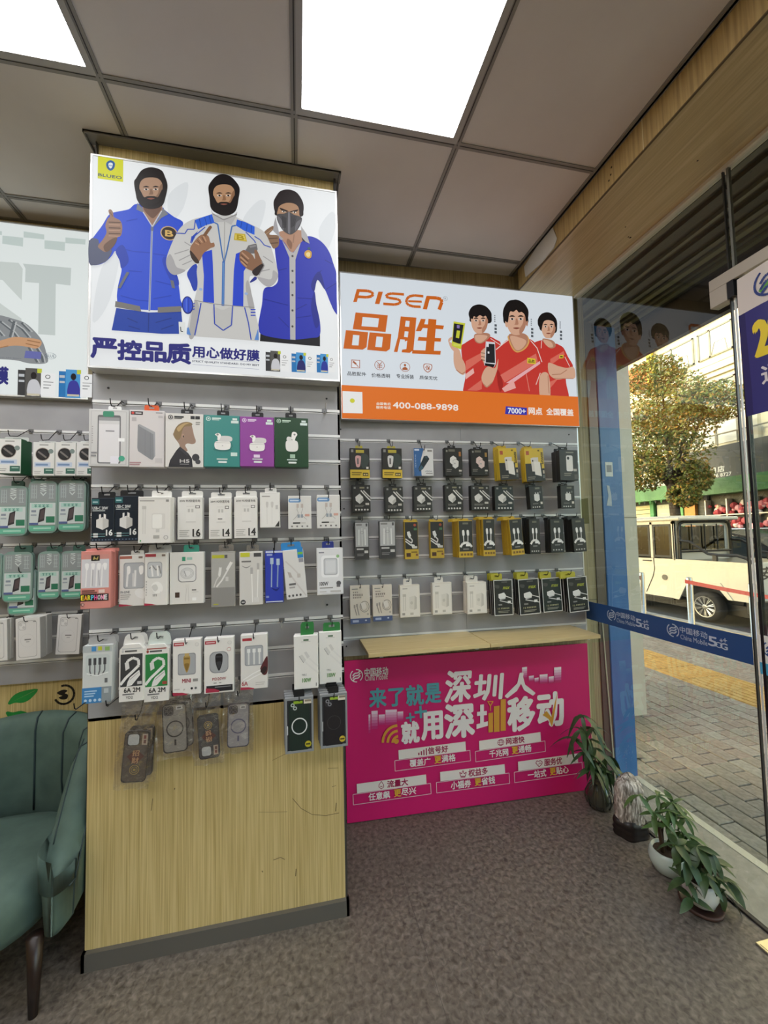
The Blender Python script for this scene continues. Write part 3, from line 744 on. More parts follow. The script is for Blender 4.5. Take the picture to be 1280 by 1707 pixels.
    ('l',[(532.7,523),(550.2,521.3)],4.6,'3048c0'),
    ('l',[(532.7,534.2),(550.1,532.6)],4.6,'3048c0'),
    ('e',317,517.3,19.1,33,'1c2c7c'),
    ('e',317,516.5,15.4,28.2,'3050d0'),
    ('l',[(312.6,493.6),(312.7,541.9)],2.8,'5a78e0'),
    ('l',[(320.6,490.8),(320.7,543.1)],2.8,'1f38a0'),
    ('l',[(333.4,511.7),(340.7,508.5)],3.6,'2a40b8'),
    ('l',[(333.4,521.8),(340.7,518.6)],3.6,'2a40b8'),
    ('l',[(333.4,531.9),(340.7,528.7)],3.6,'2a40b8'),
    ('e',360.9,454.1,5.9,4.9,'9ab4e0'),
    ('e',517.6,453.9,6.2,5,'9ab4e0'),
    ('p',[(315.3,601.8),(320.8,597.3),(328.1,626.8),(314.3,623.9)],'5a8ad0'),
    ('p',[(559.5,580.7),(561.2,626.1),(545.7,626.5)],'5a8ad0'),
    ('p',[(478.2,227.7),(514.9,226),(521.4,254.7),(475,254.5)],'c9b13a'),
    ('p',[(481.2,232.7),(511,231.6),(516.7,250.2),(480.4,249.6)],'e6d068'),
    ('t', 485.8, 233.4, 512.1, 250.0, 'B', 'b09820', 0.06, 0),
    ('s',[(324.7,309.5),(338.6,279),(355.3,256.1),(370.2,247.9),(387,251.8),(394.5,275.7),(405.8,274.2),(408,288.4),(394.5,296.3),(383.2,306.1),(370.2,320.1),(355.3,350.6),(338.7,344.5)],'9a7054'),
    ('l',[(372,253.9),(385.1,231.4),(393.8,216.9)],10.7,'7c583e'),
    ('e',394.1,216.8,4.9,5.4,'7c583e'),
    ('s',[(325.8,313.4),(355.3,350.6),(346.1,359.9),(329.5,341.6)],'3c2a20'),
    ('l',[(342.3,282.6),(355.3,289.1)],4.1,'c69a78'),
    ('l',[(355.3,264.4),(366.4,279.4)],4.1,'c69a78'),
    ('l',[(370.2,254.1),(379.5,273.5)],4.2,'c69a78'),
    ('l',[(349.7,273.4),(360.9,286.3)],2.4,'5a3e2c'),
    ('l',[(364.6,259),(375,278.2)],2.5,'5a3e2c'),
    ('p',[(526.4,268.8),(554.9,257.8),(559.5,279.2),(552.4,297),(534,299.4),(516.5,289)],'6d6a6a'),
    ('p',[(530.2,271.2),(552.6,262.4),(554.1,269.4),(532.9,277.6)],'8d8a8a'),
    ('s',[(495.2,304.3),(503,292.8),(514.6,289.2),(539.8,302.8),(549.5,318.5),(547.7,285),(557.5,285.8),(569.1,311.8),(578.8,331.8),(574.7,353.4),(558.9,374.1),(539.4,365.9),(516.2,356.1),(496.2,333.4)],'8c664c'),
    ('l',[(502.9,299.1),(528,321.1)],5.4,'bc9274'),
    ('l',[(497.8,316.5),(524,338.4)],5.4,'bc9274'),
    ('l',[(500.1,332.9),(520.1,351.4)],5.5,'bc9274'),
    ('l',[(500.2,308.7),(526,330.6)],2.5,'4c3424'),
    ('l',[(498.6,325.6),(522.1,346.2)],2.5,'4c3424'),
    ('s',[(539.4,365.9),(576.9,332),(580.7,348.4),(554.9,383)],'2c2220'),
    ('l',[(573,324),(582.7,339.7),(562.8,380)],3.4,'8a8888'),
    ('s',[(436.6,7.6),(413.7,19.9),(394.7,46.2),(387.1,68.5),(390.8,105.6),(396.5,146.5),(421,163.7),(451.5,165.5),(482.3,142),(493.4,89.5),(495.9,50.8),(478.9,23.8),(459.6,10)],'1a1414'),
    ('s',[(405.2,74),(422.7,52.1),(459.5,46.1),(477.3,62.4),(477.1,94.5),(469.6,119.4),(453.7,138.2),(428.1,142.1),(412.4,128.2),(405.2,105.8)],'b98f6c'),
    ('s',[(477.2,64.7),(477.1,94.5),(469.6,119.4),(453.7,138.2),(451.9,121.2),(463.8,101.2),(468.7,77.5)],'91694c'),
    ('s',[(414.7,86.1),(425.6,79.8),(435.9,82.8),(426.3,84.7)],'1a1414'),
    ('s',[(417.6,93.8),(425.6,88.5),(433.6,91.8),(425.6,96.2)],'e6ded6'),
    ('e',425.6,92.3,4,3.5,'2a1a12'),
    ('s',[(467.6,77.7),(456.5,74.9),(446.2,81.1),(455.7,80.1)],'1a1414'),
    ('s',[(464.6,86.4),(456.5,83.6),(448.3,89.4),(456.4,91.3)],'e6ded6'),
    ('e',456.5,87.5,4.1,3.4,'2a1a12'),
    ('s',[(439.2,89.1),(444.7,90.5),(448.3,104.5),(442.8,109),(433.6,109),(436.6,104.5)],'91694c'),
    ('s',[(428.5,121.2),(440.9,117),(453.4,117.3),(440.9,122.9)],'7a4436'),
    ('s',[(404.4,96.8),(409.5,105.1),(419,121.7),(429.9,116.4),(452,113),(463,115),(472.7,95.2),(477.9,85.2),(477.8,108.1),(468.5,130.1),(451.9,144.9),(429.9,148.2),(413.5,138.4),(404.4,119.5)],'1a1414'),
    ('s',[(428.5,124.8),(440.9,120.6),(453.4,121),(440.9,127)],'8a5244'),
    ('p',[(396.5,148.6),(402.1,162.4),(436.2,178.3),(466.8,169.6),(488.1,145.4),(486.1,158.3),(466.7,199.1),(445.7,189.5),(407.7,197),(400.2,171)],'b9b8b6'),
    ('l',[(402.1,166.5),(440,184),(486.1,156.2)],3.4,'8a8886'),
    ('t', 14.5, 662.9, 90.0, 729.9, '严', '2a2a7c', 0.05, 0),
    ('t', 95.9, 663.7, 168.2, 730.9, '控', '2a2a7c', 0.05, 0),
    ('t', 173.5, 664.0, 246.3, 730.9, '品', '2a2a7c', 0.05, 0),
    ('t', 250.9, 662.2, 327.1, 731.9, '质', '2a2a7c', 0.05, 0),
    ('t', 334.0, 665.6, 562.4, 705.8, '用心做好膜', '2a2a7c', 0.04, 0),
    ('t', 333.1, 717.8, 562.3, 725.6, 'STRICT QUALITY STANDARD. DO MY BEST', '30364e', 0.03, 0),
    ('l',[(334.1,710.6),(562.4,709.2)],1.1,'8a8fb0'),
    ('l',[(334.1,733.6),(562.2,736.3)],1.1,'8a8fb0'),
    ('r',585,669,603.1,740.5,'3c3c3c'),
    ('r',602.1,662.9,637.2,740.7,'5a5854'),
    ('e',620.6,682.4,6.9,9.7,'1c1614'),
    ('s',[(606.6,734.7),(608.5,702.5),(620.6,692.1),(632.5,700.9),(635.6,732.8)],'d0d0d4'),
    ('r',629.4,662.5,639.6,674.6,'c8d040'),
    ('r',637.9,673.1,670,737,'f4f5f4'),
    ('o',653.2,683.3,6.1,5.7,0.3,'4a4a4a'),
    ('r',642.8,697,666,698.6,'8a8a8a'),
    ('r',642.7,705,660.8,707,'8a8a8a'),
    ('r',642.6,713.1,655.5,715.4,'8a8a8a'),
    ('r',586.6,680.1,599.3,687.2,'c4c8cc'),
    ('r',586.5,696.1,599.2,701.6,'c4c8cc'),
    ('r',604.9,731.6,633.8,736.9,'d0c8b0'),
    ('r',678.4,668.4,696.1,738.7,'2a78b8'),
    ('r',695.3,662.5,729.8,738.9,'4a9ad4'),
    ('e',713.6,681.6,6.8,9.5,'1c1614'),
    ('s',[(699.5,733),(701.6,701.4),(713.5,691.1),(725.2,699.8),(728.2,731.1)],'2a2a6c'),
    ('r',722.3,662.1,732.3,674,'c8d040'),
    ('r',730.6,672.5,762.2,735.3,'f4f5f4'),
    ('o',745.8,682.5,6,5.6,0.3,'4a4a4a'),
    ('r',735.4,695.9,758.4,697.5,'8a8a8a'),
    ('r',735.3,703.8,753.2,705.8,'8a8a8a'),
    ('r',735.2,711.7,748,714.1,'8a8a8a'),
    ('r',680,679.3,692.5,686.3,'c4c8cc'),
    ('r',679.8,695,692.3,700.5,'c4c8cc'),
    ('r',697.9,729.9,726.5,735.2,'d0c8b0'),
    ('r',771.1,667.2,785.5,734.8,'2a78b8'),
    ('r',785.2,661.6,813.6,735.3,'4a9ad4'),
    ('e',800.4,680.2,5.6,9.1,'1c1614'),
    ('s',[(788.4,729.3),(790.2,699),(800.2,689.3),(810,697.7),(812.3,727.8)],'2a3a9c'),
    ('r',807.7,661.5,816,673,'c8d040'),
    ('r',814.6,671.6,840.6,732.1,'f4f5f4'),
    ('o',827.2,681.3,5,5.4,0.3,'4a4a4a'),
    ('r',818.5,694.1,837.6,695.8,'8a8a8a'),
    ('r',818.4,701.7,833.3,703.7,'8a8a8a'),
    ('r',818.3,709.3,828.9,711.6,'8a8a8a'),
    ('r',772.3,677.6,782.7,684.4,'c4c8cc'),
    ('r',772.1,692.7,782.5,698,'c4c8cc'),
    ('r',787,726.4,810.9,731.7,'d0c8b0')]
SIGN_RIGHT = [
    ('s',[(1084.9,298.8),(1129.1,279.6),(1148.8,286.8),(1194.2,320.9),(1215.8,293.2),(1242.7,298.8),(1269.2,315.7),(1294.1,364.1),(1322.9,418.6),(1276.6,440),(1274.2,514.7),(1281.4,613.4),(1163.2,618.5),(1162.1,502.1),(1122.9,412),(1106.9,326.8)],'cc3c34'),
    ('p',[(1181.1,383.7),(1268.4,331.4),(1272.7,353),(1179.3,421)],'e07060'),
    ('p',[(1171.5,513.9),(1226.4,492.4),(1173.1,550.6)],'e07060'),
    ('l',[(1273.5,365.4),(1301.5,419.8)],3.8,'f0d8d0'),
    ('l',[(1132.3,281.8),(1126.9,325.5)],3.7,'f0d8d0'),
    ('s',[(1139.6,268.9),(1203.1,276.7),(1218.6,306.7),(1187.4,322.6),(1151.6,299)],'b8846a'),
    ('s',[(1146,274.6),(1189.3,283.9),(1201.4,311),(1174.3,316),(1148.5,293)],'dcae92'),
    ('s',[(1166.5,409.4),(1196.6,410.6),(1229.9,421),(1280.6,428.6),(1325.5,421.5),(1335.8,461.6),(1325.5,487.1),(1267.2,491.5),(1212.6,498.1),(1170.2,470.8)],'dcae92'),
    ('l',[(1186.9,473),(1241.2,466.9),(1283.4,439.6)],4.9,'b8846a'),
    ('l',[(1199.4,493.9),(1322,488.5)],3.7,'b8846a'),
    ('p',[(1239.8,358.2),(1265.8,354.7),(1263.5,373.5),(1237.5,377)],'e0c83c'),
    ('r',1243.7,362.3,1259.6,370,'3a3420'),
    ('s',[(1170.3,115.7),(1136,129.2),(1112.9,165.4),(1119.4,199.1),(1134.9,225.8),(1218.8,231.8),(1233.3,186.9),(1229.6,149.5),(1203.7,123.5)],'1c1818'),
    ('s',[(1136.2,172.5),(1158.8,145.5),(1203.5,141.7),(1223.9,165.3),(1221.8,207.6),(1211.3,239.6),(1191,262.7),(1159.8,264.9),(1141.7,244.8),(1134.3,214.4)],'dcae92'),
    ('s',[(1223.7,168.3),(1221.8,207.6),(1211.3,239.6),(1191,262.7),(1189.9,240),(1205.4,214.9),(1212.7,184.3)],'b8846a'),
    ('s',[(1147,189.5),(1160.6,182.4),(1172.8,187.5),(1161.2,189)],'1c1818'),
    ('s',[(1150,200),(1160,193.9),(1169.6,199.1),(1159.6,204.1)],'e6ded6'),
    ('e',1159.8,199,4.9,4.5,'2a1a12'),
    ('s',[(1211.3,184.4),(1198.1,179.4),(1185.3,186.4),(1196.9,186.1)],'1c1818'),
    ('s',[(1207.2,195.5),(1197.6,190.9),(1187.4,197.7),(1197.1,201.1)],'e6ded6'),
    ('e',1197.3,196,5,4.5,'2a1a12'),
    ('s',[(1176.4,196.1),(1182.9,198.6),(1186.5,217.5),(1179.6,222.8),(1168.5,221.9),(1172.3,216.2)],'b8846a'),
    ('s',[(1161.5,237.4),(1176.8,233.2),(1191.9,235.1),(1176.5,241)],'8a4a3c'),
    ('s',[(1111.9,187.2),(1120.5,147.4),(1156.7,118.1),(1198.5,118.3),(1228.3,149.6),(1231.9,187),(1221.8,199.1),(1212.4,168.5),(1181.7,159.7),(1154.4,167),(1141.2,191.1),(1134.7,216.5),(1123,208.1)],'1c1818'),
    ('s',[(652.1,349.2),(671.2,330),(734.7,291.4),(772.1,295.8),(816.8,281.7),(854.4,295.9),(882.3,315),(863.8,379.7),(841.9,614.7),(664.2,622.7),(669.9,510.7),(667.1,451.8),(654.7,417.1)],'cc3c34'),
    ('p',[(674,427.7),(782,367.1),(780.7,403.1),(672.2,481.1)],'e07060'),
    ('p',[(671.6,498.8),(716,463.7),(721.3,490.1),(670.6,528.3)],'f0b8b0'),
    ('p',[(677.7,586.8),(763.7,523.4),(761.7,576.8),(730.2,587.2)],'e07060'),
    ('l',[(822.7,292.1),(878.8,324.4)],3.7,'f0d8d0'),
    ('s',[(732.2,274.8),(804.8,263.3),(819.9,283.3),(771.1,322.9),(733.8,316.6)],'b8846a'),
    ('s',[(735.1,280.6),(791.7,276.3),(803.9,287.5),(764.9,320.4),(737.1,310.4)],'dcae92'),
    ('s',[(611.9,360.8),(639.2,367.8),(653.1,411.3),(670.2,448.7),(668.7,493.1),(649.9,503.5),(617.2,478.3),(605.3,432)],'dcae92'),
    ('l',[(617.2,478.3),(650.1,500),(668.9,487.1)],4.8,'b8846a'),
    ('p',[(612.5,213.8),(678.8,219.1),(649.1,365.4),(595.8,350.1)],'cfd23c'),
    ('p',[(614.6,224.3),(668.5,228.9),(647.6,337.6),(602.7,324.8)],'242428'),
    ('p',[(629.3,261.8),(647.6,263.4),(640.1,305.5),(621.8,302.1)],'cfd23c'),
    ('p',[(630.3,232),(646.8,233.6),(644.4,250.5),(629.7,249.3)],'8a78b8'),
    ('r',606.7,334.6,646,349.6,'d8dc60'),
    ('s',[(578.7,316),(598.7,299.7),(601.3,311.3),(585.6,327.3),(600.6,335),(597.1,347.1),(621.1,360.2),(632.8,377.2),(611.3,379.8),(591.8,362.2),(582.2,339.3)],'dcae92'),
    ('s',[(760.2,106.9),(722,122.4),(700.8,157.4),(704.1,187.1),(715.7,210.1),(819.6,207.8),(833.8,170.2),(825.5,137.5),(797.9,112.6)],'1c1818'),
    ('s',[(715,170.8),(739.4,141.9),(788.7,137.6),(811.5,162.6),(809.7,207.7),(798.6,241.9),(776.5,266.6),(742.2,269.2),(722,247.9),(713.4,215.5)],'dcae92'),
    ('s',[(811.3,165.8),(809.7,207.7),(798.6,241.9),(776.5,266.6),(775,242.5),(791.7,215.6),(799.3,182.9)],'b8846a'),
    ('s',[(727,188.9),(741.9,181.3),(755.4,186.6),(742.7,188.3)],'1c1818'),
    ('s',[(730.5,200.1),(741.5,193.5),(752,199),(741.1,204.3)],'e6ded6'),
    ('e',741.3,198.9,5.4,4.8,'2a1a12'),
    ('s',[(797.8,183),(783.3,177.8),(769.2,185.4),(782,185)],'1c1818'),
    ('s',[(793.4,194.9),(782.8,190),(771.7,197.4),(782.4,201)],'e6ded6'),
    ('e',782.6,195.5,5.4,4.8,'2a1a12'),
    ('s',[(759.5,195.8),(766.8,198.4),(770.9,218.5),(763.4,224.2),(751.2,223.3),(755.3,217.2)],'b8846a'),
    ('s',[(743.7,239.8),(760.5,235.3),(777.1,237.2),(760.2,243.6)],'8a4a3c'),
    ('s',[(747.5,111.1),(708.7,144.6),(704.3,181.1),(720.8,191.7),(729.5,176),(744.9,180.7),(764.3,167),(782.9,174.5),(798.9,168.3),(810.8,190.3),(816.4,208),(830.1,182.7),(831.5,146.1),(797.9,112.6)],'1c1818'),
    ('s',[(845.4,362.9),(885.2,322.7),(931.6,289),(963,312.3),(1008.8,309.1),(1056,279.9),(1094.7,303),(1116.6,332.4),(1133.5,399.1),(1149.7,481.2),(1111.5,486.4),(1100,621.3),(866.5,631.4),(854.4,536.5),(854.1,464.6)],'cc3c34'),
    ('s',[(854.1,464.6),(854.4,536.5),(868.3,586.6),(885.8,546.8),(872.3,487.5)],'a82a26'),
    ('p',[(872,493.6),(1092.2,358.6),(1101.9,407.2),(895.9,534.3)],'e27466'),
    ('p',[(902.2,537),(1113.5,400.3),(1116.1,415.5),(947.4,531.6)],'f0b4b8'),
    ('p',[(878.6,568.1),(948,516.5),(962.2,561),(893.8,587.2)],'f0b0a8'),
    ('l',[(1027.5,478.8),(1042.9,575.3)],3.7,'e89080'),
    ('l',[(1084.1,536.7),(1113.7,467.9)],4.3,'f0d0c8'),
    ('l',[(931.6,290.2),(895.1,317.2),(852.1,353.4)],4.9,'f2dcd4'),
    ('l',[(1062.3,286.9),(1100.2,327.3),(1126.5,405.7)],4.9,'f2dcd4'),
    ('s',[(931.3,265.9),(1027.6,252.5),(1055.7,287.3),(1034,331.9),(987,359.5),(955,349.5),(931.1,302.4)],'e0a860'),
    ('s',[(936.1,259.4),(1024.5,249.7),(1047.8,287.9),(1024.3,329.5),(987.3,352.1),(960.4,343),(938.8,301.9)],'b8846a'),
    ('s',[(940.1,271.3),(1010.1,278.4),(1035.6,294.9),(1017.8,326.8),(987.5,347.2),(962,336.8)],'dcae92'),
    ('p',[(1038.1,386.7),(1087.4,389.7),(1088,420.3),(1035.5,417.4)],'e6cc3a'),
    ('t', 1043.0, 395.6, 1083.0, 414.5, '品胜', '3a3420', 0.02, 0),
    ('s',[(761,511.6),(779.5,468.9),(804.1,449.5),(841.7,456.3),(862.8,403.9),(857.8,452.3),(845.5,489),(822.7,538.1),(790.2,566.5),(769,546.8)],'dcae92'),
    ('l',[(769,546.8),(790.2,566.5),(822.7,538.1)],4.8,'b8846a'),
    ('s',[(762.9,374.4),(789,348.7),(790.3,396.5),(785.4,444.7),(767.9,409.9)],'dcae92'),
    ('p',[(793.6,311.1),(847.3,313.3),(847.8,431.9),(835.5,453.7),(779.1,445.1)],'d8d8dc'),
    ('p',[(796.2,324.2),(844.4,323.2),(842.8,429.2),(788.5,429)],'28282c'),
    ('r',802.2,367,811.8,378.4,'e8e8ea'),
    ('p',[(782.7,432.9),(842.5,436.4),(832.3,453.9),(784.1,446)],'1c1c20'),
    ('p',[(797.8,315),(810.4,315.3),(809.5,341.3),(795.6,341)],'e8e8ee'),
    ('l',[(764.4,368.3),(786.9,370.4)],8.4,'dcae92'),
    ('l',[(764.1,376.7),(786.6,378.8)],3.6,'3a3a28'),
    ('l',[(763.6,389.3),(786.1,391.4)],8.4,'dcae92'),
    ('l',[(763.3,397.7),(785.8,399.8)],3.6,'3a3a28'),
    ('l',[(763,407.3),(785.5,409.4)],8.3,'dcae92'),
    ('l',[(762.6,415.6),(785.1,417.8)],3.6,'3a3a28'),
    ('s',[(1109.6,485.3),(1163.4,474.3),(1165.2,618.4),(1107.9,620.9)],'dcae92'),
    ('l',[(1159.7,480.7),(1161.6,581.9)],4.9,'b8846a'),
    ('s',[(973.5,63),(933.9,75.9),(904.9,121.4),(901,170.7),(918.9,205.8),(1039.9,196.1),(1052.5,151.8),(1050.3,111.8),(1018.9,74.3)],'1c1818'),
    ('s',[(922.2,138.3),(953,102.1),(1014.7,96.6),(1043,127.9),(1040.5,184.3),(1026.3,227.1),(998.5,258),(955.5,261.3),(930.4,234.6),(919.9,194.1)],'dcae92'),
    ('s',[(1042.8,131.9),(1040.5,184.3),(1026.3,227.1),(998.5,258),(996.7,227.8),(1017.9,194.2),(1027.7,153.3)],'b8846a'),
    ('s',[(937.1,160.9),(955.8,151.4),(972.7,157.9),(956.7,160.1)],'1c1818'),
    ('s',[(941.4,174.9),(955.2,166.6),(968.3,173.5),(954.6,180.2)],'e6ded6'),
    ('e',954.9,173.4,6.7,6,'2a1a12'),
    ('s',[(1025.8,153.5),(1007.6,147),(989.9,156.5),(1005.9,155.9)],'1c1818'),
    ('s',[(1020.2,168.4),(1006.9,162.3),(993,171.4),(1006.3,175.9)],'e6ded6'),
    ('e',1006.6,169.1,6.8,6,'2a1a12'),
    ('s',[(977.7,169.5),(986.8,172.7),(991.8,197.9),(982.3,205),(967.1,203.9),(972.3,196.3)],'b8846a'),
    ('s',[(957.6,224.5),(978.7,218.9),(999.4,221.2),(978.2,229.3)],'8a4a3c'),
    ('e',919,202.8,7.8,20.8,'dcae92'),
    ('e',1043,186.6,6.6,21.1,'b8846a'),
    ('s',[(900.8,173.7),(907.5,121.2),(936.9,81.7),(980.1,60.5),(1028.7,76.5),(1055.3,117.5),(1049,170.7),(1038.1,179),(1032.9,146.1),(1015.2,129),(996.7,133.1),(982.9,119.5),(964.1,132.2),(945.9,131.3),(935.8,155.5),(927.8,194.1),(913.8,189.2)],'1c1818'),
    ('r',847.5,159.9,854.9,166.6,'8c9298'),
    ('r',847.1,170.9,854.5,177.6,'8c9298'),
    ('r',846.7,181.9,854.1,188.6,'8c9298'),
    ('r',846.3,192.9,853.7,199.5,'8c9298'),
    ('r',847.5,211.6,861,224.5,'5a6066'),
    ('r',846.7,231,860.2,243.9,'5a6066'),
    ('r',845.9,250.5,859.5,263.4,'5a6066'),
    ('r',1067.2,163,1074.8,169.8,'8c9298'),
    ('r',1066.7,174.2,1074.3,181,'8c9298'),
    ('r',1066.2,185.4,1073.8,192.2,'8c9298'),
    ('r',1065.7,196.5,1073.3,203.3,'8c9298'),
    ('r',1066.8,215.6,1080.8,228.7,'5a6066'),
    ('r',1065.9,235.4,1079.9,248.6,'5a6066'),
    ('r',1065,255.2,1079,268.4,'5a6066'),
    ('r',1246.6,163.8,1254.5,170.7,'8c9298'),
    ('r',1246.1,175.2,1253.9,182.1,'8c9298'),
    ('r',1245.5,186.5,1253.4,193.4,'8c9298'),
    ('r',1245,197.9,1252.8,204.8,'8c9298'),
    ('r',1246.1,217.2,1260.4,230.5,'5a6066'),
    ('r',1245.1,237.3,1259.4,250.7,'5a6066'),
    ('r',1244.1,257.4,1258.4,270.8,'5a6066'),
    ('r',3,593.7,1342,762,'e8782a'),
    ('p',[(90,88.8),(108.1,87),(88.8,156.4),(70.3,158.1)],'d2691e'),
    ('l',[(95.8,95.2),(144.7,92.4),(166.8,96.3),(174.9,107),(166.3,119.3),(141.5,126.7),(92.7,128.2)],14.9,'d2691e'),
    ('p',[(203,90.8),(226.9,89.5),(206.5,157.7),(182.7,157.8)],'d2691e'),
    ('l',[(339.6,92.9),(273.8,94.1),(249.6,101.4),(243.3,113.1),(258.2,119.3),(303.4,121.6),(320.9,130.2),(312.9,144.5),(287.5,152.4),(227.4,153.8)],13.8,'d2691e'),
    ('l',[(445.3,93.1),(395.8,92.7),(367.4,101.5),(353.2,118.1),(351.2,136),(363.6,148.6),(389.1,153.4),(429.2,151.9)],13.9,'d2691e'),
    ('l',[(361.6,127.4),(436.2,123.7)],11.2,'d2691e'),
    ('p',[(462,90.5),(484.9,90.4),(463.1,163.2),(440.3,163.2)],'d2691e'),
    ('l',[(465.5,97.4),(520.4,95.4),(543.9,100.4),(547.1,115.6),(531.1,158.3)],18.5,'d2691e'),
    ('o',567.9,94.1,12.9,12.4,0.12,'8a8f94'),
    ('t', 563.3, 88.3, 573.0, 99.8, 'R', '8a8f94', 0, 0),
    ('p',[(81.4,212.4),(250,213),(235.9,303.1),(65.2,301.4)],'d2691e'),
    ('p',[(117.4,233.1),(202.8,233.9),(195.8,281.3),(110.6,282.1)],'e3ebf2'),
    ('p',[(30,309),(144.1,311.1),(134.7,390.6),(114,405.3),(15.5,405.7)],'d2691e'),
    ('p',[(66.1,330.8),(99,331.2),(93.1,384.7),(59.3,385.1)],'e3ebf2'),
    ('p',[(151.9,311.5),(266.6,311.7),(256.7,392.2),(236.5,406.4),(137.3,404.2)],'d2691e'),
    ('p',[(187.8,330.6),(221.4,331),(214.2,386.1),(179.8,385.6)],'e3ebf2'),
    ('p',[(318.8,213.2),(403.8,213.2),(382.7,388.6),(362,405.1),(319,404.9),(323,387.7),(332.1,387.1),(338.4,336.5),(313.2,335.8),(296.4,405.4),(277.4,405.7),(300.9,324.2)],'d2691e'),
    ('p',[(345.1,234.2),(366.5,234.5),(362.6,266.7),(340.2,265.9)],'e3ebf2'),
    ('p',[(338.6,291.2),(358.8,291.7),(354,322.8),(333.7,321.7)],'e3ebf2'),
    ('p',[(323.9,352.6),(350.5,340.6),(344.7,386.2),(306.7,393.8)],'e3ebf2'),
    ('p',[(428.4,217.2),(454.2,217.1),(445.7,244.8),(555.3,243.8),(549.3,264.8),(437.4,265.8),(426.5,284.5),(398.3,286.6)],'d2691e'),
    ('p',[(469.9,213.8),(514.2,214.2),(492.9,401.5),(446.4,402)],'d2691e'),
    ('p',[(412.8,315.9),(537.3,314.4),(534.1,333.5),(407.1,336.5)],'d2691e'),
    ('p',[(377.6,389),(533.6,383.5),(529.8,404.2),(374.6,408.3)],'d2691e'),
    ('p',[(55.1,460.5),(99.4,459.6),(98.5,502.6),(53.3,503.4)],'b0623a'),
    ('p',[(58.4,464.2),(96.4,463.2),(95.2,499.4),(56.7,500.2)],'eef2f6'),
    ('l',[(63.5,469.7),(78.7,482.4)],9.7,'b0623a'),
    ('l',[(76.3,480.1),(90.4,496.3)],3.9,'b0623a'),
    ('o',200.3,480.9,26.6,25.6,0.1,'b0623a'),
    ('l',[(188.3,465.9),(200.4,478),(213,464.4)],3.4,'b0623a'),
    ('l',[(200.4,478),(199.9,499.7)],3.4,'b0623a'),
    ('l',[(186.5,481.7),(214.1,481.1)],3.5,'b0623a'),
    ('l',[(186.3,491.6),(213.8,490.9)],3.4,'b0623a'),
    ('o',334.7,481.8,27.3,26,0.1,'b0623a'),
    ('e',334.9,472.8,6.1,7,'b0623a'),
    ('s',[(320.2,497.6),(327,484.7),(342.2,483.9),(348.4,497)],'b0623a'),
    ('s',[(437,461.6),(458.7,457.3),(481.3,462),(479.5,485.8),(457.3,504.8),(436.2,486.8)],'b0623a'),
    ('s',[(440.5,464.5),(458.6,460.8),(477.6,465.2),(476,484.5),(457.4,500.2),(439.9,485.1)],'eef2f6'),
    ('t', 444.5, 467.2, 472.1, 492.8, '保', 'b0623a', 0.02, 0),
    ('t', 33.9, 522.9, 128.7, 542.9, '品胜配件', '3c3e42', 0.015, 0),
    ('t', 157.2, 524.7, 253.1, 545.9, '价格透明', '3c3e42', 0.015, 0),
    ('t', 287.5, 521.3, 380.6, 544.1, '专业拆装', '3c3e42', 0.015, 0),
    ('t', 411.7, 523.4, 508.9, 543.3, '质保无忧', '3c3e42', 0.015, 0),
    ('p',[(6.4,625.7),(107.7,625.7),(107.4,736),(6.4,736.9)],'f4f4f2'),
    ('e',55.9,672.5,12.5,11.6,'d8d840'),
    ('t', 177.9, 675.0, 253.7, 688.5, '全国售后', 'f6ead8', 0.03, 0),
    ('t', 177.5, 693.6, 253.2, 708.1, '服务电话', 'f6ead8', 0.03, 0),
    ('t', 266.0, 670.3, 620.0, 701.9, '400-088-9898', 'fbf3ea', 0.035, 0),
    ('p',[(895,666.8),(1020.5,670.9),(1018.7,711.3),(888.3,710.3)],'3a3ab0'),
    ('t', 906.8, 675.4, 1011.5, 705.8, '7000+', 'f4f4f8', 0.03, 0),
    ('t', 1030.6, 667.1, 1111.7, 706.8, '网点', 'fbf3ea', 0.03, 0),
    ('t', 1137.6, 667.4, 1305.7, 705.7, '全国覆盖', 'fbf3ea', 0.03, 0)]
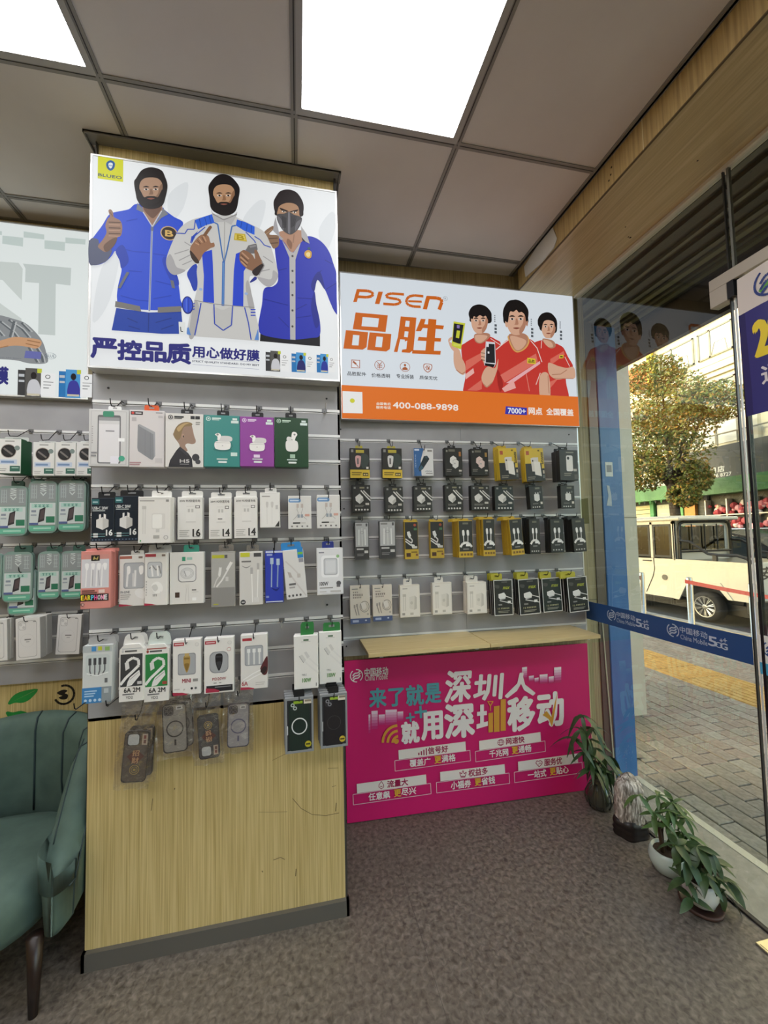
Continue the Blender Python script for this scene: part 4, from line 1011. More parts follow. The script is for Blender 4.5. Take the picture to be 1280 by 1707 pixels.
SIGN_LEFT = [
    ('p',[(525.4,65.6),(603.9,64.8),(603.6,105.8),(525.2,103)],'ccd9d5'),
    ('p',[(605,35.5),(684.5,39.2),(684.9,61.8),(605.5,63.3)],'ccd9d5'),
    ('p',[(686.1,65.7),(766.9,62.9),(765.8,104.7),(686.7,104.3)],'ccd9d5'),
    ('p',[(767.7,41.2),(848.4,39.8),(847,64.4),(768.1,68.1)],'ccd9d5'),
    ('p',[(445.8,47.3),(522.9,47),(523.2,64),(446.3,66.7)],'ccd9d5'),
    ('p',[(372.8,70.5),(445.3,69.5),(445.1,107.1),(373.8,108.9)],'ccd9d5'),
    ('p',[(605.1,183.3),(792.6,180.6),(791,262.5),(733.1,260.9),(734.7,496.8),(669.2,497),(668.4,264.8),(614.9,266.1),(615.4,205.1)],'ccd5d2'),
    ('p',[(298.6,189),(486.2,186.1),(588.7,182),(604.5,206.4),(604,350.2),(530.9,269.1),(488.1,268.7),(489.8,345.8),(604.5,432.6),(604.9,450.7),(306.5,477.6)],'d2dad6'),
    ('p',[(488,265.5),(530.8,267.1),(604.1,353.5),(603.5,379.5),(520.6,290.9),(488.5,288)],'edf4f2'),
    ('s',[(206.8,486.6),(275.3,443),(366.3,421.8),(459.8,419.2),(523.5,424.7),(572.1,435.6),(621.2,452.5),(665.9,497.3),(688.7,534.5),(700.4,572.6),(709.4,614.1),(690.3,628.4),(635.5,630.2),(581.2,619.9),(475,621),(220.9,626.8)],'8e9294'),
    ('l',[(524.1,451.6),(573.2,492.2),(589.9,516.6)],8.9,'62686c'),
    ('l',[(532.7,453.4),(581.9,494.1),(598.6,518.4)],5.1,'b8bcbc'),
    ('l',[(556,442.3),(605.4,476.6),(633.3,513)],8.9,'62686c'),
    ('l',[(564.7,444),(614.1,478.4),(642.1,514.9)],5.2,'b8bcbc'),
    ('l',[(604.9,450.7),(638.3,486.7)],9.1,'62686c'),
    ('l',[(613.6,452.5),(647.1,488.5)],5.2,'b8bcbc'),
    ('l',[(634.2,558.2),(656.8,601.7),(668.2,623.4)],9,'62686c'),
    ('l',[(642.9,560.1),(665.6,603.6),(677,625.4)],5.1,'b8bcbc'),
    ('l',[(655.8,543.5),(684.2,593.2),(690.2,621.9)],9.1,'62686c'),
    ('l',[(664.6,545.4),(693,595.2),(699,623.9)],5.2,'b8bcbc'),
    ('l',[(492.4,460.8),(536.2,514.6)],9,'62686c'),
    ('l',[(501,462.6),(544.7,516.4)],5.1,'b8bcbc'),
    ('l',[(577.7,446.7),(563,518.8)],9,'62686c'),
    ('l',[(586.4,448.5),(571.7,520.6)],5.2,'b8bcbc'),
    ('s',[(370.2,572.2),(473.6,557.9),(536.6,533.7),(579.1,517.5),(622.5,517.1),(666.3,520),(681.9,528.5),(680.6,546.8),(661.6,562.5),(617.8,556.2),(569.2,558),(495.2,581.5),(371,603.4)],'cf9f76'),
    ('l',[(628.1,527.6),(677.6,535.3)],4.6,'a0744e'),
    ('l',[(623,542.9),(672.4,552)],4.5,'a0744e'),
    ('l',[(558.5,558.9),(495.1,580.3)],4.4,'a87c56'),
    ('s',[(299.7,226.9),(260.7,281.9),(268.2,368.8),(304.8,415.2),(350.8,417),(385.6,369.3),(388.5,280),(350.9,227)],'2a2220'),
    ('s',[(284.6,294.3),(303.2,263),(344,258.2),(364.5,285.2),(365.8,334),(358.5,371),(341.5,397.6),(313.1,400.5),(295,377.5),(285.9,342.5)],'c49a78'),
    ('s',[(364.6,288.7),(365.8,334),(358.5,371),(341.5,397.6),(338.8,371.6),(351.2,342.5),(355.6,307.2)],'9a7050'),
    ('s',[(295.6,313.8),(307.6,305.5),(319.2,311.2),(308.6,313.1)],'2a2220'),
    ('s',[(299.2,325.9),(308,318.7),(317.1,324.6),(308.3,330.4)],'e6ded6'),
    ('e',308.1,324.6,4.5,5.1,'2a1a12'),
    ('s',[(354.4,307.3),(341.9,301.7),(330.6,309.9),(341.3,309.5)],'2a2220'),
    ('s',[(351.4,320.2),(342.2,314.9),(333.4,322.8),(342.5,326.7)],'e6ded6'),
    ('e',342.4,320.8,4.5,5.2,'2a1a12'),
    ('s',[(323.1,321.2),(329.3,324),(334,345.7),(328,351.9),(317.8,350.9),(320.9,344.3)],'9a7050'),
    ('s',[(312.6,368.7),(326.3,363.9),(340.3,365.9),(326.6,372.8)],'7a4436'),
    ('s',[(284.7,328.8),(290.7,342),(302,368.4),(314,361.7),(338.5,359.1),(350.9,363.4),(360.8,334.5),(366.2,320),(367.1,354.7),(357.7,387),(339.7,407.5),(315.3,409.9),(296.6,393.2),(285.7,363.2)],'2a2220'),
    ('s',[(312.7,374.3),(326.5,369.4),(340.4,371.4),(326.7,379.1)],'8a5244'),
    ('p',[(623.6,575.1),(683.9,577),(681.7,609.6),(618.8,607.6)],'6a6fb0'),
    ('o',718.5,592,22.3,14.3,0.08,'5a6a7a'),
    ('t', 703.4, 585.3, 734.2, 598.7, 'BLUE', '5a6a7a', 0, 0),
    ('t', 310.2, 611.0, 609.1, 612.8, 'STRICT QUALITY STANDARD. DO MY BEST', '3a3f5c', 0.03, 0),
    ('t', 311.4, 654.2, 559.9, 728.1, '用心做好膜', '2a2a7c', 0.04, 0),
    ('r',597.1,661.8,630.1,778.9,'3c3c3c'),
    ('r',624.9,652.1,686.3,780,'5a5854'),
    ('e',656.4,684.3,11.2,15.8,'1c1614'),
    ('s',[(635.5,769.5),(637.3,717),(656.7,700.1),(676.7,714.7),(683.3,767)],'d0d0d4'),
    ('r',669.9,651.8,687.3,671.8,'c8d040'),
    ('r',684.4,669.4,740.4,774.6,'f4f5f4'),
    ('o',710.3,686.3,10,9.2,0.3,'4a4a4a'),
    ('r',693.6,708.4,732.2,711.5,'8a8a8a'),
    ('r',693.8,721.6,723.8,725.2,'8a8a8a'),
    ('r',694,734.8,715.5,738.9,'8a8a8a'),
    ('r',600.3,679.9,621.4,691.7,'c4c8cc'),
    ('r',600.8,706.1,621.9,715.3,'c4c8cc'),
    ('r',632.6,764.4,680.6,773.7,'d0c8b0'),
    ('r',753,658,784.3,774.4,'2a78b8'),
    ('r',779.7,648.4,838.6,775.6,'4a9ad4'),
    ('e',810,680.5,10.9,15.7,'1c1614'),
    ('s',[(789.6,765),(791.5,712.9),(810.2,696.2),(829.5,710.7),(835.7,762.7)],'3a3a9c'),
    ('r',823.2,648.2,839.8,668.2,'c8d040'),
    ('r',837.1,665.7,890.6,770.3,'f4f5f4'),
    ('o',862,682.6,9.6,9.2,0.3,'4a4a4a'),
    ('r',845.8,704.5,882.9,707.7,'8a8a8a'),
    ('r',846,717.6,874.8,721.3,'8a8a8a'),
    ('r',846.1,730.7,866.8,734.8,'8a8a8a'),
    ('r',755.9,676,776.3,687.8,'c4c8cc'),
    ('r',756.3,702,776.6,711.2,'c4c8cc'),
    ('r',786.8,760,833,769.3,'d0c8b0')]
BOARD = [
    ('p',[(115.3,269.8),(124.6,268.7),(124.3,283.6),(115,284.8)],'f0d4e0'),
    ('p',[(115,284.8),(124.3,283.6),(124,298.6),(114.7,299.7)],'e8b4cc'),
    ('p',[(114.7,299.7),(124,298.6),(123.7,313.6),(114.4,314.7)],'e094b8'),
    ('p',[(114.4,314.7),(123.7,313.6),(123.4,328.5),(114,329.6)],'d874a4'),
    ('p',[(114,329.6),(123.4,328.5),(123.1,343.5),(113.7,344.5)],'d05490'),
    ('p',[(113.7,344.5),(123.1,343.5),(122.7,358.4),(113.4,359.5)],'c83078'),
    ('p',[(130.1,253.1),(161.3,254),(161,268.7),(129.8,267.8)],'f0d4e0'),
    ('p',[(129.8,267.8),(161,268.7),(160.7,283.4),(129.5,282.5)],'e8b4cc'),
    ('p',[(129.5,282.5),(160.7,283.4),(160.3,298.1),(129.2,297.1)],'e094b8'),
    ('p',[(129.2,297.1),(160.3,298.1),(160,312.8),(128.9,311.8)],'d874a4'),
    ('p',[(128.9,311.8),(160,312.8),(159.7,327.4),(128.6,326.4)],'d05490'),
    ('p',[(128.6,326.4),(159.7,327.4),(159.4,342.1),(128.3,341)],'c83078'),
    ('p',[(166.1,274.5),(197.4,275.4),(197.2,283.8),(165.9,282.9)],'f0d4e0'),
    ('p',[(165.9,282.9),(197.2,283.8),(197,292.2),(165.7,291.2)],'e8b4cc'),
    ('p',[(165.7,291.2),(197,292.2),(196.8,300.5),(165.5,299.6)],'e094b8'),
    ('p',[(165.5,299.6),(196.8,300.5),(196.7,308.9),(165.3,307.9)],'d874a4'),
    ('p',[(165.3,307.9),(196.7,308.9),(196.5,317.3),(165.2,316.3)],'d05490'),
    ('p',[(165.2,316.3),(196.5,317.3),(196.3,325.6),(165,324.6)],'c83078'),
    ('p',[(201.1,253.6),(259,256.8),(258.7,269.3),(200.8,266)],'f0d4e0'),
    ('p',[(200.8,266),(258.7,269.3),(258.4,281.8),(200.5,278.4)],'e8b4cc'),
    ('p',[(200.5,278.4),(258.4,281.8),(258.1,294.2),(200.2,290.8)],'e094b8'),
    ('p',[(200.2,290.8),(258.1,294.2),(257.8,306.7),(199.9,303.2)],'d874a4'),
    ('p',[(199.9,303.2),(257.8,306.7),(257.5,319.1),(199.6,315.6)],'d05490'),
    ('p',[(199.6,315.6),(257.5,319.1),(257.2,331.5),(199.4,327.9)],'c83078'),
    ('p',[(261.9,268.3),(291.6,269),(291.4,276.6),(261.7,275.8)],'f0d4e0'),
    ('p',[(261.7,275.8),(291.4,276.6),(291.2,284.2),(261.5,283.4)],'e8b4cc'),
    ('p',[(261.5,283.4),(291.2,284.2),(291,291.7),(261.3,291)],'e094b8'),
    ('p',[(261.3,291),(291,291.7),(290.8,299.3),(261.1,298.6)],'d874a4'),
    ('p',[(261.1,298.6),(290.8,299.3),(290.6,306.9),(261,306.1)],'d05490'),
    ('p',[(261,306.1),(290.6,306.9),(290.5,314.5),(260.8,313.7)],'c83078'),
    ('p',[(945,100),(973.5,98.8),(973.1,109.6),(944.5,110.7)],'f6e8ee'),
    ('p',[(944.5,110.7),(973.1,109.6),(972.6,120.4),(944,121.5)],'ecc8da'),
    ('p',[(944,121.5),(972.6,120.4),(972.1,131.2),(943.6,132.2)],'e2a4c2'),
    ('p',[(943.6,132.2),(972.1,131.2),(971.7,142),(943.1,143)],'d880aa'),
    ('p',[(943.1,143),(971.7,142),(971.2,152.7),(942.7,153.7)],'cc5490'),
    ('p',[(942.7,153.7),(971.2,152.7),(970.7,163.5),(942.2,164.5)],'c4306c'),
    ('p',[(982.1,148.2),(1010.9,147.2),(1010.6,152.2),(981.9,153.2)],'f6e8ee'),
    ('p',[(981.9,153.2),(1010.6,152.2),(1010.4,157.3),(981.7,158.2)],'ecc8da'),
    ('p',[(981.7,158.2),(1010.4,157.3),(1010.2,162.3),(981.5,163.3)],'e2a4c2'),
    ('p',[(981.5,163.3),(1010.2,162.3),(1010,167.3),(981.2,168.3)],'d880aa'),
    ('p',[(981.2,168.3),(1010,167.3),(1009.7,172.4),(981,173.3)],'cc5490'),
    ('p',[(981,173.3),(1009.7,172.4),(1009.5,177.4),(980.8,178.3)],'c4306c'),
    ('p',[(1013.8,161.5),(1037.9,160.1),(1037.7,164.3),(1013.6,165.6)],'f6e8ee'),
    ('p',[(1013.6,165.6),(1037.7,164.3),(1037.5,168.4),(1013.4,169.8)],'ecc8da'),
    ('p',[(1013.4,169.8),(1037.5,168.4),(1037.3,172.6),(1013.3,173.9)],'e2a4c2'),
    ('p',[(1013.3,173.9),(1037.3,172.6),(1037.1,176.7),(1013.1,178)],'d880aa'),
    ('p',[(1013.1,178),(1037.1,176.7),(1036.9,180.9),(1012.9,182.2)],'cc5490'),
    ('p',[(1012.9,182.2),(1036.9,180.9),(1036.8,185),(1012.7,186.3)],'c4306c'),
    ('p',[(1044.6,145.4),(1090.5,145.7),(1090.1,153.9),(1044.2,153.6)],'f6e8ee'),
    ('p',[(1044.2,153.6),(1090.1,153.9),(1089.7,162),(1043.8,161.7)],'ecc8da'),
    ('p',[(1043.8,161.7),(1089.7,162),(1089.3,170.2),(1043.5,169.8)],'e2a4c2'),
    ('p',[(1043.5,169.8),(1089.3,170.2),(1089,178.3),(1043.1,177.9)],'d880aa'),
    ('p',[(1043.1,177.9),(1089,178.3),(1088.6,186.4),(1042.7,186)],'cc5490'),
    ('p',[(1042.7,186),(1088.6,186.4),(1088.2,194.6),(1042.4,194.1)],'c4306c'),
    ('p',[(1095.9,160.3),(1126.3,159.4),(1126,165.4),(1095.6,166.3)],'f6e8ee'),
    ('p',[(1095.6,166.3),(1126,165.4),(1125.7,171.4),(1095.3,172.3)],'ecc8da'),
    ('p',[(1095.3,172.3),(1125.7,171.4),(1125.5,177.4),(1095,178.2)],'e2a4c2'),
    ('p',[(1095,178.2),(1125.5,177.4),(1125.2,183.4),(1094.7,184.2)],'d880aa'),
    ('p',[(1094.7,184.2),(1125.2,183.4),(1124.9,189.3),(1094.5,190.2)],'cc5490'),
    ('p',[(1094.5,190.2),(1124.9,189.3),(1124.6,195.3),(1094.2,196.1)],'c4306c'),
    ('p',[(1130.9,113.8),(1172.6,113.6),(1171.9,127.3),(1130.3,127.4)],'f6e8ee'),
    ('p',[(1130.3,127.4),(1171.9,127.3),(1171.3,141),(1129.6,141.1)],'ecc8da'),
    ('p',[(1129.6,141.1),(1171.3,141),(1170.6,154.6),(1129,154.7)],'e2a4c2'),
    ('p',[(1129,154.7),(1170.6,154.6),(1169.9,168.3),(1128.3,168.3)],'d880aa'),
    ('p',[(1128.3,168.3),(1169.9,168.3),(1169.3,181.9),(1127.7,181.9)],'cc5490'),
    ('p',[(1127.7,181.9),(1169.3,181.9),(1168.6,195.6),(1127,195.5)],'c4306c'),
    *wave_logo(58.3,74.3,30.1,'f2e9e6'),
    ('t', 99.2, 42.1, 217.7, 82.6, '中国移动', 'f2e9e6', 0.015, 0),
    ('t', 100.7, 72.6, 215.0, 103.8, 'China Mobile', 'f2e9e6', 0, 0),
    ('t', 122.0, 144.9, 203.6, 235.6, '来', '58a0a8', 0.035, 0),
    ('t', 219.2, 152.9, 294.5, 237.7, '了', '58a0a8', 0.035, 0),
    ('t', 309.7, 145.1, 397.6, 242.8, '就', '58a0a8', 0.035, 0),
    ('t', 409.1, 145.0, 489.5, 240.6, '是', '58a0a8', 0.035, 0),
    ('t', 518.4, 91.2, 653.3, 244.6, '深', 'f2e9e6', 0.035, 0.12),
    ('t', 672.3, 122.0, 828.4, 249.2, '圳', 'f2e9e6', 0.035, 0.12),
    ('t', 849.5, 130.4, 1017.1, 248.3, '人', 'f2e9e6', 0.035, 0.12),
    ('t', 281.7, 323.8, 368.8, 425.8, '就', 'f2e9e6', 0.045, 0),
    ('t', 386.6, 286.9, 491.7, 418.0, '用', 'f2e9e6', 0.045, 0),
    ('t', 510.9, 260.1, 661.7, 422.9, '深', 'f2e9e6', 0.045, 0),
    ('t', 856.1, 255.9, 1002.2, 422.1, '移', 'f2e9e6', 0.045, 0),
    ('t', 1025.6, 246.8, 1171.2, 417.0, '动', 'f2e9e6', 0.045, 0),
    ('p',[(682.7,307),(736.3,306.6),(735.5,327.6),(682,327.8)],'f2e9e6'),
    ('p',[(701.1,271.9),(721.6,271.6),(717.6,378.3),(697.1,380.5)],'f2e9e6'),
    ('p',[(677.1,369.2),(740,359.5),(739.2,382.5),(676.3,393.1)],'f2e9e6'),
    ('p',[(745,319),(770.2,318.2),(766.5,416.7),(741.3,417.3)],'e0a03c'),
    ('p',[(776,287),(808.4,286.7),(803.2,418.3),(771,418.2)],'e0a03c'),
    ('p',[(815.4,255.5),(844.5,254.9),(838,416.4),(809,416.7)],'e0a03c'),
    ('l',[(755.7,308.4),(756.7,282.1),(743.8,259.9)],5.2,'e0a03c'),
    ('l',[(756.7,282.1),(772.4,262.4)],5.3,'e0a03c'),
    ('l',[(741.5,259.7),(774.7,261.5)],4.2,'e0a03c'),
    ('p',[(1050.5,356.9),(1075.5,337.7),(1100.4,372.4),(1143,243.7),(1126.6,331.5),(1102.8,424.4),(1085.5,381.8)],'e0a03c'),
    ('l',[(303.5,302.6),(350.7,299.9)],9.3,'58a0a8'),
    ('l',[(325.5,279.2),(328.6,324.3)],9.4,'58a0a8'),
    ('l',[(349.1,279.3),(414,278.1)],12.9,'58a0a8'),
    ('l',[(380.1,248.4),(382.7,310)],12.9,'58a0a8'),
    ('l',[(233,415.7),(233.6,410),(235.3,404.6),(237.9,399.7),(241.4,395.5),(245.6,392),(250.4,389.5),(255.6,388.1),(261.1,387.7)],13,'e0a03c'),
    ('l',[(207.9,413.1),(209.1,402.5),(212.1,392.5),(217,383.4),(223.4,375.5),(231.2,369.2),(240.1,364.5),(249.8,361.8),(259.9,361)],13,'e0a03c'),
    ('l',[(182.8,410.5),(184.6,395.1),(189,380.5),(196.1,367.2),(205.4,355.7),(216.8,346.3),(229.8,339.5),(243.9,335.5),(258.8,334.3)],12.9,'e0a03c'),
    ('e',252,410.6,12.8,12.1,'e0a03c'),
    ('p',[(261.5,454.8),(613.6,449.1),(615.3,495.8),(262.5,500.1)],'efe4dc'),
    ('l',[(241.4,503.7),(636.6,496),(638.1,548.2),(242.2,554.2),(241.4,503.7)],3,'e8c4cc'),
    ('t', 413.8, 457.8, 518.8, 491.1, '信号好', 'a01248', 0.03, 0),
    ('t', 318.2, 508.3, 425.0, 543.4, '覆盖广', 'f2e9e6', 0.025, 0),
    ('t', 447.2, 505.8, 481.4, 541.0, '更', 'e8b43c', 0.03, 0),
    ('t', 484.3, 504.1, 558.0, 539.8, '满格', 'f2e9e6', 0.025, 0),
    ('r',362.6,478.2,369.2,490.4,'a01248'),
    ('r',375.8,472.3,382.2,491.8,'a01248'),
    ('r',389,466.3,395.2,493.3,'a01248'),
    ('r',402.3,460.3,408.3,494.7,'a01248'),
    ('p',[(687.7,453.6),(1033.4,443.3),(1034.8,491.6),(688.2,500.5)],'efe4dc'),
    ('l',[(665.5,504.3),(1057.5,491.8),(1058.6,545.9),(665.9,556.5),(665.5,504.3)],3.1,'e8c4cc'),
    ('t', 837.2, 454.8, 939.9, 487.9, '网速快', 'a01248', 0.03, 0),
    ('t', 741.7, 508.1, 846.1, 543.3, '千兆网', 'f2e9e6', 0.025, 0),
    ('t', 868.4, 504.2, 901.5, 540.2, '更', 'e8b43c', 0.03, 0),
    ('t', 904.9, 502.0, 976.7, 538.1, '通畅', 'f2e9e6', 0.025, 0),
    ('o',807.3,473.6,18.7,16.9,0.14,'a01248'),
    ('o',807.3,473.6,9.4,16.9,0.2,'a01248'),
    ('l',[(788.7,471.7),(826,473.4)],2.6,'a01248'),
    ('l',[(792.8,463.6),(822.5,466.6)],2.6,'a01248'),
    ('l',[(792.1,480.5),(821.8,483.6)],2.6,'a01248'),
    ('p',[(49.5,592.4),(399.7,588),(401.6,633.6),(50.6,636.5)],'efe4dc'),
    ('l',[(30.3,639.8),(422.1,634.1),(423.8,685.1),(31.4,689.1),(30.3,639.8)],3,'e8c4cc'),
    ('t', 200.9, 595.8, 305.6, 628.7, '流量大', 'a01248', 0.03, 0),
    ('t', 106.5, 644.6, 213.0, 679.4, '任意飙', 'f2e9e6', 0.025, 0),
    ('t', 234.8, 642.8, 269.1, 677.3, '更', 'e8b43c', 0.03, 0),
    ('t', 271.8, 641.3, 345.3, 676.4, '尽兴', 'f2e9e6', 0.025, 0),
    ('l',[(171.4,593.9),(182.7,612.9),(183.3,622.5),(170.6,630.6),(158.2,619.5),(159.3,610),(171.4,593.9)],2.9,'a01248'),
    ('l',[(164.9,620.3),(169.2,616),(172.4,621.2),(177.6,617)],2.5,'a01248'),
    ('p',[(473.5,584.4),(823.1,585.1),(824.7,632.3),(474.2,630.2)],'efe4dc'),
    ('l',[(452.4,633.7),(846.6,632.7),(847.9,685.5),(453,684.7),(452.4,633.7)],3,'e8c4cc'),
    ('t', 624.7, 590.2, 728.8, 625.8, '权益多', 'a01248', 0.03, 0),
    ('t', 529.0, 639.6, 634.9, 677.0, '小福券', 'f2e9e6', 0.025, 0),
    ('t', 657.2, 639.4, 690.9, 675.5, '更', 'e8b43c', 0.03, 0),
    ('t', 694.0, 638.3, 766.9, 675.6, '省钱', 'f2e9e6', 0.025, 0),
    ('l',[(576.9,597.3),(581.6,617.8),(606.7,620.7),(612.8,599.8),(601.7,608.5),(595.1,591.1),(587.4,606.8),(576.9,597.3)],3.6,'a01248'),
    ('l',[(581.5,622.7),(606.6,624.8)],3.6,'a01248'),
    ('p',[(898.7,580.9),(1244.2,576.2),(1245.4,625),(899,628.3)],'efe4dc'),
    ('l',[(875.6,631.9),(1268.8,625.4),(1269.6,680),(875.7,684.7),(875.6,631.9)],3.1,'e8c4cc'),
    ('t', 1048.1, 584.6, 1150.5, 619.7, '服务优', 'a01248', 0.03, 0),
    ('t', 952.0, 637.0, 1056.1, 674.2, '一站式', 'f2e9e6', 0.025, 0),
    ('t', 1078.6, 635.0, 1111.5, 671.9, '更', 'e8b43c', 0.03, 0),
    ('t', 1115.1, 633.3, 1186.5, 670.9, '贴心', 'f2e9e6', 0.025, 0),
    ('l',[(1017.3,620.2),(999.1,599.2),(1005.3,587.9),(1016.7,592.6),(1024.6,588.3),(1035.8,596.4),(1033.3,608.2),(1017.3,620.2)],3.7,'a01248'),
    ('l',[(1014,607.8),(1022.1,600.1),(1029.5,606.1)],3.1,'a01248')]
lightbox('large backlit sign on the pillar showing three men in blue and grey clothes', -.694, .165, 1.990, 2.752, 1.444, .05, zero, SIGN_MID)
lightbox('backlit sign with an orange bottom band and three men in red shirts', .221, 1.566, 1.987, 2.752, 1.896, .035, lambda x: -.0157*(x-.22), SIGN_RIGHT, 'e3ebf2')
lightbox('backlit sign with pale grey block letters, cut off beside the pillar sign', -1.78, -.912, 2.032, 2.812, 1.905, .045, zero, SIGN_LEFT, 'edf4f2')

# magenta board standing under the shelf
t = thing('advertising_board', 'magenta cardboard poster of a phone network standing on the floor under the shelf', 'poster', (.89, 1.93, 0.004))
m = MB(); slab(m, .219-.89, 1.556-.89, 0, .776, 0, .006, mat('magenta_card','d2176a',.45), lambda x: RT(x+.89)); m.build('board', t)
pr = Print(lambda u, v, e: (.219+u-.89, RT(.219+u)-.0004-e, .776-v), .001, .001, ink); pr.draw(BOARD); pr.build('printed_picture', t)
# shelf of two boards
for a, b, lab in ((.295,.868,'pale wooden shelf board over the magenta poster, half towards the pillar'), (.872,1.46,'pale wooden shelf board over the magenta poster, half towards the glass')):
    t = thing('shelf', lab, 'shelf', ((a+b)/2, 1.80, .868), group='shelf boards over the poster')
    m = MB(); y1 = 1.93+RT((a+b)/2)-1.80
    m.box((a-(a+b)/2, -.13, 0), (b-(a+b)/2, y1, .018), textured('shelf_wood', [(.3,'c9b27c'),(.7,'dcc794')], (3,60,30), 2, 4, .4), .001); m.build('board', t)
    m = MB()
    for x in (a+.06, b-.06): m.box((x-.008-(a+b)/2, -.13+.01, -.006), (x+.008-(a+b)/2, y1, 0), ALU()); 
    m.build('bracket', t)
# tangle of dust and cable ends in the slot above the poster
# stickers on the wood behind the armchair
LEAF = [(-19,6),(-12,-4),(0,-9),(19,-10),(10,3),(0,8),(-10,7),(-17,9)]
def leaf_sticker(cx, cz, s, flip, label):
    pts = [(x*s, -y*s*flip) for x, y in spline(LEAF, 3)]
    m = MB()
    pr = Print(lambda u, v, e: (u, -.0006-e, v)); pr.poly(pts, '1f8a3c'); pr.poly([(-15*s,-6*s*flip),(14*s,7.5*s*flip),(15*s,8.4*s*flip)], '9c8f66')
    o = pr.build('leaf_sticker', None); o.location = (cx, YB-.0002, cz)
    tag(o, label, 'sticker')
leaf_sticker(-1.168, .735, .0029, 1, 'green leaf shaped sticker on the wood above the armchair back, whole')
leaf_sticker(-1.175, .655, .0029, -1, 'green leaf shaped sticker half hidden behind the armchair back')
pr = Print(lambda u, v, e: (u, -.0006-e, -v), .001, .001)
pr.draw([('l', [(38*math.cos(a)*(1-.0*a), 40*math.sin(a)) for a in [-1.9+i*.33 for i in range(15)]], 9, '17120e'),
         ('s', [(-28,-12),(-5,-22),(12,-16),(2,-6),(14,2),(10,18),(-8,20),(-22,10),(-8,4),(-20,-2)], '17120e')])
o = pr.build('swirl_sticker', None); o.location = (-1.012, YB-.0002, .73); tag(o, 'black swirl shaped sticker on the wood above the armchair', 'sticker')

# lettered band and door stickers on the glass
band = thing('glass_band', 'dark blue lettered safety band across the fixed glass pane', 'sticker', (XG-.0062, 1.5, .912))
m = MB(); bz = mat('band_blue','24497f',.4); m.box((-.0004,-.405,0), (.0004,.397,.098), bz); m.build('band', band)
for u0 in (152, 482):
    u = u0
    pr = Print(lambda u, v, e: (-.0006-e, .397-u, .098-v), .001, .001, ink)
    pr.draw(wave_logo(u+25, 45, 26, 'b9c3d4'))
    pr.draw([('t', u+56, 20, u+167, 46, '中国移动', 'b9c3d4', .008), ('t', u+57, 53, u+166, 73, 'China Mobile', 'b9c3d4')])
    pr.draw(plus5g(u+170, 32, 36, 'b9c3d4'))
    pr.build('lettering', band)
ban = thing('door_banner', 'purple blue banner with yellow digits hanging on the glass door', 'banner', (XG-.012, .900, 1.79))
m = MB(); N = 12
def bpt(u, v):      # metres from the top corner by the door edge, slightly wavy
    return (-.006-.010*math.sin(u*16+v*4)*min(1,u*9+.2)-.004*math.sin(v*11), .158-u, .50-v)
cw = mat('banner_white','cfc7c0',.55); cp = mat('banner_purple','2b2a72',.45); cd = mat('banner_edge','1d1d5c',.5)
def strip(v0, v1, mm, u0=0.0, u1=.46, n=24):
    b = len(m.v); k = m.mi(mm)
    for i in range(n+1):
        u = u0+(u1-u0)*i/n
        for jv in range(5): m.v.append(bpt(u, v0+(v1-v0)*jv/4))
    for i in range(n):
        for jv in range(4):
            a = b+i*5+jv; m.f.append((a, a+1, a+6, a+5)); m.m.append(k)
strip(0, .135, cw); strip(.135, .50, cd, 0, .022, 3); strip(.135, .50, cp, .022)
m.build('cloth', ban, smooth=True)
pr = Print(lambda u, v, e: tuple(Vector(bpt(u,v))+Vector((-.0012-e,0,0))), 1, 1, ink)
pr.draw(wave_logo(.105, .067, .048, '2a3f7c')); pr.step = 4e-5; pr.draw([('l', [(.072,.092),(.10,.075),(.11,.06),(.138,.045)], .012, '5a9a3a')])
pr.build('logo', ban)
banp = lambda u, v, e: tuple(Vector(bpt(u,v))+Vector((-.0012-e,0,0)))
pr = Print(banp, 1, 1, ink)
pr.draw([('t', .048, .19, .128, .305, '29', 'e8cf38', .06), ])
pr.build('digits', ban)
pr = Print(banp, 1, 1, ink); pr.draw([('t', .055, .345, .115, .405, '通', 'd9d2d6', .025)]); pr.build('lettering', ban)
st = thing('door_sticker', 'white and light blue network sticker on the glass door beside the band', 'sticker', (XG-.0072, 1.0, .87))
m = MB(); m.box((-.0003,-.09,.06), (.0003,.075,.155), mat('door_white','e4e2de',.5)); m.box((-.0003,-.09,.02), (.0003,.075,.06), mat('door_cyan','4aa3c8',.5)); m.build('film', st)
pr = Print(lambda u, v, e: (-.0006-e, .075-u, .155-v), .001, .001, ink); pr.draw(wave_logo(38, 44, 26, '2a4f8c')); pr.build('print', st)

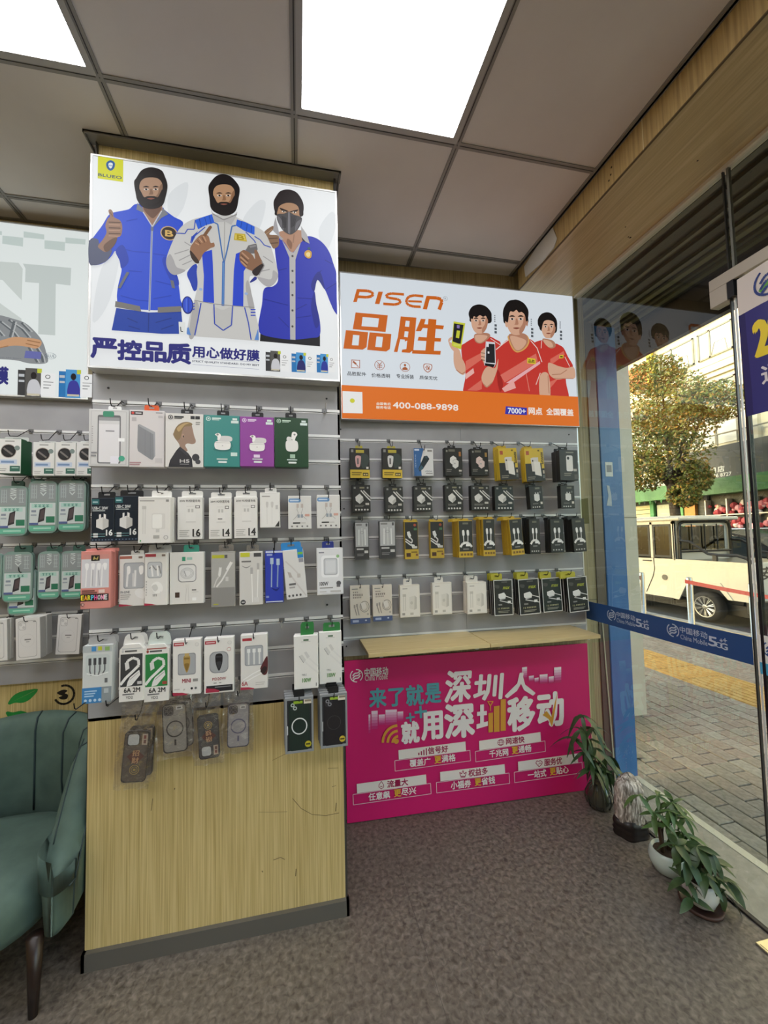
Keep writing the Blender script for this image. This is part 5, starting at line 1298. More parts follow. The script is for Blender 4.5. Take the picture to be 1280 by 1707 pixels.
# ================================================================= GOODS ON THE SLAT WALLS
# key: x of the middle, y of the front, z of the bottom, width, height, depth of the whole stack, number in it,
#      hang tab (from, to, height), tilt in degrees, groove the hook sits in, face of the slat wall behind
PLACE = {
    'p11': (-0.6123,1.409,1.6452,0.1191,0.1913,0.03,1,(-0.0086,0.0309,0.0163),0,1.8875,1.494),
    'p12': (-0.4965,1.409,1.644,0.1088,0.1947,0.03,1,(-0.0137,0.0324,0.0228),0,1.8875,1.494),
    'p13': (-0.3773,1.404,1.6456,0.1201,0.1851,0.035,1,(-0.0162,0.0233,0.0203),0,1.8875,1.494),
    'p14': (-0.2564,1.404,1.648,0.1189,0.1819,0.035,1,(-0.019,0.0219,0.022),0,1.8875,1.494),
    'p15': (-0.1381,1.404,1.6506,0.1161,0.1784,0.035,1,(-0.02,0.0212,0.0215),0,1.8875,1.494),
    'p16': (-0.0182,1.404,1.6499,0.1195,0.1808,0.035,1,(-0.0218,0.0176,0.0226),0,1.8875,1.494),
    'p21': (-0.6249,1.404,1.3966,0.067,0.1432,0.035,1,(-0.0219,0.03,0.0223),0,1.5875,1.494),
    'p22': (-0.5551,1.404,1.3971,0.0702,0.1493,0.035,1,(-0.0257,0.045,0.0207),0,1.5875,1.494),
    'p23': (-0.4614,1.377,1.3883,0.0972,0.1526,0.062,2,(-0.0124,0.0394,0.0218),0,1.5875,1.494),
    'p24': (-0.361,1.409,1.3981,0.0788,0.1453,0.03,1,(-0.0298,0.0386,0.022),0,1.5875,1.494),
    'p25': (-0.2645,1.414,1.3973,0.0737,0.1436,0.025,1,(-0.0321,0.0365,0.0203),0,1.5875,1.494),
    'p26': (-0.179,1.414,1.3984,0.0778,0.1454,0.025,1,(-0.0351,0.0366,0.0227),0,1.5875,1.494),
    'p27': (-0.0966,1.417,1.434,0.0693,0.1264,0.022,1,(-0.0178,0.023,0.017),0,1.5875,1.494),
    'p28': (0.0079,1.419,1.4277,0.0824,0.1201,0.02,1,None,0,1.5875,1.494),
    'p29': (0.1117,1.419,1.4284,0.0848,0.1234,0.02,1,None,0,1.5875,1.494),
    'p31': (-0.6347,1.387,1.1839,0.0867,0.1831,0.052,2,(-0.0337,0.0498,0.0076),0,1.3875,1.494),
    'p32': (-0.5408,1.414,1.1821,0.0758,0.1683,0.025,1,(-0.0073,0.0319,0.0145),0,1.3875,1.494),
    'p33': (-0.463,1.399,1.1825,0.0681,0.1733,0.04,1,(-0.0288,0.0415,0.0242),0,1.3875,1.494),
    'p34': (-0.3717,1.414,1.1799,0.1076,0.1749,0.025,1,(-0.0136,0.0365,0.0244),0,1.3875,1.494),
    'p35': (-0.2558,1.419,1.163,0.0791,0.1903,0.02,1,(-0.0161,0.0336,0.0244),0,1.3875,1.494),
    'p36': (-0.163,1.419,1.1639,0.079,0.1868,0.02,1,(-0.0159,0.0264,0.0232),0,1.3875,1.494),
    'p37': (-0.084,1.424,1.1663,0.0633,0.1858,0.015,1,None,0,1.3875,1.494),
    'p38': (-0.0049,1.419,1.1781,0.073,0.1757,0.02,1,(-0.0406,0.0302,0.0274),-4.5,1.3875,1.494),
    'p39': (0.1135,1.409,1.1875,0.0953,0.1688,0.03,1,(-0.0268,0.0155,0.0242),0,1.3875,1.494),
    'p41': (-0.6285,1.389,0.8892,0.083,0.1785,0.05,2,(-0.0305,0.0479,0.0228),0,1.0875,1.494),
    'p42': (-0.5318,1.394,0.8821,0.0715,0.1804,0.045,2,(-0.0287,0.0363,0.0302),0,1.0875,1.494),
    'p43': (-0.4607,1.403,0.8711,0.0743,0.1836,0.036,2,(-0.0301,0.042,0.0345),0,1.0875,1.494),
    'p44': (-0.3697,1.409,0.8801,0.0872,0.1822,0.03,1,None,0,1.0875,1.494),
    'p45': (-0.268,1.409,0.8766,0.0953,0.1842,0.03,1,None,0,1.0875,1.494),
    'p46': (-0.1533,1.409,0.8787,0.0892,0.1845,0.03,1,None,0,1.0875,1.494),
    'p47': (0.0231,1.394,0.8674,0.0829,0.184,0.045,2,(-0.0173,0.0271,0.0411),0,1.0875,1.494),
    'p48': (0.1111,1.419,0.8683,0.0811,0.1848,0.02,1,(-0.0246,0.0369,0.031),0,1.0875,1.494),
    'p51': (-0.53,1.406,0.6209,0.0736,0.1598,0.038,2,None,5,0.7875,1.494),
    'p52': (-0.4064,1.4188,0.6929,0.0747,0.1577,0.025,2,None,-2,0.7875,1.494),
    'p53': (-0.3022,1.43,0.6533,0.067,0.1449,0.014,1,None,-3,0.7875,1.494),
    'p54': (-0.2106,1.43,0.679,0.0717,0.1465,0.014,1,None,1,0.7875,1.494),
    'p55': (-0.002,1.372,0.6649,0.0952,0.1836,0.072,4,None,0,0.8875,1.494),
    'p56': (0.116,1.372,0.6679,0.0938,0.1814,0.072,4,None,0,0.8875,1.494),
    'r11': (0.3052,1.8633,1.6836,0.098,0.1492,0.025,1,(-0.0195,0.0166,0.0151),0,1.8875,1.9329),
    'r12': (0.4687,1.8574,1.6842,0.1014,0.1512,0.025,1,(-0.0221,0.0207,0.0131),0,1.8875,1.9269),
    'r13': (0.6305,1.8466,1.6943,0.1033,0.1416,0.03,1,None,0,1.8875,1.921),
    'r14': (0.79,1.8408,1.695,0.0958,0.1466,0.03,1,(-0.0262,0.0168,0.0133),0,1.8875,1.9151),
    'r15': (0.9321,1.8356,1.6977,0.097,0.1407,0.03,1,(-0.0285,0.0238,0.01),0,1.8875,1.9099),
    'r16': (1.0755,1.7956,1.6713,0.1041,0.1645,0.064,3,(-0.0539,-0.0016,0.0149),-3,1.8875,1.9047),
    'r17': (1.2329,1.804,1.6662,0.1102,0.1745,0.05,3,(-0.0527,-0.0046,0.0127),-3,1.8875,1.8989),
    'r18': (1.4105,1.7768,1.6679,0.1088,0.1617,0.07,2,(-0.0494,0.006,0.0186),0,1.8875,1.8924),
    'r21': (0.308,1.8581,1.5146,0.0914,0.1335,0.03,1,(-0.0266,0.0195,0.02),0,1.6875,1.9328),
    'r22': (0.472,1.8523,1.511,0.093,0.1299,0.03,1,(-0.0226,0.0166,0.0152),0,1.6875,1.9268),
    'r23': (0.6215,1.8469,1.5154,0.0969,0.1285,0.03,1,(-0.0267,0.0224,0.0166),0,1.6875,1.9213),
    'r24': (0.7844,1.841,1.5167,0.0943,0.1325,0.03,1,(-0.0269,0.0238,0.0106),0,1.6875,1.9153),
    'r25': (0.9288,1.8357,1.5174,0.1035,0.1287,0.03,1,(-0.0263,0.02,0.0139),0,1.6875,1.9101),
    'r26': (1.0601,1.8309,1.516,0.106,0.1279,0.03,1,(-0.0205,0.0328,0.015),0,1.6875,1.9053),
    'r27': (1.2436,1.82,1.5215,0.0778,0.1209,0.034,1,(-0.05,0.0108,0.0138),-3,1.6875,1.8985),
    'r28': (1.4268,1.8173,1.5235,0.0842,0.1225,0.03,1,(-0.0447,0.0116,0.0108),0,1.6875,1.8918),
    'r31': (0.309,1.8682,1.2812,0.0699,0.1852,0.02,1,(-0.0298,0.0319,0.0087),0,1.4875,1.9327),
    'r32': (0.4373,1.8636,1.2835,0.0842,0.1863,0.02,1,(-0.0243,0.0393,0.0084),0,1.4875,1.928),
    'r33': (0.558,1.8542,1.2771,0.0709,0.1886,0.025,1,(-0.0362,0.0339,0.0107),0,1.4875,1.9236),
    'r34': (0.6911,1.8494,1.2782,0.0726,0.1876,0.025,1,(-0.0355,0.0341,0.0087),0,1.4875,1.9188),
    'r35': (0.815,1.7809,1.2808,0.0744,0.1835,0.088,4,(-0.0609,0.021,0.01),0,1.4875,1.9142),
    'r36': (0.9432,1.7863,1.2836,0.0651,0.1886,0.078,5,(-0.0489,0.0244,0.0088),0,1.4875,1.9095),
    'r37': (1.0899,1.7664,1.2852,0.0711,0.1843,0.092,6,(-0.0598,0.0031,0.011),-4,1.4875,1.9042),
    'r38': (1.2024,1.7908,1.2862,0.0618,0.1809,0.064,3,(-0.0356,0.0179,0.011),0,1.4875,1.9),
    'r39': (1.3378,1.798,1.2894,0.0782,0.1764,0.052,4,(-0.0463,0.0208,0.0113),0,1.4875,1.8951),
    'r3a': (1.4547,1.773,1.2901,0.0766,0.1754,0.072,4,(-0.0539,0.014,0.0114),-3,1.4875,1.8908),
    'r41': (0.2935,1.8687,0.9724,0.0984,0.1839,0.02,1,None,0,1.1875,1.9333),
    'r42': (0.4043,1.8648,0.9789,0.0975,0.1758,0.02,1,None,0,1.1875,1.9293),
    'r43': (0.5422,1.8548,0.9905,0.1029,0.1591,0.025,1,(-0.0297,0.0149,0.0298),0,1.1875,1.9242),
    'r44': (0.7093,1.8488,0.9957,0.1029,0.1593,0.025,1,(-0.0354,0.0105,0.0253),0,1.1875,1.9181),
    'r45': (0.882,1.8171,0.9948,0.1063,0.1574,0.05,2,(-0.0536,0.011,0.03),0,1.1875,1.9118),
    'r46': (1.0208,1.8058,0.9803,0.1041,0.1795,0.056,3,(-0.06,0.0007,0.0308),0,1.1875,1.9067),
    'r47': (1.1679,1.8024,0.9773,0.1176,0.1818,0.054,3,(-0.0594,0.0051,0.0321),-2,1.1875,1.9013),
    'r48': (1.3123,1.8196,0.9793,0.1133,0.1772,0.032,3,(-0.0621,0.0046,0.0297),-2,1.1875,1.896),
    'r49': (1.447,1.7919,0.9766,0.1175,0.1824,0.054,3,(-0.0894,-0.0009,0.0276),-3,1.1875,1.8911),
    'l11': (-1.1508,1.815,1.6823,0.0817,0.1446,0.064,1,(-0.0386,0.0479,0.0135),0,1.8875,1.934),
    'l12': (-1.0373,1.829,1.6763,0.0798,0.1413,0.05,1,(-0.0325,0.0315,0.0103),0,1.8875,1.934),
    'l13': (-0.9573,1.829,1.6771,0.0774,0.1427,0.05,1,(-0.0323,0.033,0.0104),0,1.8875,1.934),
    'l14': (-0.8767,1.829,1.6779,0.0812,0.1441,0.05,1,(-0.0377,0.0288,0.0103),0,1.8875,1.934),
    'l21': (-1.1583,1.852,1.4285,0.1051,0.2083,0.027,2,(-0.0104,0.0337,0.0218),0,1.6875,1.934),
    'l22': (-1.0501,1.852,1.4373,0.1067,0.2208,0.027,2,(-0.0493,-0.0044,0.0085),0,1.6875,1.934),
    'l23': (-0.9428,1.852,1.4418,0.1054,0.2184,0.027,2,(-0.0072,0.0324,0.0077),0,1.6875,1.934),
    'l31': (-1.2513,1.864,1.1649,0.104,0.1935,0.015,1,None,0,1.3875,1.934),
    'l32': (-1.1399,1.859,1.1549,0.1072,0.2061,0.02,3,(-0.0152,0.048,0.0237),0,1.3875,1.934),
    'l33': (-1.0295,1.864,1.1604,0.0827,0.2003,0.015,1,(-0.0138,0.0446,0.021),0,1.3875,1.934),
    'l34': (-0.9424,1.864,1.1573,0.0876,0.2031,0.015,1,(-0.003,0.0435,0.0225),0,1.3875,1.934),
    'l35': (-1.1276,1.867,1.1002,0.1008,0.1886,0.012,1,None,0,1.2875,1.934),
    'l41': (-1.1981,1.841,0.9239,0.0825,0.1647,0.038,2,None,-2,1.0875,1.934),
    'l42': (-1.0594,1.799,0.9332,0.0852,0.1638,0.08,2,None,-2,1.0875,1.934),
    'l43': (-0.9524,1.855,0.9282,0.0889,0.1639,0.024,2,None,3,1.0875,1.934)}
ORD = ['', 'second', 'third', 'fourth', 'fifth', 'sixth']
def bars(u, v, w, n, h, gap, col, shrink=.12):
    return [('r', u, v+i*(h+gap), u+w*(1-shrink*(i % 3)), v+i*(h+gap)+h, col) for i in range(n)]
def dashes(u0, v0, u1, v1, n, col):      # a line of print too small to read
    w = (u1-u0)/n; h = v1-v0; out = []
    for i in range(n):
        a = u0+i*w; out += [('r',a+.1*w,v0,a+.85*w,v0+.28*h,col),('r',a+.38*w,v0+.2*h,a+.58*w,v1,col),('r',a+.1*w,v0+.62*h,a+.85*w,v0+.84*h,col)]
    return out
def rrect(u0, v0, u1, v1, r, col, asp=1.0):
    pts = []
    for cx, cy, a in ((u1-r*asp, v0+r, -PI/2), (u1-r*asp, v1-r, 0), (u0+r*asp, v1-r, PI/2), (u0+r*asp, v0+r, PI)):
        for i in range(5):
            t = a+i*PI/8; pts.append((cx+r*asp*math.cos(t), cy+r*math.sin(t)))
    return ('p', pts, col)
def mk_tab(x0, x1, h, col, style):
    m = MB(); mm = film_mat() if col == 'clear' else mat('tab_'+col, col, .45)
    w = x1-x0; hb = .004
    if style == 'trap': out = [(x0,-hb),(x1,-hb),(x1-.08*w,h*.75),(x1-.2*w,h),(x0+.2*w,h),(x0+.08*w,h*.75)]
    else: out = [(x0,-hb),(x1,-hb),(x1,h*.8),(x1-.06*w,h),(x0+.06*w,h),(x0,h*.8)]
    # upper plate with a slot for the wire: four strips round the slot
    zt, zs0, zs1 = h, h*.45, h*.72
    a, b = x0+.33*w, x1-.33*w
    if style == 'trap':
        L = lambda z: x0+(.08*w*(max(z,0)/(h*.75)) if z < h*.75 else .08*w+.12*w*(z-h*.75)/(h*.25)); Rr = lambda z: x1-(L(z)-x0)
    else: L = lambda z: x0 + (0 if z < h*.8 else .06*w*(z-.8*h)/(.2*h)); Rr = lambda z: x1-(L(z)-x0)
    m.prism([(L(-hb),-hb),(Rr(-hb),-hb),(Rr(zs0),zs0),(L(zs0),zs0)], -.0006, .0006, mm)
    m.prism([(L(zs0),zs0),(a,zs0),(a,zs1),(L(zs1),zs1)], -.0006, .0006, mm)
    m.prism([(b,zs0),(Rr(zs0),zs0),(Rr(zs1),zs1),(b,zs1)], -.0006, .0006, mm)
    m.prism([(L(zs1),zs1),(Rr(zs1),zs1),(Rr(h*.8),h*.8),(Rr(h),h),(L(h),h),(L(h*.8),h*.8)], -.0006, .0006, mm)
    return m
def hook(x, yw, gz, yf, zt, label, col='1c1c1f', dx=0.0):
    t = thing('peg_hook', label, 'hook', (x, yw, gz), group='peg hooks in the grooves')
    c = MB(); c.box((-.010,-.004,-.002), (.010,-.0016,.011), mat('clip_metal','77787a',.35,.5), .0008); c.box((-.006,-.006,-.008), (.006,-.0016,.004), MATS['clip_metal'], .001); c.build('clip', t)
    w = MB(); d = yf-yw
    w.tube([(0,-.003,0),(dx*.1,-.02,.0),(dx*.6,d*.7,(zt-gz)*.8),(dx,d-.008,zt-gz),(dx,d-.016,zt-gz+.006),(dx,d-.020,zt-gz+.022)], .0017, mat('wire_'+col, col, .3, .5), 6); w.build('wire', t)
    return t
def product(key, name, short, where, body, art, tab='', style='box', cat='box', side=None, group=None, hookcol='1c1c1f', chamfer=0, glossy=0.35):
    xc, y, zb, w, h, D, n, tb, tilt, gz, yw = PLACE[key]
    th = D/n*(.9 if n > 1 else 1)
    rot = (0, math.radians(tilt), 0)
    t = thing(name, short+' '+where, cat, (xc, y, zb), rot, group)
    bm = mat('card_'+body, body, glossy); sm = mat('card_'+(side or body), side or body, .45)
    m = MB()
    if style == 'tin':
        pts = [(u-.5, v) for u, v in rrect(0,0,1,1,.11,'x', h/w)[1]]
        pts = [(a*w, b*h) for a, b in pts]
        m.prism(pts, 0, th, bm)
    elif chamfer:
        c = chamfer*w
        m.prism([(-w/2,0),(w/2,0),(w/2,h-c*1.1),(w/2-c,h),(-w/2+c,h),(-w/2,h-c*1.1)], 0, th, bm)
    else:
        m.box((-w/2,0,0), (w/2,th,h), sm, .0012)
    box_me = m.mesh('carton'); link('carton', box_me, t)
    pr = Print(lambda u, v, e: (u-w/2, -.00015-e, h-v), w, h, ink)
    if style != 'tin' and not chamfer: pr.mb.face([(-w/2+.0013,-.00005,.0013),(w/2-.0013,-.00005,.0013),(w/2-.0013,-.00005,h-.0013),(-w/2+.0013,-.00005,h-.0013)], bm)
    pr.draw(art); pm = pr.mb.mesh('printed_front'); link('printed_front', pm, t)
    tm = None
    if tb:
        tm = mk_tab(tb[0], tb[1], tb[2], tab or 'e4e2dd', 'trap' if chamfer else 'flat').mesh('hang_tab'); link('hang_tab', tm, t, (0, th*.5, h))
    hx = xc + ((tb[0]+tb[1])/2 if tb else 0) + math.sin(math.radians(tilt))*h
    hz = zb + h + (tb[2]*.58 if tb else -.012)
    hook(hx, yw, gz, y if tb else y-.004, hz, 'hook holding the '+short, hookcol)
    grp = group or ('stack of '+short)
    for i in range(1, n):
        r = random.Random(key+str(i))
        q = thing(name, short+', '+ORD[i]+' in its stack', cat, (xc+r.uniform(-.002,.002), y+i*D/n, zb+r.uniform(-.002,.003)), (0, math.radians(tilt*.6+r.uniform(-.8,.8)), 0), grp)
        link('carton', box_me, q); link('printed_front', pm, q)
        if tm: link('hang_tab', tm, q, (0, th*.5, h))
    if n > 1: t['group'] = grp
    return t

WH, GR, LG, DK = 'e6e3de', '8f8d8a', 'c4c2be', '26262a'
def buds(u, v, s, a):        # charging case with an earbud
    return [('s', [(u-.19*s,v),(u+.02*s,v-.03*a*s),(u+.2*s,v),(u+.2*s,v+.16*a*s),(u+.1*s,v+.21*a*s),(u-.1*s,v+.21*a*s),(u-.2*s,v+.16*a*s)], 'eceae6'),
            ('s', [(u-.1*s,v-.02*a*s),(u-.12*s,v-.13*a*s),(u+.05*s,v-.17*a*s),(u+.24*s,v-.14*a*s),(u+.22*s,v-.02*a*s)], 'd6d4d2'),
            ('s', [(u-.2*s,v-.2*a*s),(u-.11*s,v-.24*a*s),(u-.04*s,v-.18*a*s),(u-.08*s,v-.06*a*s),(u-.12*s,v-.06*a*s),(u-.14*s,v-.15*a*s)], 'f2f0ec'),
            ('e', u-.13*s, v-.2*a*s, .03*s, .03*s*a, '8d8b88'), ('l', [(u-.2*s,v+.02*a*s),(u+.2*s,v+.02*a*s)], .006, 'b0aeac'), ('e', u, v+.1*a*s, .02*s, .015*s*a, 'c2c0bd')]
def maker(c):               # round maker's mark and its line of small print
    return [('o', .13, .075, .065, .042, .3, c), ('e', .13, .075, .025, .016, c)] + bars(.23, .05, .25, 1, .03, .0, c)+bars(.23, .088, .2, 1, .012, 0, c)
# ---- pillar, first row
product('p11','power_bank_box','clear box showing a white power bank in a grey frame','in the top row','d2d1d0',
    [('r',.05,.03,.95,.97,'bdbcbc'),('r',.07,.04,.93,.96,'cfcecd'), rrect(.22,.10,.80,.95,.03,'6b6b6d',1.5), rrect(.25,.14,.77,.93,.025,'e2e0e2',1.5), ('r',.25,.14,.77,.20,'9a9a9c'),('r',.25,.20,.77,.26,'d4d3d4'),
     ('r',.42,.37,.64,.39,'8a8a8e'), rrect(.35,.03,.63,.13,.03,'3f8f70',1.5), ('r',.74,.50,.9,.56,'f2f2f2'),('r',.55,.82,.75,.95,'e8e6ee'),('e',.83,.86,.08,.05,'4aa78a')]+bars(.08,.3,.03,8,.02,.02,'a4a2a2')+bars(.07,.75,.14,2,.03,.02,'8a8a8e'), 'e6e6e4', glossy=.2)
product('p12','power_bank_box','pale box printed with a grey power bank and orange tab','in the topmost row','cfcac9',
    [('r',.02,.01,.98,.99,'d5d0cf'),('p',[(.24,.26),(.30,.25),(.73,.38),(.74,.80),(.66,.87),(.60,.86),(.25,.72),(.23,.66)],'8a8b8f'),('p',[(.30,.25),(.73,.38),(.74,.80),(.70,.83),(.68,.42),(.27,.28)],'a3a4a8'),('l',[(.45,.34),(.45,.79)],.006,'7c7d81'),('l',[(.60,.39),(.60,.85)],.006,'7c7d81'),
     ('r',.04,.025,.38,.085,'2b2024'),('e',.1,.055,.04,.022,'c84238'),('r',.17,.045,.34,.065,'d8d4d4'),('r',.07,.13,.2,.20,'b8b3b3'),('r',.75,.03,.94,.05,'9a9698'),('r',.82,.09,.95,.13,'c0bbbc'),('r',.74,.84,.94,.92,'c8c3c3')]+bars(.02,.91,.32,2,.022,.012,'b08a90'), 'd2551f')
product('p13','earphone_box','white box with a profile portrait of a man wearing an earphone','in the topmost row','d9d6d2',
    [('r',.0,.0,1,1,'dcd9d4'),('s',[(.30,.30),(.42,.20),(.58,.16),(.68,.20),(.72,.30),(.76,.42),(.80,.50),(.78,.55),(.70,.57),(.58,.56),(.52,.60),(.58,.70),(.40,.70),(.36,.58),(.24,.46),(.20,.38)],'9a7f6e'),('s',[(.22,.36),(.30,.24),(.44,.17),(.60,.155),(.71,.19),(.66,.23),(.50,.25),(.44,.33),(.40,.44),(.34,.50),(.25,.47)],'8a7350'),('s',[(.30,.28),(.46,.19),(.64,.17),(.5,.22),(.36,.34)],'b79a6a'),
     ('e',.46,.42,.035,.045,'b08f7a'),('e',.47,.43,.016,.02,'2a2a2c'),('p',[(.08,1.0),(.12,.88),(.28,.70),(.38,.62),(.60,.74),(.70,.84),(.72,1.0)],'2c2b30'),('p',[(.38,.62),(.60,.74),(.58,.80),(.34,.66)],'3a393f'),
     ('t',.38,.86,.63,.92,'H5','c8c6c4',.05),('r',.38,.94,.62,.955,'8a8a8c'),('e',.80,.82,.1,.07,'3a3a3e'),('e',.86,.9,.07,.045,'4a4a4e'),('r',.66,.04,.77,.10,DK),('r',.79,.04,.91,.10,DK)]+maker(DK)+bars(.8,.15,.12,2,.02,.015,GR), '1b1b1e')
BT = lambda pill: [('r',.80,.05,.93,.09,'d8e6e2'),('r',.76,.10,.97,.15,'d8e6e2')]+bars(.36,.84,.3,1,.022,0,'cfe0da')+[rrect(.40,.89,.64,.925,.014,'e8efec',1.4)]+([('r',.75,.72,.93,.79,'cfe4de')] if pill else [('r',.40,.76,.58,.82,'ead8ee')])
product('p14','earbud_box','teal box printed with white earbuds in their open case','in the topmost row','3d8b86', maker('cfe4de')+[('e',.52,.66,.26,.05,'357a76')]+buds(.52,.52,1.05,.68)+[('l',[(.75,.52),(.80,.60),(.70,.68),(.40,.69),(.30,.66)],.008,'2f6b68')]+BT(True), '1b1b1e')
product('p15','earbud_box','purple box printed with white earbuds in their open case','in the topmost row','93479c', maker('e6cfea')+[('e',.5,.66,.26,.05,'823c8c')]+buds(.50,.54,1.05,.68)+BT(False), '1b1b1e')
product('p16','earbud_box','dark green box printed with two white earbuds','last of the topmost row','21452c', maker('bcd4c2')+[('s',[(.33,.50),(.40,.46),(.60,.46),(.68,.50),(.69,.62),(.62,.68),(.40,.68),(.33,.62)],'e6e4e0'),('s',[(.36,.46),(.38,.39),(.50,.40),(.48,.47)],'dedcd8'),('s',[(.50,.42),(.52,.30),(.62,.29),(.67,.34),(.62,.40),(.58,.47)],'efede9'),('e',.59,.34,.03,.02,'8f8d8a'),('r',.45,.74,.6,.82,'a8c4ae')]+BT(False)[:2]+BT(False)[2:4], '1b1b1e')
# ---- pillar, second row
def chargerbox(two):
    return [('r',.02,.03,.34,.15,'2f6a6e'),('r',.06,.08,.28,.11,'a8c8c8'),('t',.05,.20,.68 if two else .72,.265,'USB-C 20W','d8dad8',.03),('r',.05,.28,.60,.305,'aab0ae'),
            ('p',[(.22,.50),(.50,.44),(.76,.50),(.76,.66),(.50,.73),(.22,.67)],'dcdad6'),('p',[(.50,.44),(.76,.50),(.76,.66),(.50,.73)],'c4c2be'),('p',[(.34,.38),(.42,.37),(.42,.47),(.34,.49)],'e6e4e0'),('p',[(.54,.36),(.64,.38),(.64,.48),(.54,.46)],'e6e4e0'),
            ('t',.66,.73,.93,.86,'16','e4e6e4',.05),('r',0,.82,.62,.83,'7fb0b4'),('r',.1,.805,.3,.845,'d8dad8'),('r',0,.875,.62,.885,'7fb0b4'),('r',.1,.86,.3,.90,'d8dad8'),('r',0,.93,1,.985,'15263a')]+[('e',.08+.14*i,.957,.03,.012,'6a7c90') for i in range(7)]
product('p21','charger_box','black and teal charger box marked 16, half behind its twin','in the second row','17222e',chargerbox(False),'16181c')
product('p22','charger_box','black and teal charger box marked 16, overlapping its twin','in the second row','17222e',chargerbox(True),'16181c')
product('p23','charger_box','wide white charger box with a long cable outline','in the second row',WH,
    [('r',.03,.02,.97,.06,'dad7d2'),('r',.05,.075,.5,.1,'a8a5a0'),('r',.86,.06,.95,.11,GR),('l',[(.15,.25),(.15,.80)],.012,'d2cfca'),('l',[(.22,.25),(.22,.80)],.012,'d2cfca'),('r',.12,.2,.25,.27,'c8c5c0'),rrect(.42,.36,.84,.70,.03,'dcd9d4',1.5),rrect(.44,.38,.74,.68,.03,'efede8',1.5),('r',.55,.70,.66,.77,'cfccc7'),('e',.86,.88,.07,.045,'e0ddd8'),('o',.86,.88,.07,.045,.2,GR),('r',.47,.83,.66,.90,'b0ada8'),('r',.06,.93,.1,.96,'3f9a50')],'e2e0db')
def pd(num):
    return [('t',.08,.06,.92,.125,'20W PD快速充电','5a5754',.015),('r',.36,.22,.66,.225,'b9b6b0'),('r',.72,.20,.9,.27,'6a6764'),('r',.75,.215,.87,.255,'e9e7e3'),('r',.42,.28,.50,.36,'c4c1bc'),('r',.56,.28,.64,.36,'c4c1bc'),rrect(.34,.36,.74,.60,.03,'e8e5e0',1.8),('r',.34,.58,.74,.60,'d0cdc8'),
            ('t',.62,.76,.92,.93,num,'2e2c2a',.04),('r',.62,.935,.92,.945,GR)]+bars(.08,.78,.4,4,.022,.022,'c0bdb8')
product('p24','charger_box','white fast charger box marked 16','in the second row',WH,pd('16'),'e2e0db')
product('p25','charger_box','white fast charger box marked 14, next to the 16 box','in the second row',WH,pd('14')+[('r',.4,.50,.6,.53,'8a8784')],'e2e0db')
product('p26','charger_box','white fast charger box marked 14, next to the small white box','in the second row',WH,pd('14'),'e2e0db')
product('p27','cable_box','narrow white box printed with two faint earphone leads','in the second row','dedbd6',
    [('r',.03,.03,.97,.97,'e8e6e1'),('r',.1,.1,.5,.13,'a09d98'),('l',[(.35,.36),(.35,.90)],.008,'c8c5c0'),('l',[(.60,.36),(.60,.90)],.008,'c8c5c0'),('s',[(.30,.28),(.42,.28),(.40,.42),(.32,.42)],'d0cdc8'),('s',[(.55,.28),(.67,.28),(.65,.42),(.57,.42)],'d0cdc8'),('p',[(.96,.80),(.96,.97),(.74,.97)],'3a3836'),('r',.78,.36,.9,.48,'c8c5c0')],'dedcd8',)
def splitter(u=0):
    return [rrect(.02,.08,.55,.20,.05,'6f9ac8',1.4),('r',.08,.12,.46,.16,'c8d8ea'),('l',[(.40,.28),(.38,.42),(.44,.52),(.36,.62),(.22,.72)],.016,'b4b1ac'),('l',[(.60,.28),(.62,.42),(.56,.52),(.64,.62),(.80,.72)],.016,'b4b1ac'),('r',.36,.24,.46,.36,'c4b8b0'),('r',.55,.24,.65,.36,'c4b8b0'),('r',.40,.56,.50,.66,'98a0a8'),('r',.54,.56,.64,.66,'98a0a8'),('r',.72,.55,.92,.62,'d8a898'),('r',.2,.8,.52,.84,'3a3838'),('r',.55,.805,.75,.835,'c4c1bc')]+[('e',.16+.22*i,.92,.04,.026,'7a7876') for i in range(4)]
product('p28','cable_pack','small blue tagged box with two headphone leads, nearer the 14 boxes','in the second row','dcdad6',splitter())
product('p29','cable_pack','small blue tagged box with two headphone leads, at the pillar edge','in the second row','dcdad6',splitter())
# ---- pillar, third row
COLS = ['d8d040','e08a30','58b0c8','d84a8a','6ab04a','c8a0d8','e0d060','d85a40']
ear = [('r',.08,.06,.92,.62,'d0928a'),('r',.02,.14,.93,.64,'d6d4d8')]+[('l',[(.2+.17*i,.24),(.17+.17*i,.62)],.02,'eeecec') for i in range(4)]+[('s',[(.14+.2*i,.22),(.26+.2*i,.22),(.24+.2*i,.32),(.17+.2*i,.32)],'f2f0f0') for i in range(4)]+[('l',[(.4,.32),(.38,.6)],.012,'a8a6aa'),('l',[(.58,.34),(.62,.6)],.012,'a8a6aa'),
    ('r',.34,.07,.62,.17,'1c1c1c'),('s',[(.40,.15),(.44,.09),(.5,.13),(.57,.09),(.55,.15),(.48,.14)],'b0a060'),('r',.0,.745,.93,.865,'141416')]
for i, ch in enumerate('EARPHONE'):
    ear.append(('t', .03+.109*i, .765, .03+.109*i+.085, .845, ch, ['e8d83a','e89a30','e8e040','58b8d8','e85a9a','c8c8c8','f0a0c0','e8e8e8'][i], .05))
ear += bars(.05,.675,.42,1,.022,0,'7a4a44')+bars(.05,.705,.5,1,.03,0,'8a5a52')+[('r',.60,.67,.80,.73,'e8cfc8'),('e',.08,.92,.06,.03,'4a3430'),('r',.05,.90,.12,.94,'d8a8a0')]
product('p31','earphone_box','salmon pink earphone box with coloured capital letters','in the third row','d98f86',ear,'cf867e',side='c98078')
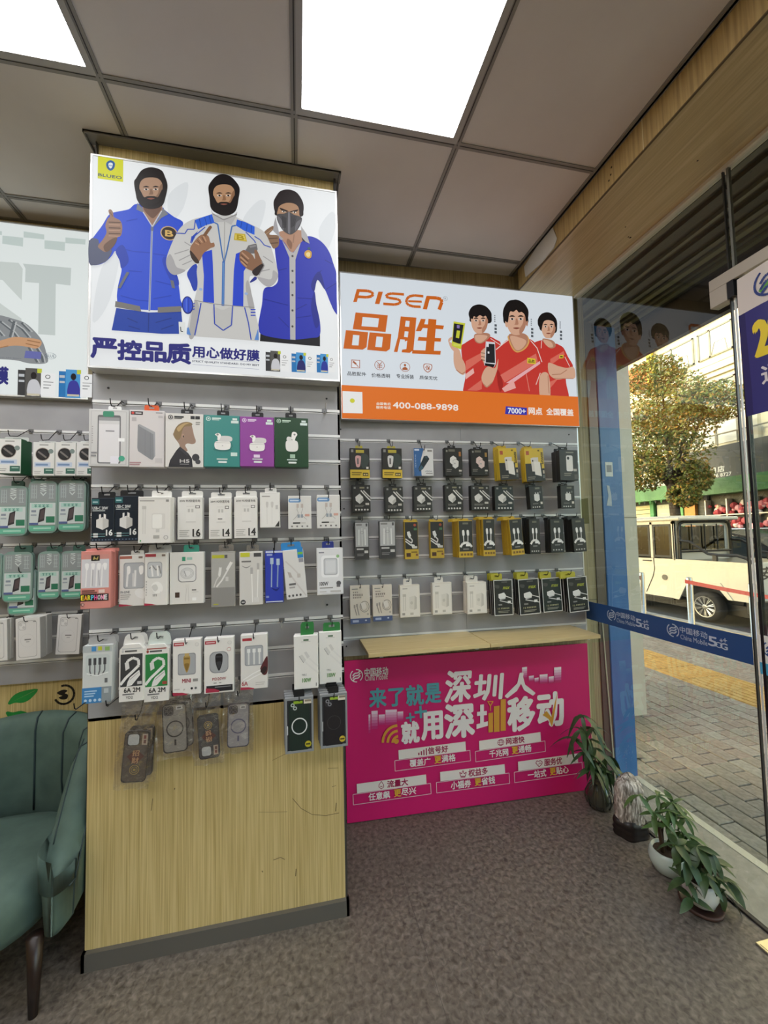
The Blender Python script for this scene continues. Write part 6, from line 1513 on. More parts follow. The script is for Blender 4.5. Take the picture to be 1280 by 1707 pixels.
def earw(kind):
    a = [('r',.02,.02,.5,.075,'b06a5a' if kind==0 else 'a83a44'),('r',.76,.03,.92,.07,'8a7a70')]
    if kind == 0:
        a += [rrect(.17,.15,1.0,.66,.05,'9a9ca0',1.9), rrect(.2,.165,.99,.645,.05,'b8babd',1.9)]+[('l',[(.34+.3*i,.3),(.3+.32*i,.62)],.035,'eceae8') for i in range(2)]+[('s',[(.3,.24),(.42,.22),(.44,.34),(.34,.38)],'f4f2f0'),('s',[(.78,.24),(.94,.22),(.94,.36),(.82,.38)],'f4f2f0'),('l',[(.55,.36),(.55,.62)],.025,'dcdad8'),('s',[(.62,.72),(.8,.66),(1.0,.72),(1.0,.86),(.72,.82)],'efedea')]
        a += [('t',.06,.70,.42,.745,'IN-LINE','6a6a6c',.02)]+bars(.06,.77,.4,3,.018,.02,'b4b1ac')
    else:
        a += [rrect(.12,.17,.78,.48,.05,'a8aaad',2.2), rrect(.15,.185,.75,.465,.05,'c8cacc',2.2),('l',[(.2,.3),(.35,.24),(.5,.33),(.65,.25),(.72,.4)],.02,'8c8a88'),('l',[(.3,.24),(.36,.45)],.03,'f0eeec'),('l',[(.56,.24),(.6,.44)],.03,'f0eeec'),('s',[(.3,.62),(.5,.55),(.72,.58),(.82,.68),(.72,.76),(.45,.76)],'f2f0ec'),('s',[(.32,.64),(.5,.6),(.6,.68),(.45,.73)],'d4d2ce'),('l',[(.72,.74),(.70,.9)],.02,'e4e2de')]+dashes(.36,.79,.56,.83,3,'7a7876')
        a += bars(.06,.53,.05,6,.03,.02,'b4b1ac')
    return a+[('p',[(.0,.95),(.3,.965),(.55,.99),(.0,1.0)],'a8324a')]
product('p32','earphone_box','white earphone box with a large grey window, behind its neighbour','in the third row',WH,earw(0),'e2e0db')
product('p33','earphone_box','white earphone box with a small grey window and chamfered tab','in the third row',WH,earw(1),'b8b8b8')
product('p34','cable_box','wide white box with a square window on a coiled cable','in the third row',WH,
    [('r',.36,.09,.46,.17,'3f9a78'),('r',.5,.1,.66,.15,'a8cfc0'),rrect(.24,.23,.78,.58,.07,'8c8c8c',1.6),rrect(.27,.25,.76,.565,.06,'e6e5e4',1.6)]+[('o',.51,.41,.2-.04*i,.11-.022*i,.12,'c6c5c4') for i in range(3)]+[('l',[(.42,.36),(.48,.47)],.02,'b2b1b0'),('l',[(.50,.62),(.46,.95)],.008,'cbc8c3'),('l',[(.54,.62),(.56,.95)],.008,'cbc8c3'),('r',.46,.62,.58,.70,'e0ddd8'),('r',.16,.77,.29,.87,'4a3a32'),('r',.65,.72,.78,.75,GR),('r',.65,.77,.85,.78,LG),('r',.66,.88,.78,.94,'f6f5f2')],'3f9a86')
product('p35','cable_pack','grey translucent pack with a braided cable and yellow stripe','in the third row','9c9a96',
    [('r',.02,.02,.98,.65,'aeaca7'),('r',.02,.66,.98,.98,'908e8b'),('r',.04,.06,.55,.12,'b8b83a'),('r',.56,.06,.68,.12,'5a5a58'),('l',[(.88,.20),(.70,.33),(.45,.52),(.22,.64)],.028,'e4e2de'),('l',[(.42,.28),(.40,.40),(.22,.52),(.12,.64)],.02,'d2d0cc'),('p',[(.34,.28),(.44,.30),(.38,.46),(.29,.43)],'e6e4e0'),('p',[(.80,.18),(.88,.22),(.70,.36),(.62,.32)],'eceae6'),('r',.6,.46,.72,.54,'d0ceca'),('r',.1,.94,.3,.96,'b0ae40')],'clear', glossy=.25)
product('p36','cable_pack','white pack with a yellow corner and two straight cables','in the third row','d4d1cc',
    [('r',.05,.02,.45,.10,'c8c83a'),('r',.62,.03,.94,.10,'4a4a4c'),('r',.10,.17,.50,.20,'7a7876'),('s',[(.10,.26),(.30,.31),(.5,.26),(.3,.29)],'8a8886'),('r',.47,.30,.58,.42,'b4b1ae'),('l',[(.53,.42),(.56,.95)],.018,'f0eeea'),('r',.75,.22,.86,.34,'b4b1ae'),('l',[(.80,.34),(.76,.95)],.018,'f0eeea'),('e',.16,.94,.11,.045,'3a3a3c'),('r',.1,.93,.22,.95,'c8c6c4'),('r',.62,.86,.84,.95,'dcdad6')],'clear')
product('p37','cable_pack','narrow royal blue pack with a pale cable','in the third row','3a48a8',
    [('r',.02,.02,.98,.98,'2c3fae'),('r',.04,.01,.96,.045,'cfd4e4'),('r',.1,.06,.4,.10,'9aa8d8'),('r',.28,.14,.46,.26,'b4c8d8'),('r',.62,.16,.80,.28,'b4c8d8'),('l',[(.37,.26),(.34,.70)],.022,'9fb4cc'),('l',[(.71,.28),(.66,.70)],.022,'8ea6c4'),('s',[(.3,.70),(.6,.74),(.8,.70),(.6,.78)],'1c2a7c'),('r',.05,.86,.2,.90,'8a98cc'),('r',.04,.965,.96,.985,'cfd4e4')],glossy=.2)
product('p38','cable_pack','tilted white cable pack under a bright blue header','in the third row','dddbd8',
    [('r',.70,-.04,.98,.18,'2f86c8'),('r',.72,.06,.96,.11,'7fc04a'),('r',.74,.19,.96,.27,'9a98a0'),('l',[(.10,.22),(.40,.36),(.75,.55)],.03,'cfcac6'),('r',.60,.50,.76,.58,'c4beb8'),('l',[(.25,.48),(.55,.70),(.95,.96)],.03,'cfcac6'),('p',[(.15,.44),(.30,.46),(.36,.56),(.22,.56)],'b8b0aa'),('r',.18,.68,.5,.72,'6a6868'),('r',.18,.75,.45,.78,'a8a6a4')]+[('e',.14+.18*i,.93,.05,.025,'5a5858') for i in range(4)],'2f86c8')
product('p39','charger_box','clear charger box marked 100W with a dark blue tab','in the third row','d8d8d8',
    [('r',.03,.03,.97,.97,'e2e2e4'),('r',.08,.08,.28,.11,'8a8a94'),rrect(.17,.16,.84,.63,.06,'f2f2f4',1.7),('o',.5,.39,.0,.0,.1,'fff'),rrect(.26,.22,.78,.58,.04,'b4b6ba',1.7),rrect(.29,.24,.75,.56,.04,'ced0d4',1.7),('r',.34,.27,.70,.53,'dcdde0'),('e',.80,.18,.06,.035,'98c08a'),('t',.10,.72,.42,.80,'100W','4a4a50',.03),('e',.82,.76,.09,.05,'5a5a5e'),('r',.74,.79,.88,.84,'6a6a6e'),('r',.1,.84,.6,.86,GR),('r',.1,.92,.35,.94,LG),('r',.5,.91,.9,.95,'c0bebc')],'23307c',glossy=.2)
# ---- pillar, fourth row
product('p41','cable_pack','grey and blue pack of a four way cable','in the fourth row, by the armchair','cfd3d2',
    [('r',.0,.0,1,.12,'b2b8ba'),('r',.30,.015,.46,.10,'4a90c8'),('r',.52,.02,.66,.09,'c8c83a'),('r',.76,.03,.92,.10,'8fb46a'),rrect(.10,.16,.92,.48,.05,'c4cccb',2.0)]+[('r',.2+.17*i,.22,.3+.17*i,.34,'4a4c50') for i in range(4)]+[('l',[(.25+.17*i,.34),(.25+.17*i,.44),(.3+.12*i,.52)],.022,'6a6c70') for i in range(4)]+[('l',[(.15,.48),(.5,.53),(.88,.48)],.018,'e8eceb'),('r',.76,.58,.86,.66,'6a6c6e'),('r',.0,.73,.66,1.0,'3f82bc'),('r',.66,.73,1.0,1.0,'8b9498'),('r',.74,.76,.9,.84,'b4bcc0')]+bars(.08,.78,.42,3,.022,.02,'a8cce8')+[('e',.12+.16*i,.95,.05,.026,'b8d4ea') for i in range(4)],'a8a8a8')
def six(c, c2):
    return [('r',.10,.065,.90,.085,c2),('e',.14,.12,.05,.028,c2),('r',.22,.105,.72,.135,'5a5a5a'),('r',.05,.17,.95,.74,c),('l',[(.30,.38),(.34,.29),(.55,.24),(.78,.28),(.80,.38),(.55,.48),(.28,.58),(.05,.70)],.045,'e9e8e5'),('p',[(.22,.32),(.38,.30),(.42,.42),(.26,.46)],'dcdbd8'),('p',[(.44,.58),(.82,.46),(.86,.55),(.52,.72),(.30,.74),(.34,.66)],'e4e3e0'),('l',[(.44,.62),(.80,.50)],.012,'a8a7a4'),('r',.74,.66,.92,.71,c2),
            ('t',.20,.765,.86,.845,'6A 2M','2a2a2a',.035),('r',.14,.865,.62,.885,'6a6a6a'),('t',.28,.91,.56,.955,'YD2','3a3a3a',.02)]
product('p42','cable_box','white box with a dark panel marked 6A 2M','in the fourth row',WH,six('3e3f41','c8c8c8')[0:],'dedcd8',chamfer=.2)
product('p43','cable_box','white box with a green panel marked 6A 2M','in the fourth row',WH,six('2f8446','a04a40'),'cfd8d2',chamfer=.2)
def carc(col1, col2, name, low):
    return [('r',.03,.05,.40,.11,'b03a42'),('r',.07,.07,.36,.09,'e8c8c8'),('e',.86,.10,.07,.035,'e0ddd8'),('o',.86,.10,.07,.035,.15,LG),rrect(.18,.25,.82,.64,.1 if low else .04,'8e9093',1.9),rrect(.205,.265,.795,.625,.1 if low else .04,'a9abae',1.9),
            ('s',[(.40,.30),(.60,.30),(.62,.42),(.58,.52),(.50,.60),(.42,.52),(.38,.42)],col1),('r',.40,.33,.60,.36,col2),('s',[(.42,.44),(.58,.44),(.55,.52),(.5,.57),(.45,.52)],col2)]
product('p44','car_charger_box','white box with a gold car charger in its window, marked MINI','in the fourth row',WH,carc('b09050','8a6c34','MINI',0)+[('r',.42,.25,.58,.31,'c0a468'),('t',.34,.71,.64,.78,'MINI','9a3040',.03),('r',.72,.72,.9,.77,GR),('r',.06,.88,.25,.90,LG),('e',.68,.89,.045,.022,DK),('e',.82,.89,.045,.022,'6a6a6a'),('p',[(.0,.94),(.35,.955),(.55,.985),(.5,1.0),(.0,1.0)],'a8324a')],cat='box')
product('p45','car_charger_box','white box with a black car charger in its window, marked PD20W','in the fourth row',WH,carc('1e1e20','3a3a3e','PD20W',1)+[('e',.84,.22,.07,.035,'e8e5e0'),('o',.84,.22,.07,.035,.18,'b04a4a'),('t',.28,.72,.74,.77,'PD20W','9a4048',.025),('r',.32,.81,.42,.825,GR),('r',.5,.81,.58,.825,GR),('r',.08,.86,.96,.97,'26262a'),('p',[(.06,.90),(.36,.92),(.52,.955),(.5,.985),(.06,.98)],'a8324a'),('r',.36,.885,.9,.90,'8a8a8c')])
product('p46','cable_box','white box marked 6A with a three way cable window','in the fourth row','e0ddd8',
    [('r',.07,.06,.42,.11,'b03a42'),rrect(.15,.20,.84,.57,.04,'93969a',1.9),rrect(.17,.215,.82,.555,.04,'a9acb0',1.9)]+[('r',.24+.2*i,.26,.36+.2*i,.33,'e8e8e6') for i in range(3)]+[('l',[(.30+.2*i,.33),(.30+.2*i,.55)],.03,'dcdcda') for i in range(3)]+[('s',[(.72,.66),(.84,.52),(1.0,.42),(1.0,.70),(.86,.76)],'5a2c30'),('s',[(.74,.68),(.88,.60),(.98,.64),(.86,.74)],'2e2224'),('l',[(.10,.82),(.45,.72),(.74,.66)],.02,'f4f2ef'),('l',[(.16,.86),(.5,.78),(.78,.72)],.02,'f4f2ef'),('t',.04,.85,.26,.925,'6A','a83a44',.03),('p',[(.0,.95),(.3,.96),(.5,.985),(.48,1.0),(.0,1.0)],'a8324a')]+bars(.55,.88,.35,2,.016,.02,LG))
def w100(off):
    return [('r',.40,.07,.62,.10,'4a6a50'),('r',.30,.11,.70,.12,LG),('p',[(.22,.34+off),(.34,.31+off),(.50,.42+off),(.40,.47+off)],'d2d0cc'),('l',[(.45,.45+off),(.70,.56+off),(1.0,.68+off)],.03,'e0deda'),('p',[(.42,.28+off),(.52,.26+off),(.66,.36+off),(.56,.40+off)],'d2d0cc'),('l',[(.6,.38+off),(.82,.48+off),(1.0,.56+off)],.03,'e0deda'),('l',[(.22,.34+off),(.40,.47+off)],.01,'9a9894'),('t',.32,.72,.52,.755,'TYPE-C','7a7876',.01),('t',.34,.80,.70,.875,'100W','4f8a3c',.03),('r',.9,.9,.94,.96,GR)]
product('p47','cable_box','white 100W cable box with green tab, lower one','in the fourth row','e6e4df',w100(.04),'2f7a3e')
product('p48','cable_box','white 100W cable box with green tab, upper one at the edge','in the fourth row','e6e4df',w100(-.02),'2f7a3e')
# ---- pillar, lowest row: phone cases
def case_outline(w, h, r=.16):
    return [((u-.5)*w, v*h) for u, v in rrect(0,0,1,1,r*w/h,'x',h/w)[1]]
def ring_prism(m, out, inn, y0, y1, mm):
    n = len(out)
    for i in range(n):
        j = (i+1) % n
        for y, flip in ((y0, 0), (y1, 1)):
            q = [(out[i][0],y,out[i][1]),(out[j][0],y,out[j][1]),(inn[j][0],y,inn[j][1]),(inn[i][0],y,inn[i][1])]
            m.face(q[::-1] if flip else q, mm)
        m.face([(out[i][0],y0,out[i][1]),(out[i][0],y1,out[i][1]),(out[j][0],y1,out[j][1]),(out[j][0],y0,out[j][1])], mm)
        m.face([(inn[i][0],y0,inn[i][1]),(inn[j][0],y0,inn[j][1]),(inn[j][0],y1,inn[j][1]),(inn[i][0],y1,inn[i][1])], mm)
def phone_case(key, short, where, rim, back, art, camera_at, flip=False, bag=True):
    xc, y, zb, w, h, D, n, tb, tilt, gz, yw = PLACE[key]
    t = thing('phone_case', short+' '+where, 'phone case', (xc, y, zb), (0, math.radians(tilt), 0), 'bagged phone cases on the lowest hooks')
    th = .009
    def parts(root):
        o = case_outline(w, h); i = [(x*.93, h/2+(z-h/2)*.965) for x, z in o]
        m = MB(); ring_prism(m, o, i, 0, th, mat('case_'+rim, rim, .3)); m.build('bumper', root)
        m = MB(); m.prism(i, .002, .003, mat('case_'+back, back, .35)); m.build('back_plate', root)
        pr = Print(lambda u, v, e: (u-w/2, .0018-e, (v if flip else h-v)), w, h, ink); pr.draw(art); pr.build('printed_back', root)
        if bag:
            m = MB(); r = random.Random(key); k = m.mi(film_mat()); nx, nz = 12, 20
            bw, z0, z1 = w*1.42, -.014, h+.085
            for a in range(nx+1):
                for b in range(nz+1):
                    u, v = a/nx, b/nz
                    m.v.append(((u-.5)*bw*(1+.05*math.sin(7*v)), -.007+r.uniform(-.009,.003)+.016*max(0,v-.6), z0+(z1-z0)*v+r.uniform(-.002,.002)))
            for a in range(nx):
                for b in range(nz):
                    q = a*(nz+1)+b; m.f.append((q, q+nz+1, q+nz+2, q+1)); m.m.append(k)
            m.build('plastic_bag', root, smooth=True)
    parts(t)
    hz = max(zb+h+.03, .82); hook(xc+math.sin(math.radians(tilt))*h, yw, GZ-1.0 if gz > .8 else GZ-1.0, y-.004, min(hz, .885), 'hook holding the '+short)
    if n > 1:
        q = thing('phone_case', short+', second one behind in its bag', 'phone case', (xc+.012, y+.024, zb+.004), (0, math.radians(tilt*.4), 0), 'bagged phone cases on the lowest hooks')
        parts(q)
    return t
def lucky(u=0):
    return [('r',.70,.06,.92,.28,'c8b4a0'),('r',.76,.09,.86,.16,'8a4038'),('r',.77,.18,.87,.25,'6a3a30'),('p',[(.5,.36),(.86,.50),(.5,.66),(.14,.50)],'5c1f1a'),('t',.36,.38,.64,.49,'招','d8a878',.02),('t',.36,.52,.64,.64,'财','d8a878',.02),('o',.5,.76,.2,.095,.12,'c8ac5a'),('o',.5,.76,.13,.06,.15,'c8ac5a'),('r',.45,.74,.55,.78,'c8ac5a'),
            rrect(.10,.05,.62,.29,.05,'202022',2.1),rrect(.14,.065,.58,.275,.05,'d4d8d8',2.1)]
def ringcase(c, rc):
    return [rrect(.06,.04,.46,.235,.05,'3c3b3c',2.1)]+[x for p, q in ((.17,.09),(.34,.09),(.17,.185),(.34,.185)) for x in (('e',p,q,.075,.036,c),('o',p,q,.075,.036,.25,'77757a'),('e',p,q,.035,.017,'1a1a1e'))]+[('r',.56,.05,.84,.13,'e2e0dd'),('r',.62,.075,.78,.105,'6a6866'),('o',.5,.52,.36,.172,.15,rc),('r',.46,.74,.54,.86,rc)]
phone_case('p51','brown phone case with gold characters on a red diamond','in a bag hanging lowest','2f2c2a','5f564d',lucky(),0)
phone_case('p52','clear phone case with black rim and black magnet ring','in a bag','211f20','a09c94',ringcase('1d1c1e','232022'),0)
phone_case('p53','slate phone case with gold characters hung upside down','in a bag','232528','3b4147',lucky(),0,True)
phone_case('p54','clear phone case with a mauve rim and mauve magnet ring','in a bag','4d4a5c','b2afb0',ringcase('4a4862','666482'),0)
def boxed(key, short, where, back, art):
    xc, y, zb, w, h, D, n, tb, tilt, gz, yw = PLACE[key]
    first = None; step = D/n
    hook(xc, yw, gz, y-.004, zb+h-.008, 'hook holding the '+short)
    for i in range(n):
        t = thing('boxed_phone_case', short+' '+where if i == 0 else short+', '+ORD[i]+' in its stack', 'phone case', (xc-.002*i, y+i*step, zb+.001*i), (0,0,0), 'stack of '+short)
        if first is None:
            m = MB(); o = [(-w/2,0),(w/2,0),(w/2,h),(-w/2,h)]; q = [(x*.86, h/2+(z-h/2)*.92) for x, z in o]
            ring_prism(m, o, q, 0, step*.85, mat('box_rim_'+key, '8b8e90', .3)); tray = m.mesh('box_frame')
            m = MB(); m.box((-w/2+.001,.004,.001), (w/2-.001,step*.8,h-.001), mat('box_tray','35363a',.4)); bk = m.mesh('tray')
            m = MB(); m.prism([(x*.74, h*.035+z*.9) for x, z in case_outline(w, h, .17)], .0012, .004, mat('case_'+back, back, .4)); cs = m.mesh('case_shell')
            pr = Print(lambda u, v, e: (u-w/2, .001-e, h-v), w, h, ink); pr.draw(art); pm = pr.mb.mesh('printed_back')
            m = MB(); m.box((-.018,0,0), (.018,.0008,.026), mat('tab_black','1a1a1c',.4)); tb2 = m.mesh('hang_tab'); first = 1
        link('box_frame', tray, t); link('tray', bk, t); link('case_shell', cs, t); link('printed_back', pm, t); link('hang_tab', tb2, t, (0, step*.4, h-.004))
boxed('p55','boxed dark green woven phone case with a white ring','on the lowest hooks','1f2e28',
    [('l',[(.14+.06*i,.1),(.14+.06*i+.05,.94)],.002,'2c4038') for i in range(12)]+[rrect(.18,.09,.46,.24,.04,'26342f',2),('e',.27,.13,.07,.036,'b8c4c0'),('e',.35,.19,.07,.036,'b8c4c0'),('e',.27,.13,.035,.018,'1a201e'),('e',.35,.19,.035,.018,'1a201e'),('o',.5,.52,.28,.152,.14,'dfe2e0'),('e',.80,.86,.11,.058,'b4ac2a'),('r',.72,.845,.88,.875,'4a4a20'),('r',.66,.02,.98,.12,'d8d0bc'),('r',.70,.05,.92,.085,'8a8070'),('r',.30,.06,.62,.11,'8fb030'),('r',.04,.5,.10,.66,'c4c6c8')])
boxed('p56','boxed black phone case with a thin round outline','on the lowest hooks','211e21',
    [rrect(.14,.07,.86,.95,.06,'211e21',2),rrect(.18,.09,.46,.24,.04,'2e2b2f',2),('e',.27,.13,.07,.036,'8a888c'),('e',.35,.19,.07,.036,'8a888c'),('e',.27,.13,.035,.018,'121214'),('e',.35,.19,.035,.018,'121214'),('o',.5,.54,.25,.13,.03,'5a5658'),('e',.80,.86,.11,.058,'c4ac3a'),('r',.72,.845,.88,.875,'5a4a20'),('r',.66,.02,.99,.13,'ddd4c0'),('r',.70,.05,.94,.085,'8a8070'),('r',.36,.06,.66,.11,'9ab83a'),('r',.04,.5,.10,.68,'b8babc')])
# an empty hook in the first and fourth rows
hook(.108, YP, GZ, YP-.05, GZ-.012, 'bare hook with a clear tag at the end of the topmost row', 'b8b8b6')
hook(-.062, YP, GZ-.8, YP-.05, GZ-.815, 'bare hook in the gap of the fourth row', 'b8b8b6')
for x, lab in ((-.66,'long bare wire arm sticking out low by the armchair'),(-.575,'long bare wire arm low behind the bagged brown case')):
    hook(x, YP, GZ-1.0, YP-.15, .895, lab)

# ---- recess by the glass
YL = 'd8b93a'
def cc(col):                # car charger on black with a yellow foot
    return [('r',.02,.02,.98,.70,'2a2826'),('r',.0,.72,1,1,YL),('r',.06,.05,.18,.14,'8a8884'),('r',.30,.06,.72,.16,'b8a83a'),('s',[(.56,.24),(.85,.20),(.98,.40),(.82,.62),(.60,.64)],'3a4440'),('s',[(.28,.28),(.52,.26),(.56,.34),(.50,.60),(.38,.64),(.30,.58)],col),('r',.36,.34,.44,.54,'6a6466'),('r',.82,.62,.94,.69,'d8d4cc')]+bars(.08,.80,.5,2,.04,.03,'8a7420')+[('r',.64,.82,.92,.93,'5a4a20'),('r',.68,.86,.76,.90,'d8c88a'),('r',.80,.86,.88,.90,'d8c88a')]
RW = 'in the recess top row'
product('r11','car_charger_box','black and yellow box with a pink car charger',RW,'2a2826',cc('d8a8a4'),'b8ac30')
product('r12','car_charger_box','black and yellow box with a white car charger',RW,'2a2826',cc('dcdad6'),'b8ac30')
product('r13','car_charger_box','blue and white box with a dark car charger',RW,'dcdcdc',
    [('p',[(0,0),(.52,0),(.34,.45),(.38,1),(0,1)],'34649c'),('r',.04,.03,.28,.09,'d0dcec'),('r',.7,.05,.94,.12,GR),('p',[(.52,.28),(.68,.26),(.80,.38),(.46,.74),(.28,.84),(.22,.74)],'1e2c34'),('p',[(.36,.60),(.48,.70),(.34,.82),(.24,.76)],'3a5a6c'),('e',.64,.32,.07,.05,'3a4a54'),('t',.56,.80,.92,.86,'430A','8a9098',.02),('r',.6,.89,.94,.92,GR)]+bars(.06,.24,.05,8,.03,.03,'a8c0dc'))
def cub(c1, c2):
    return [('r',.03,.02,.97,.98,'272523'),('r',.22,.06,.58,.14,'6a675c'),('e',.12,.12,.05,.04,'8a8a84'),('r',.80,.14,.92,.30,c2),('p',[(.30,.36),(.48,.28),(.66,.36),(.64,.54),(.46,.62),(.28,.52)],c1),('p',[(.44,.46),(.62,.40),(.78,.48),(.76,.66),(.58,.74),(.42,.66)],c1),('l',[(.46,.62),(.46,.46)],.01,'a8a4a0'),('l',[(.44,.46),(.62,.40)],.012,'8c8884'),('e',.56,.56,.04,.03,'a8a4a0'),('r',.78,.78,.94,.84,'c8c4bc'),('r',.8,.88,.92,.94,'5a5a58')]+bars(.08,.76,.3,2,.03,.03,'7a7670')
product('r14','charger_box','black box with two overlapping white charger cubes',RW,'201f1e',cub('e0deda','a8703a'),'1a1a1a')
product('r15','charger_box','black box with two overlapping pinkish charger cubes',RW,'201f1e',cub('e4ccc4','b08a4a'),'1a1a1a')
def power(): return [('r',.02,.0,1,.46,YL),('r',.0,.46,1,1,'2b2927'),('r',.86,.0,1,.62,YL),('r',.08,.08,.24,.2,'b4563a'),('r',.70,.05,.8,.1,'7a6420'),('t',.30,.0,.31,.01,'-',YL),('p',[(.30,.30),(.42,.28),(.70,.28),(.70,.72),(.34,.70)],'dad4cc'),('p',[(.46,.40),(.78,.42),(.82,.86),(.48,.80)],'ebe6de'),('e',.40,.38,.04,.03,'3a3a3a'),('r',.90,.68,.98,.78,'c8b8a0'),('r',.88,.82,.98,.92,'6a6a68')]+bars(.08,.86,.4,2,.025,.03,'8a8678')
def vertical(txt, u, v0, v1, wd, col):       # a word running up the box edge
    return txt
for key, lab in (('r16','yellow topped white power bank box, first of the two stacks'),('r17','yellow topped white power bank box, second of the two stacks')):
    o = product(key,'power_bank_box',lab,RW,'d2b236',power(),'c8a82e')
    w, h = PLACE[key][3], PLACE[key][4]
    pr = Print(lambda u, v, e: (w/2-.004-(1-u)*0-v, -.0025-e, h*.52+u), 1, 1, ink)
    pr.draw([('t',0,.001,h*.36,.0125,'POWER','2e2a20',.04)]); pr.build('edge_word', o)
product('r18','power_bank_box','bulky black box with a white power bank, by the glass',RW,'2c2b2a',
    [('r',.02,.02,.98,.98,'33322f'),('r',.36,.06,.78,.10,'8a8678'),rrect(.36,.18,.72,.70,.05,'e6e4e0',1.5),('e',.47,.27,.07,.05,'2a2a2c'),('r',.74,.62,.92,.70,'b8b4ac'),('r',.78,.80,.95,.95,'55534e')]+bars(.22,.76,.4,2,.03,.03,'8a8678'),'1a1a1a')
RX = 'in the recess'
def kit(tone): return [('r',.03,.03,.97,.97,tone),('r',.10,.07,.2,.14,'8a8a86'),('r',.42,.07,.68,.13,'8a8468'),('e',.86,.10,.05,.04,'9a9a96'),('p',[(.18,.44),(.40,.32),(.60,.44),(.62,.58),(.42,.70),(.20,.58)],'dcdad6'),('p',[(.42,.56),(.60,.44),(.62,.58),(.42,.70)],'bcbab6'),('l',[(.48,.20),(.74,.40),(1.0,.58)],.045,'dedcd8'),('l',[(.62,.20),(.84,.36),(1.0,.46)],.045,'c8c6c2'),('l',[(.40,.30),(.50,.36)],.02,'7a7876'),('r',.72,.66,.92,.74,'c0bcb4')]+bars(.16,.74,.5,2,.022,.02,'7a7872')+[('e',.20+.16*i,.91,.05,.035,'cfcdc8') for i in range(5)]
for i, (key, tone, w) in enumerate((('r21','2b2a28','first from the pillar'),('r22','2c2c2a','second from the pillar'),('r23','2c2b29','third from the pillar'),('r24','23221f','fourth from the pillar'),('r25','2e2a28','fifth from the pillar'),('r26','252a2a','sixth from the pillar'))):
    product(key,'charger_kit_box','black charger and cable kit box, '+w,RX,'1f1e1d',kit(tone),'161616')
def small_(t): return [('r',.03,.02,.97,.98,'2a2926'),('r',.45,.06,.8,.14,'7a7868'),('p',[(.34,.36),(.56,.34),(.74,.38),(.74,.62),(.54,.68),(.34,.62)],'e0deda'),('r',.42,.28,.5,.38,'cfcdc9'),('r',.6,.28,.68,.38,'cfcdc9'),('r',.78,.70,.94,.80,'cfcac0'),('e',.8,.28,.06,.05,'6a6a66')]+bars(.2,.76,.4,1,.03,0,'7a7872')+[('e',.2+.16*i,.92,.05,.03,'c4c2bc') for i in range(4)]
product('r27','charger_box','small tilted black box with a white charger',RX,'1f1e1c',small_(0),'161616')
product('r28','charger_box','small upright black box with a white charger, nearest the glass',RX,'1f1e1c',small_(1),'161616')
RY = 'in the recess'
def win_(c): return [('r',.05,.02,.95,.66,'bcbcbc'),('r',.05,.66,.95,.98,'3c3b3c'),('r',.1,.05,.5,.10,'8a8888'),('r',.78,.04,.9,.12,'5a5858'),('l',[(.3,.2),(.28,.62)],.03,'e4e4e2'),('l',[(.5,.16),(.52,.64)],.025,'d4d4d2'),('l',[(.72,.2),(.74,.62)],.03,'e8e8e6'),('o',.5,.28,.14,.04,.3,'a4a4a4'),('r',.12,.70,.6,.74,'c8c6c4'),('r',.66,.76,.92,.83,'d4d2d0')]+bars(.14,.84,.5,2,.02,.02,'8a8888')
product('r31','earphone_box','slim grey topped box with a clear window, first from the pillar',RY,'565556',win_(0),'8a8886')
product('r32','earphone_box','slim grey topped box with a clear window, second from the pillar',RY,'565556',win_(1),'8a8886')
def cab(): return [('r',.03,.02,.97,.74,'292724'),('r',.0,.76,1,1,'c8a838'),('e',.76,.10,.10,.035,'a84a30'),('r',.68,.18,.9,.24,'4a7a50'),('p',[(.18,.28),(.36,.26),(.48,.38),(.34,.46),(.20,.36)],'e8e6e2'),('l',[(.38,.42),(.56,.50),(.50,.58),(.05,.46)],.03,'e0deda'),('p',[(.42,.60),(.70,.62),(.78,.70),(.56,.72)],'e8e6e2'),('l',[(.04,.52),(.46,.64)],.03,'e0deda'),('r',.10,.84,.42,.94,'4a2c18'),('r',.46,.8,.9,.84,'8a6c20'),('r',.6,.66,.9,.72,'d8d4cc'),('r',.8,.86,.94,.92,'7a4a30')]
product('r33','cable_box','yellow footed black box with a looped white cable, first of the pair',RY,'c4a234',cab(),'c8aa34')
product('r34','cable_box','yellow footed black box with a looped white cable, second of the pair',RY,'c4a234',cab(),'c8aa34')
def twin(foot, c): return [('r',.04,.02,.98,.84 if foot else .98,'2b2a27')]+([('r',0,.85,1,1,c)]+[('r',.12+.22*i,.89,.28+.22*i,.95,'7a5a20') for i in range(4)] if foot else [('e',.2+.2*i,.92,.06,.02,'b8b6b0') for i in range(4)])+[('r',.3,.06,.7,.11,'6a6858'),('s',[(.26,.28),(.40,.27),(.42,.40),(.28,.41)],'eceae6'),('s',[(.58,.28),(.72,.27),(.74,.40),(.60,.41)],'eceae6'),('l',[(.34,.40),(.36,.62)],.022,'e4e2de'),('l',[(.66,.40),(.64,.62)],.022,'e4e2de'),('l',[(.10,.72),(.26,.63),(.5,.60),(.74,.63),(.92,.72)],.06,'e9e7e3'),('r',.5,.64,.8,.70,'f4f2ee'),('r',.3,.76,.7,.79,'8a8884')]
product('r35','cable_box','yellow sided black box with a twin white cable, first stack',RY,'c0a032',twin(1,'c8a632'),'c8a62c',side='b99526')
product('r36','cable_box','yellow sided black box with a twin white cable, middle stack',RY,'c0a032',twin(1,'c8a632'),'c8a62c',side='b99526')
product('r37','cable_box','yellow sided black box with a twin white cable, third stack, leaning',RY,'c0a032',twin(1,'c8a632'),'c8a62c',side='b99526')
product('r38','cable_box','all black box with a twin white cable, beside the yellow stacks',RY,'1d1d1b',twin(0,''),'161616')
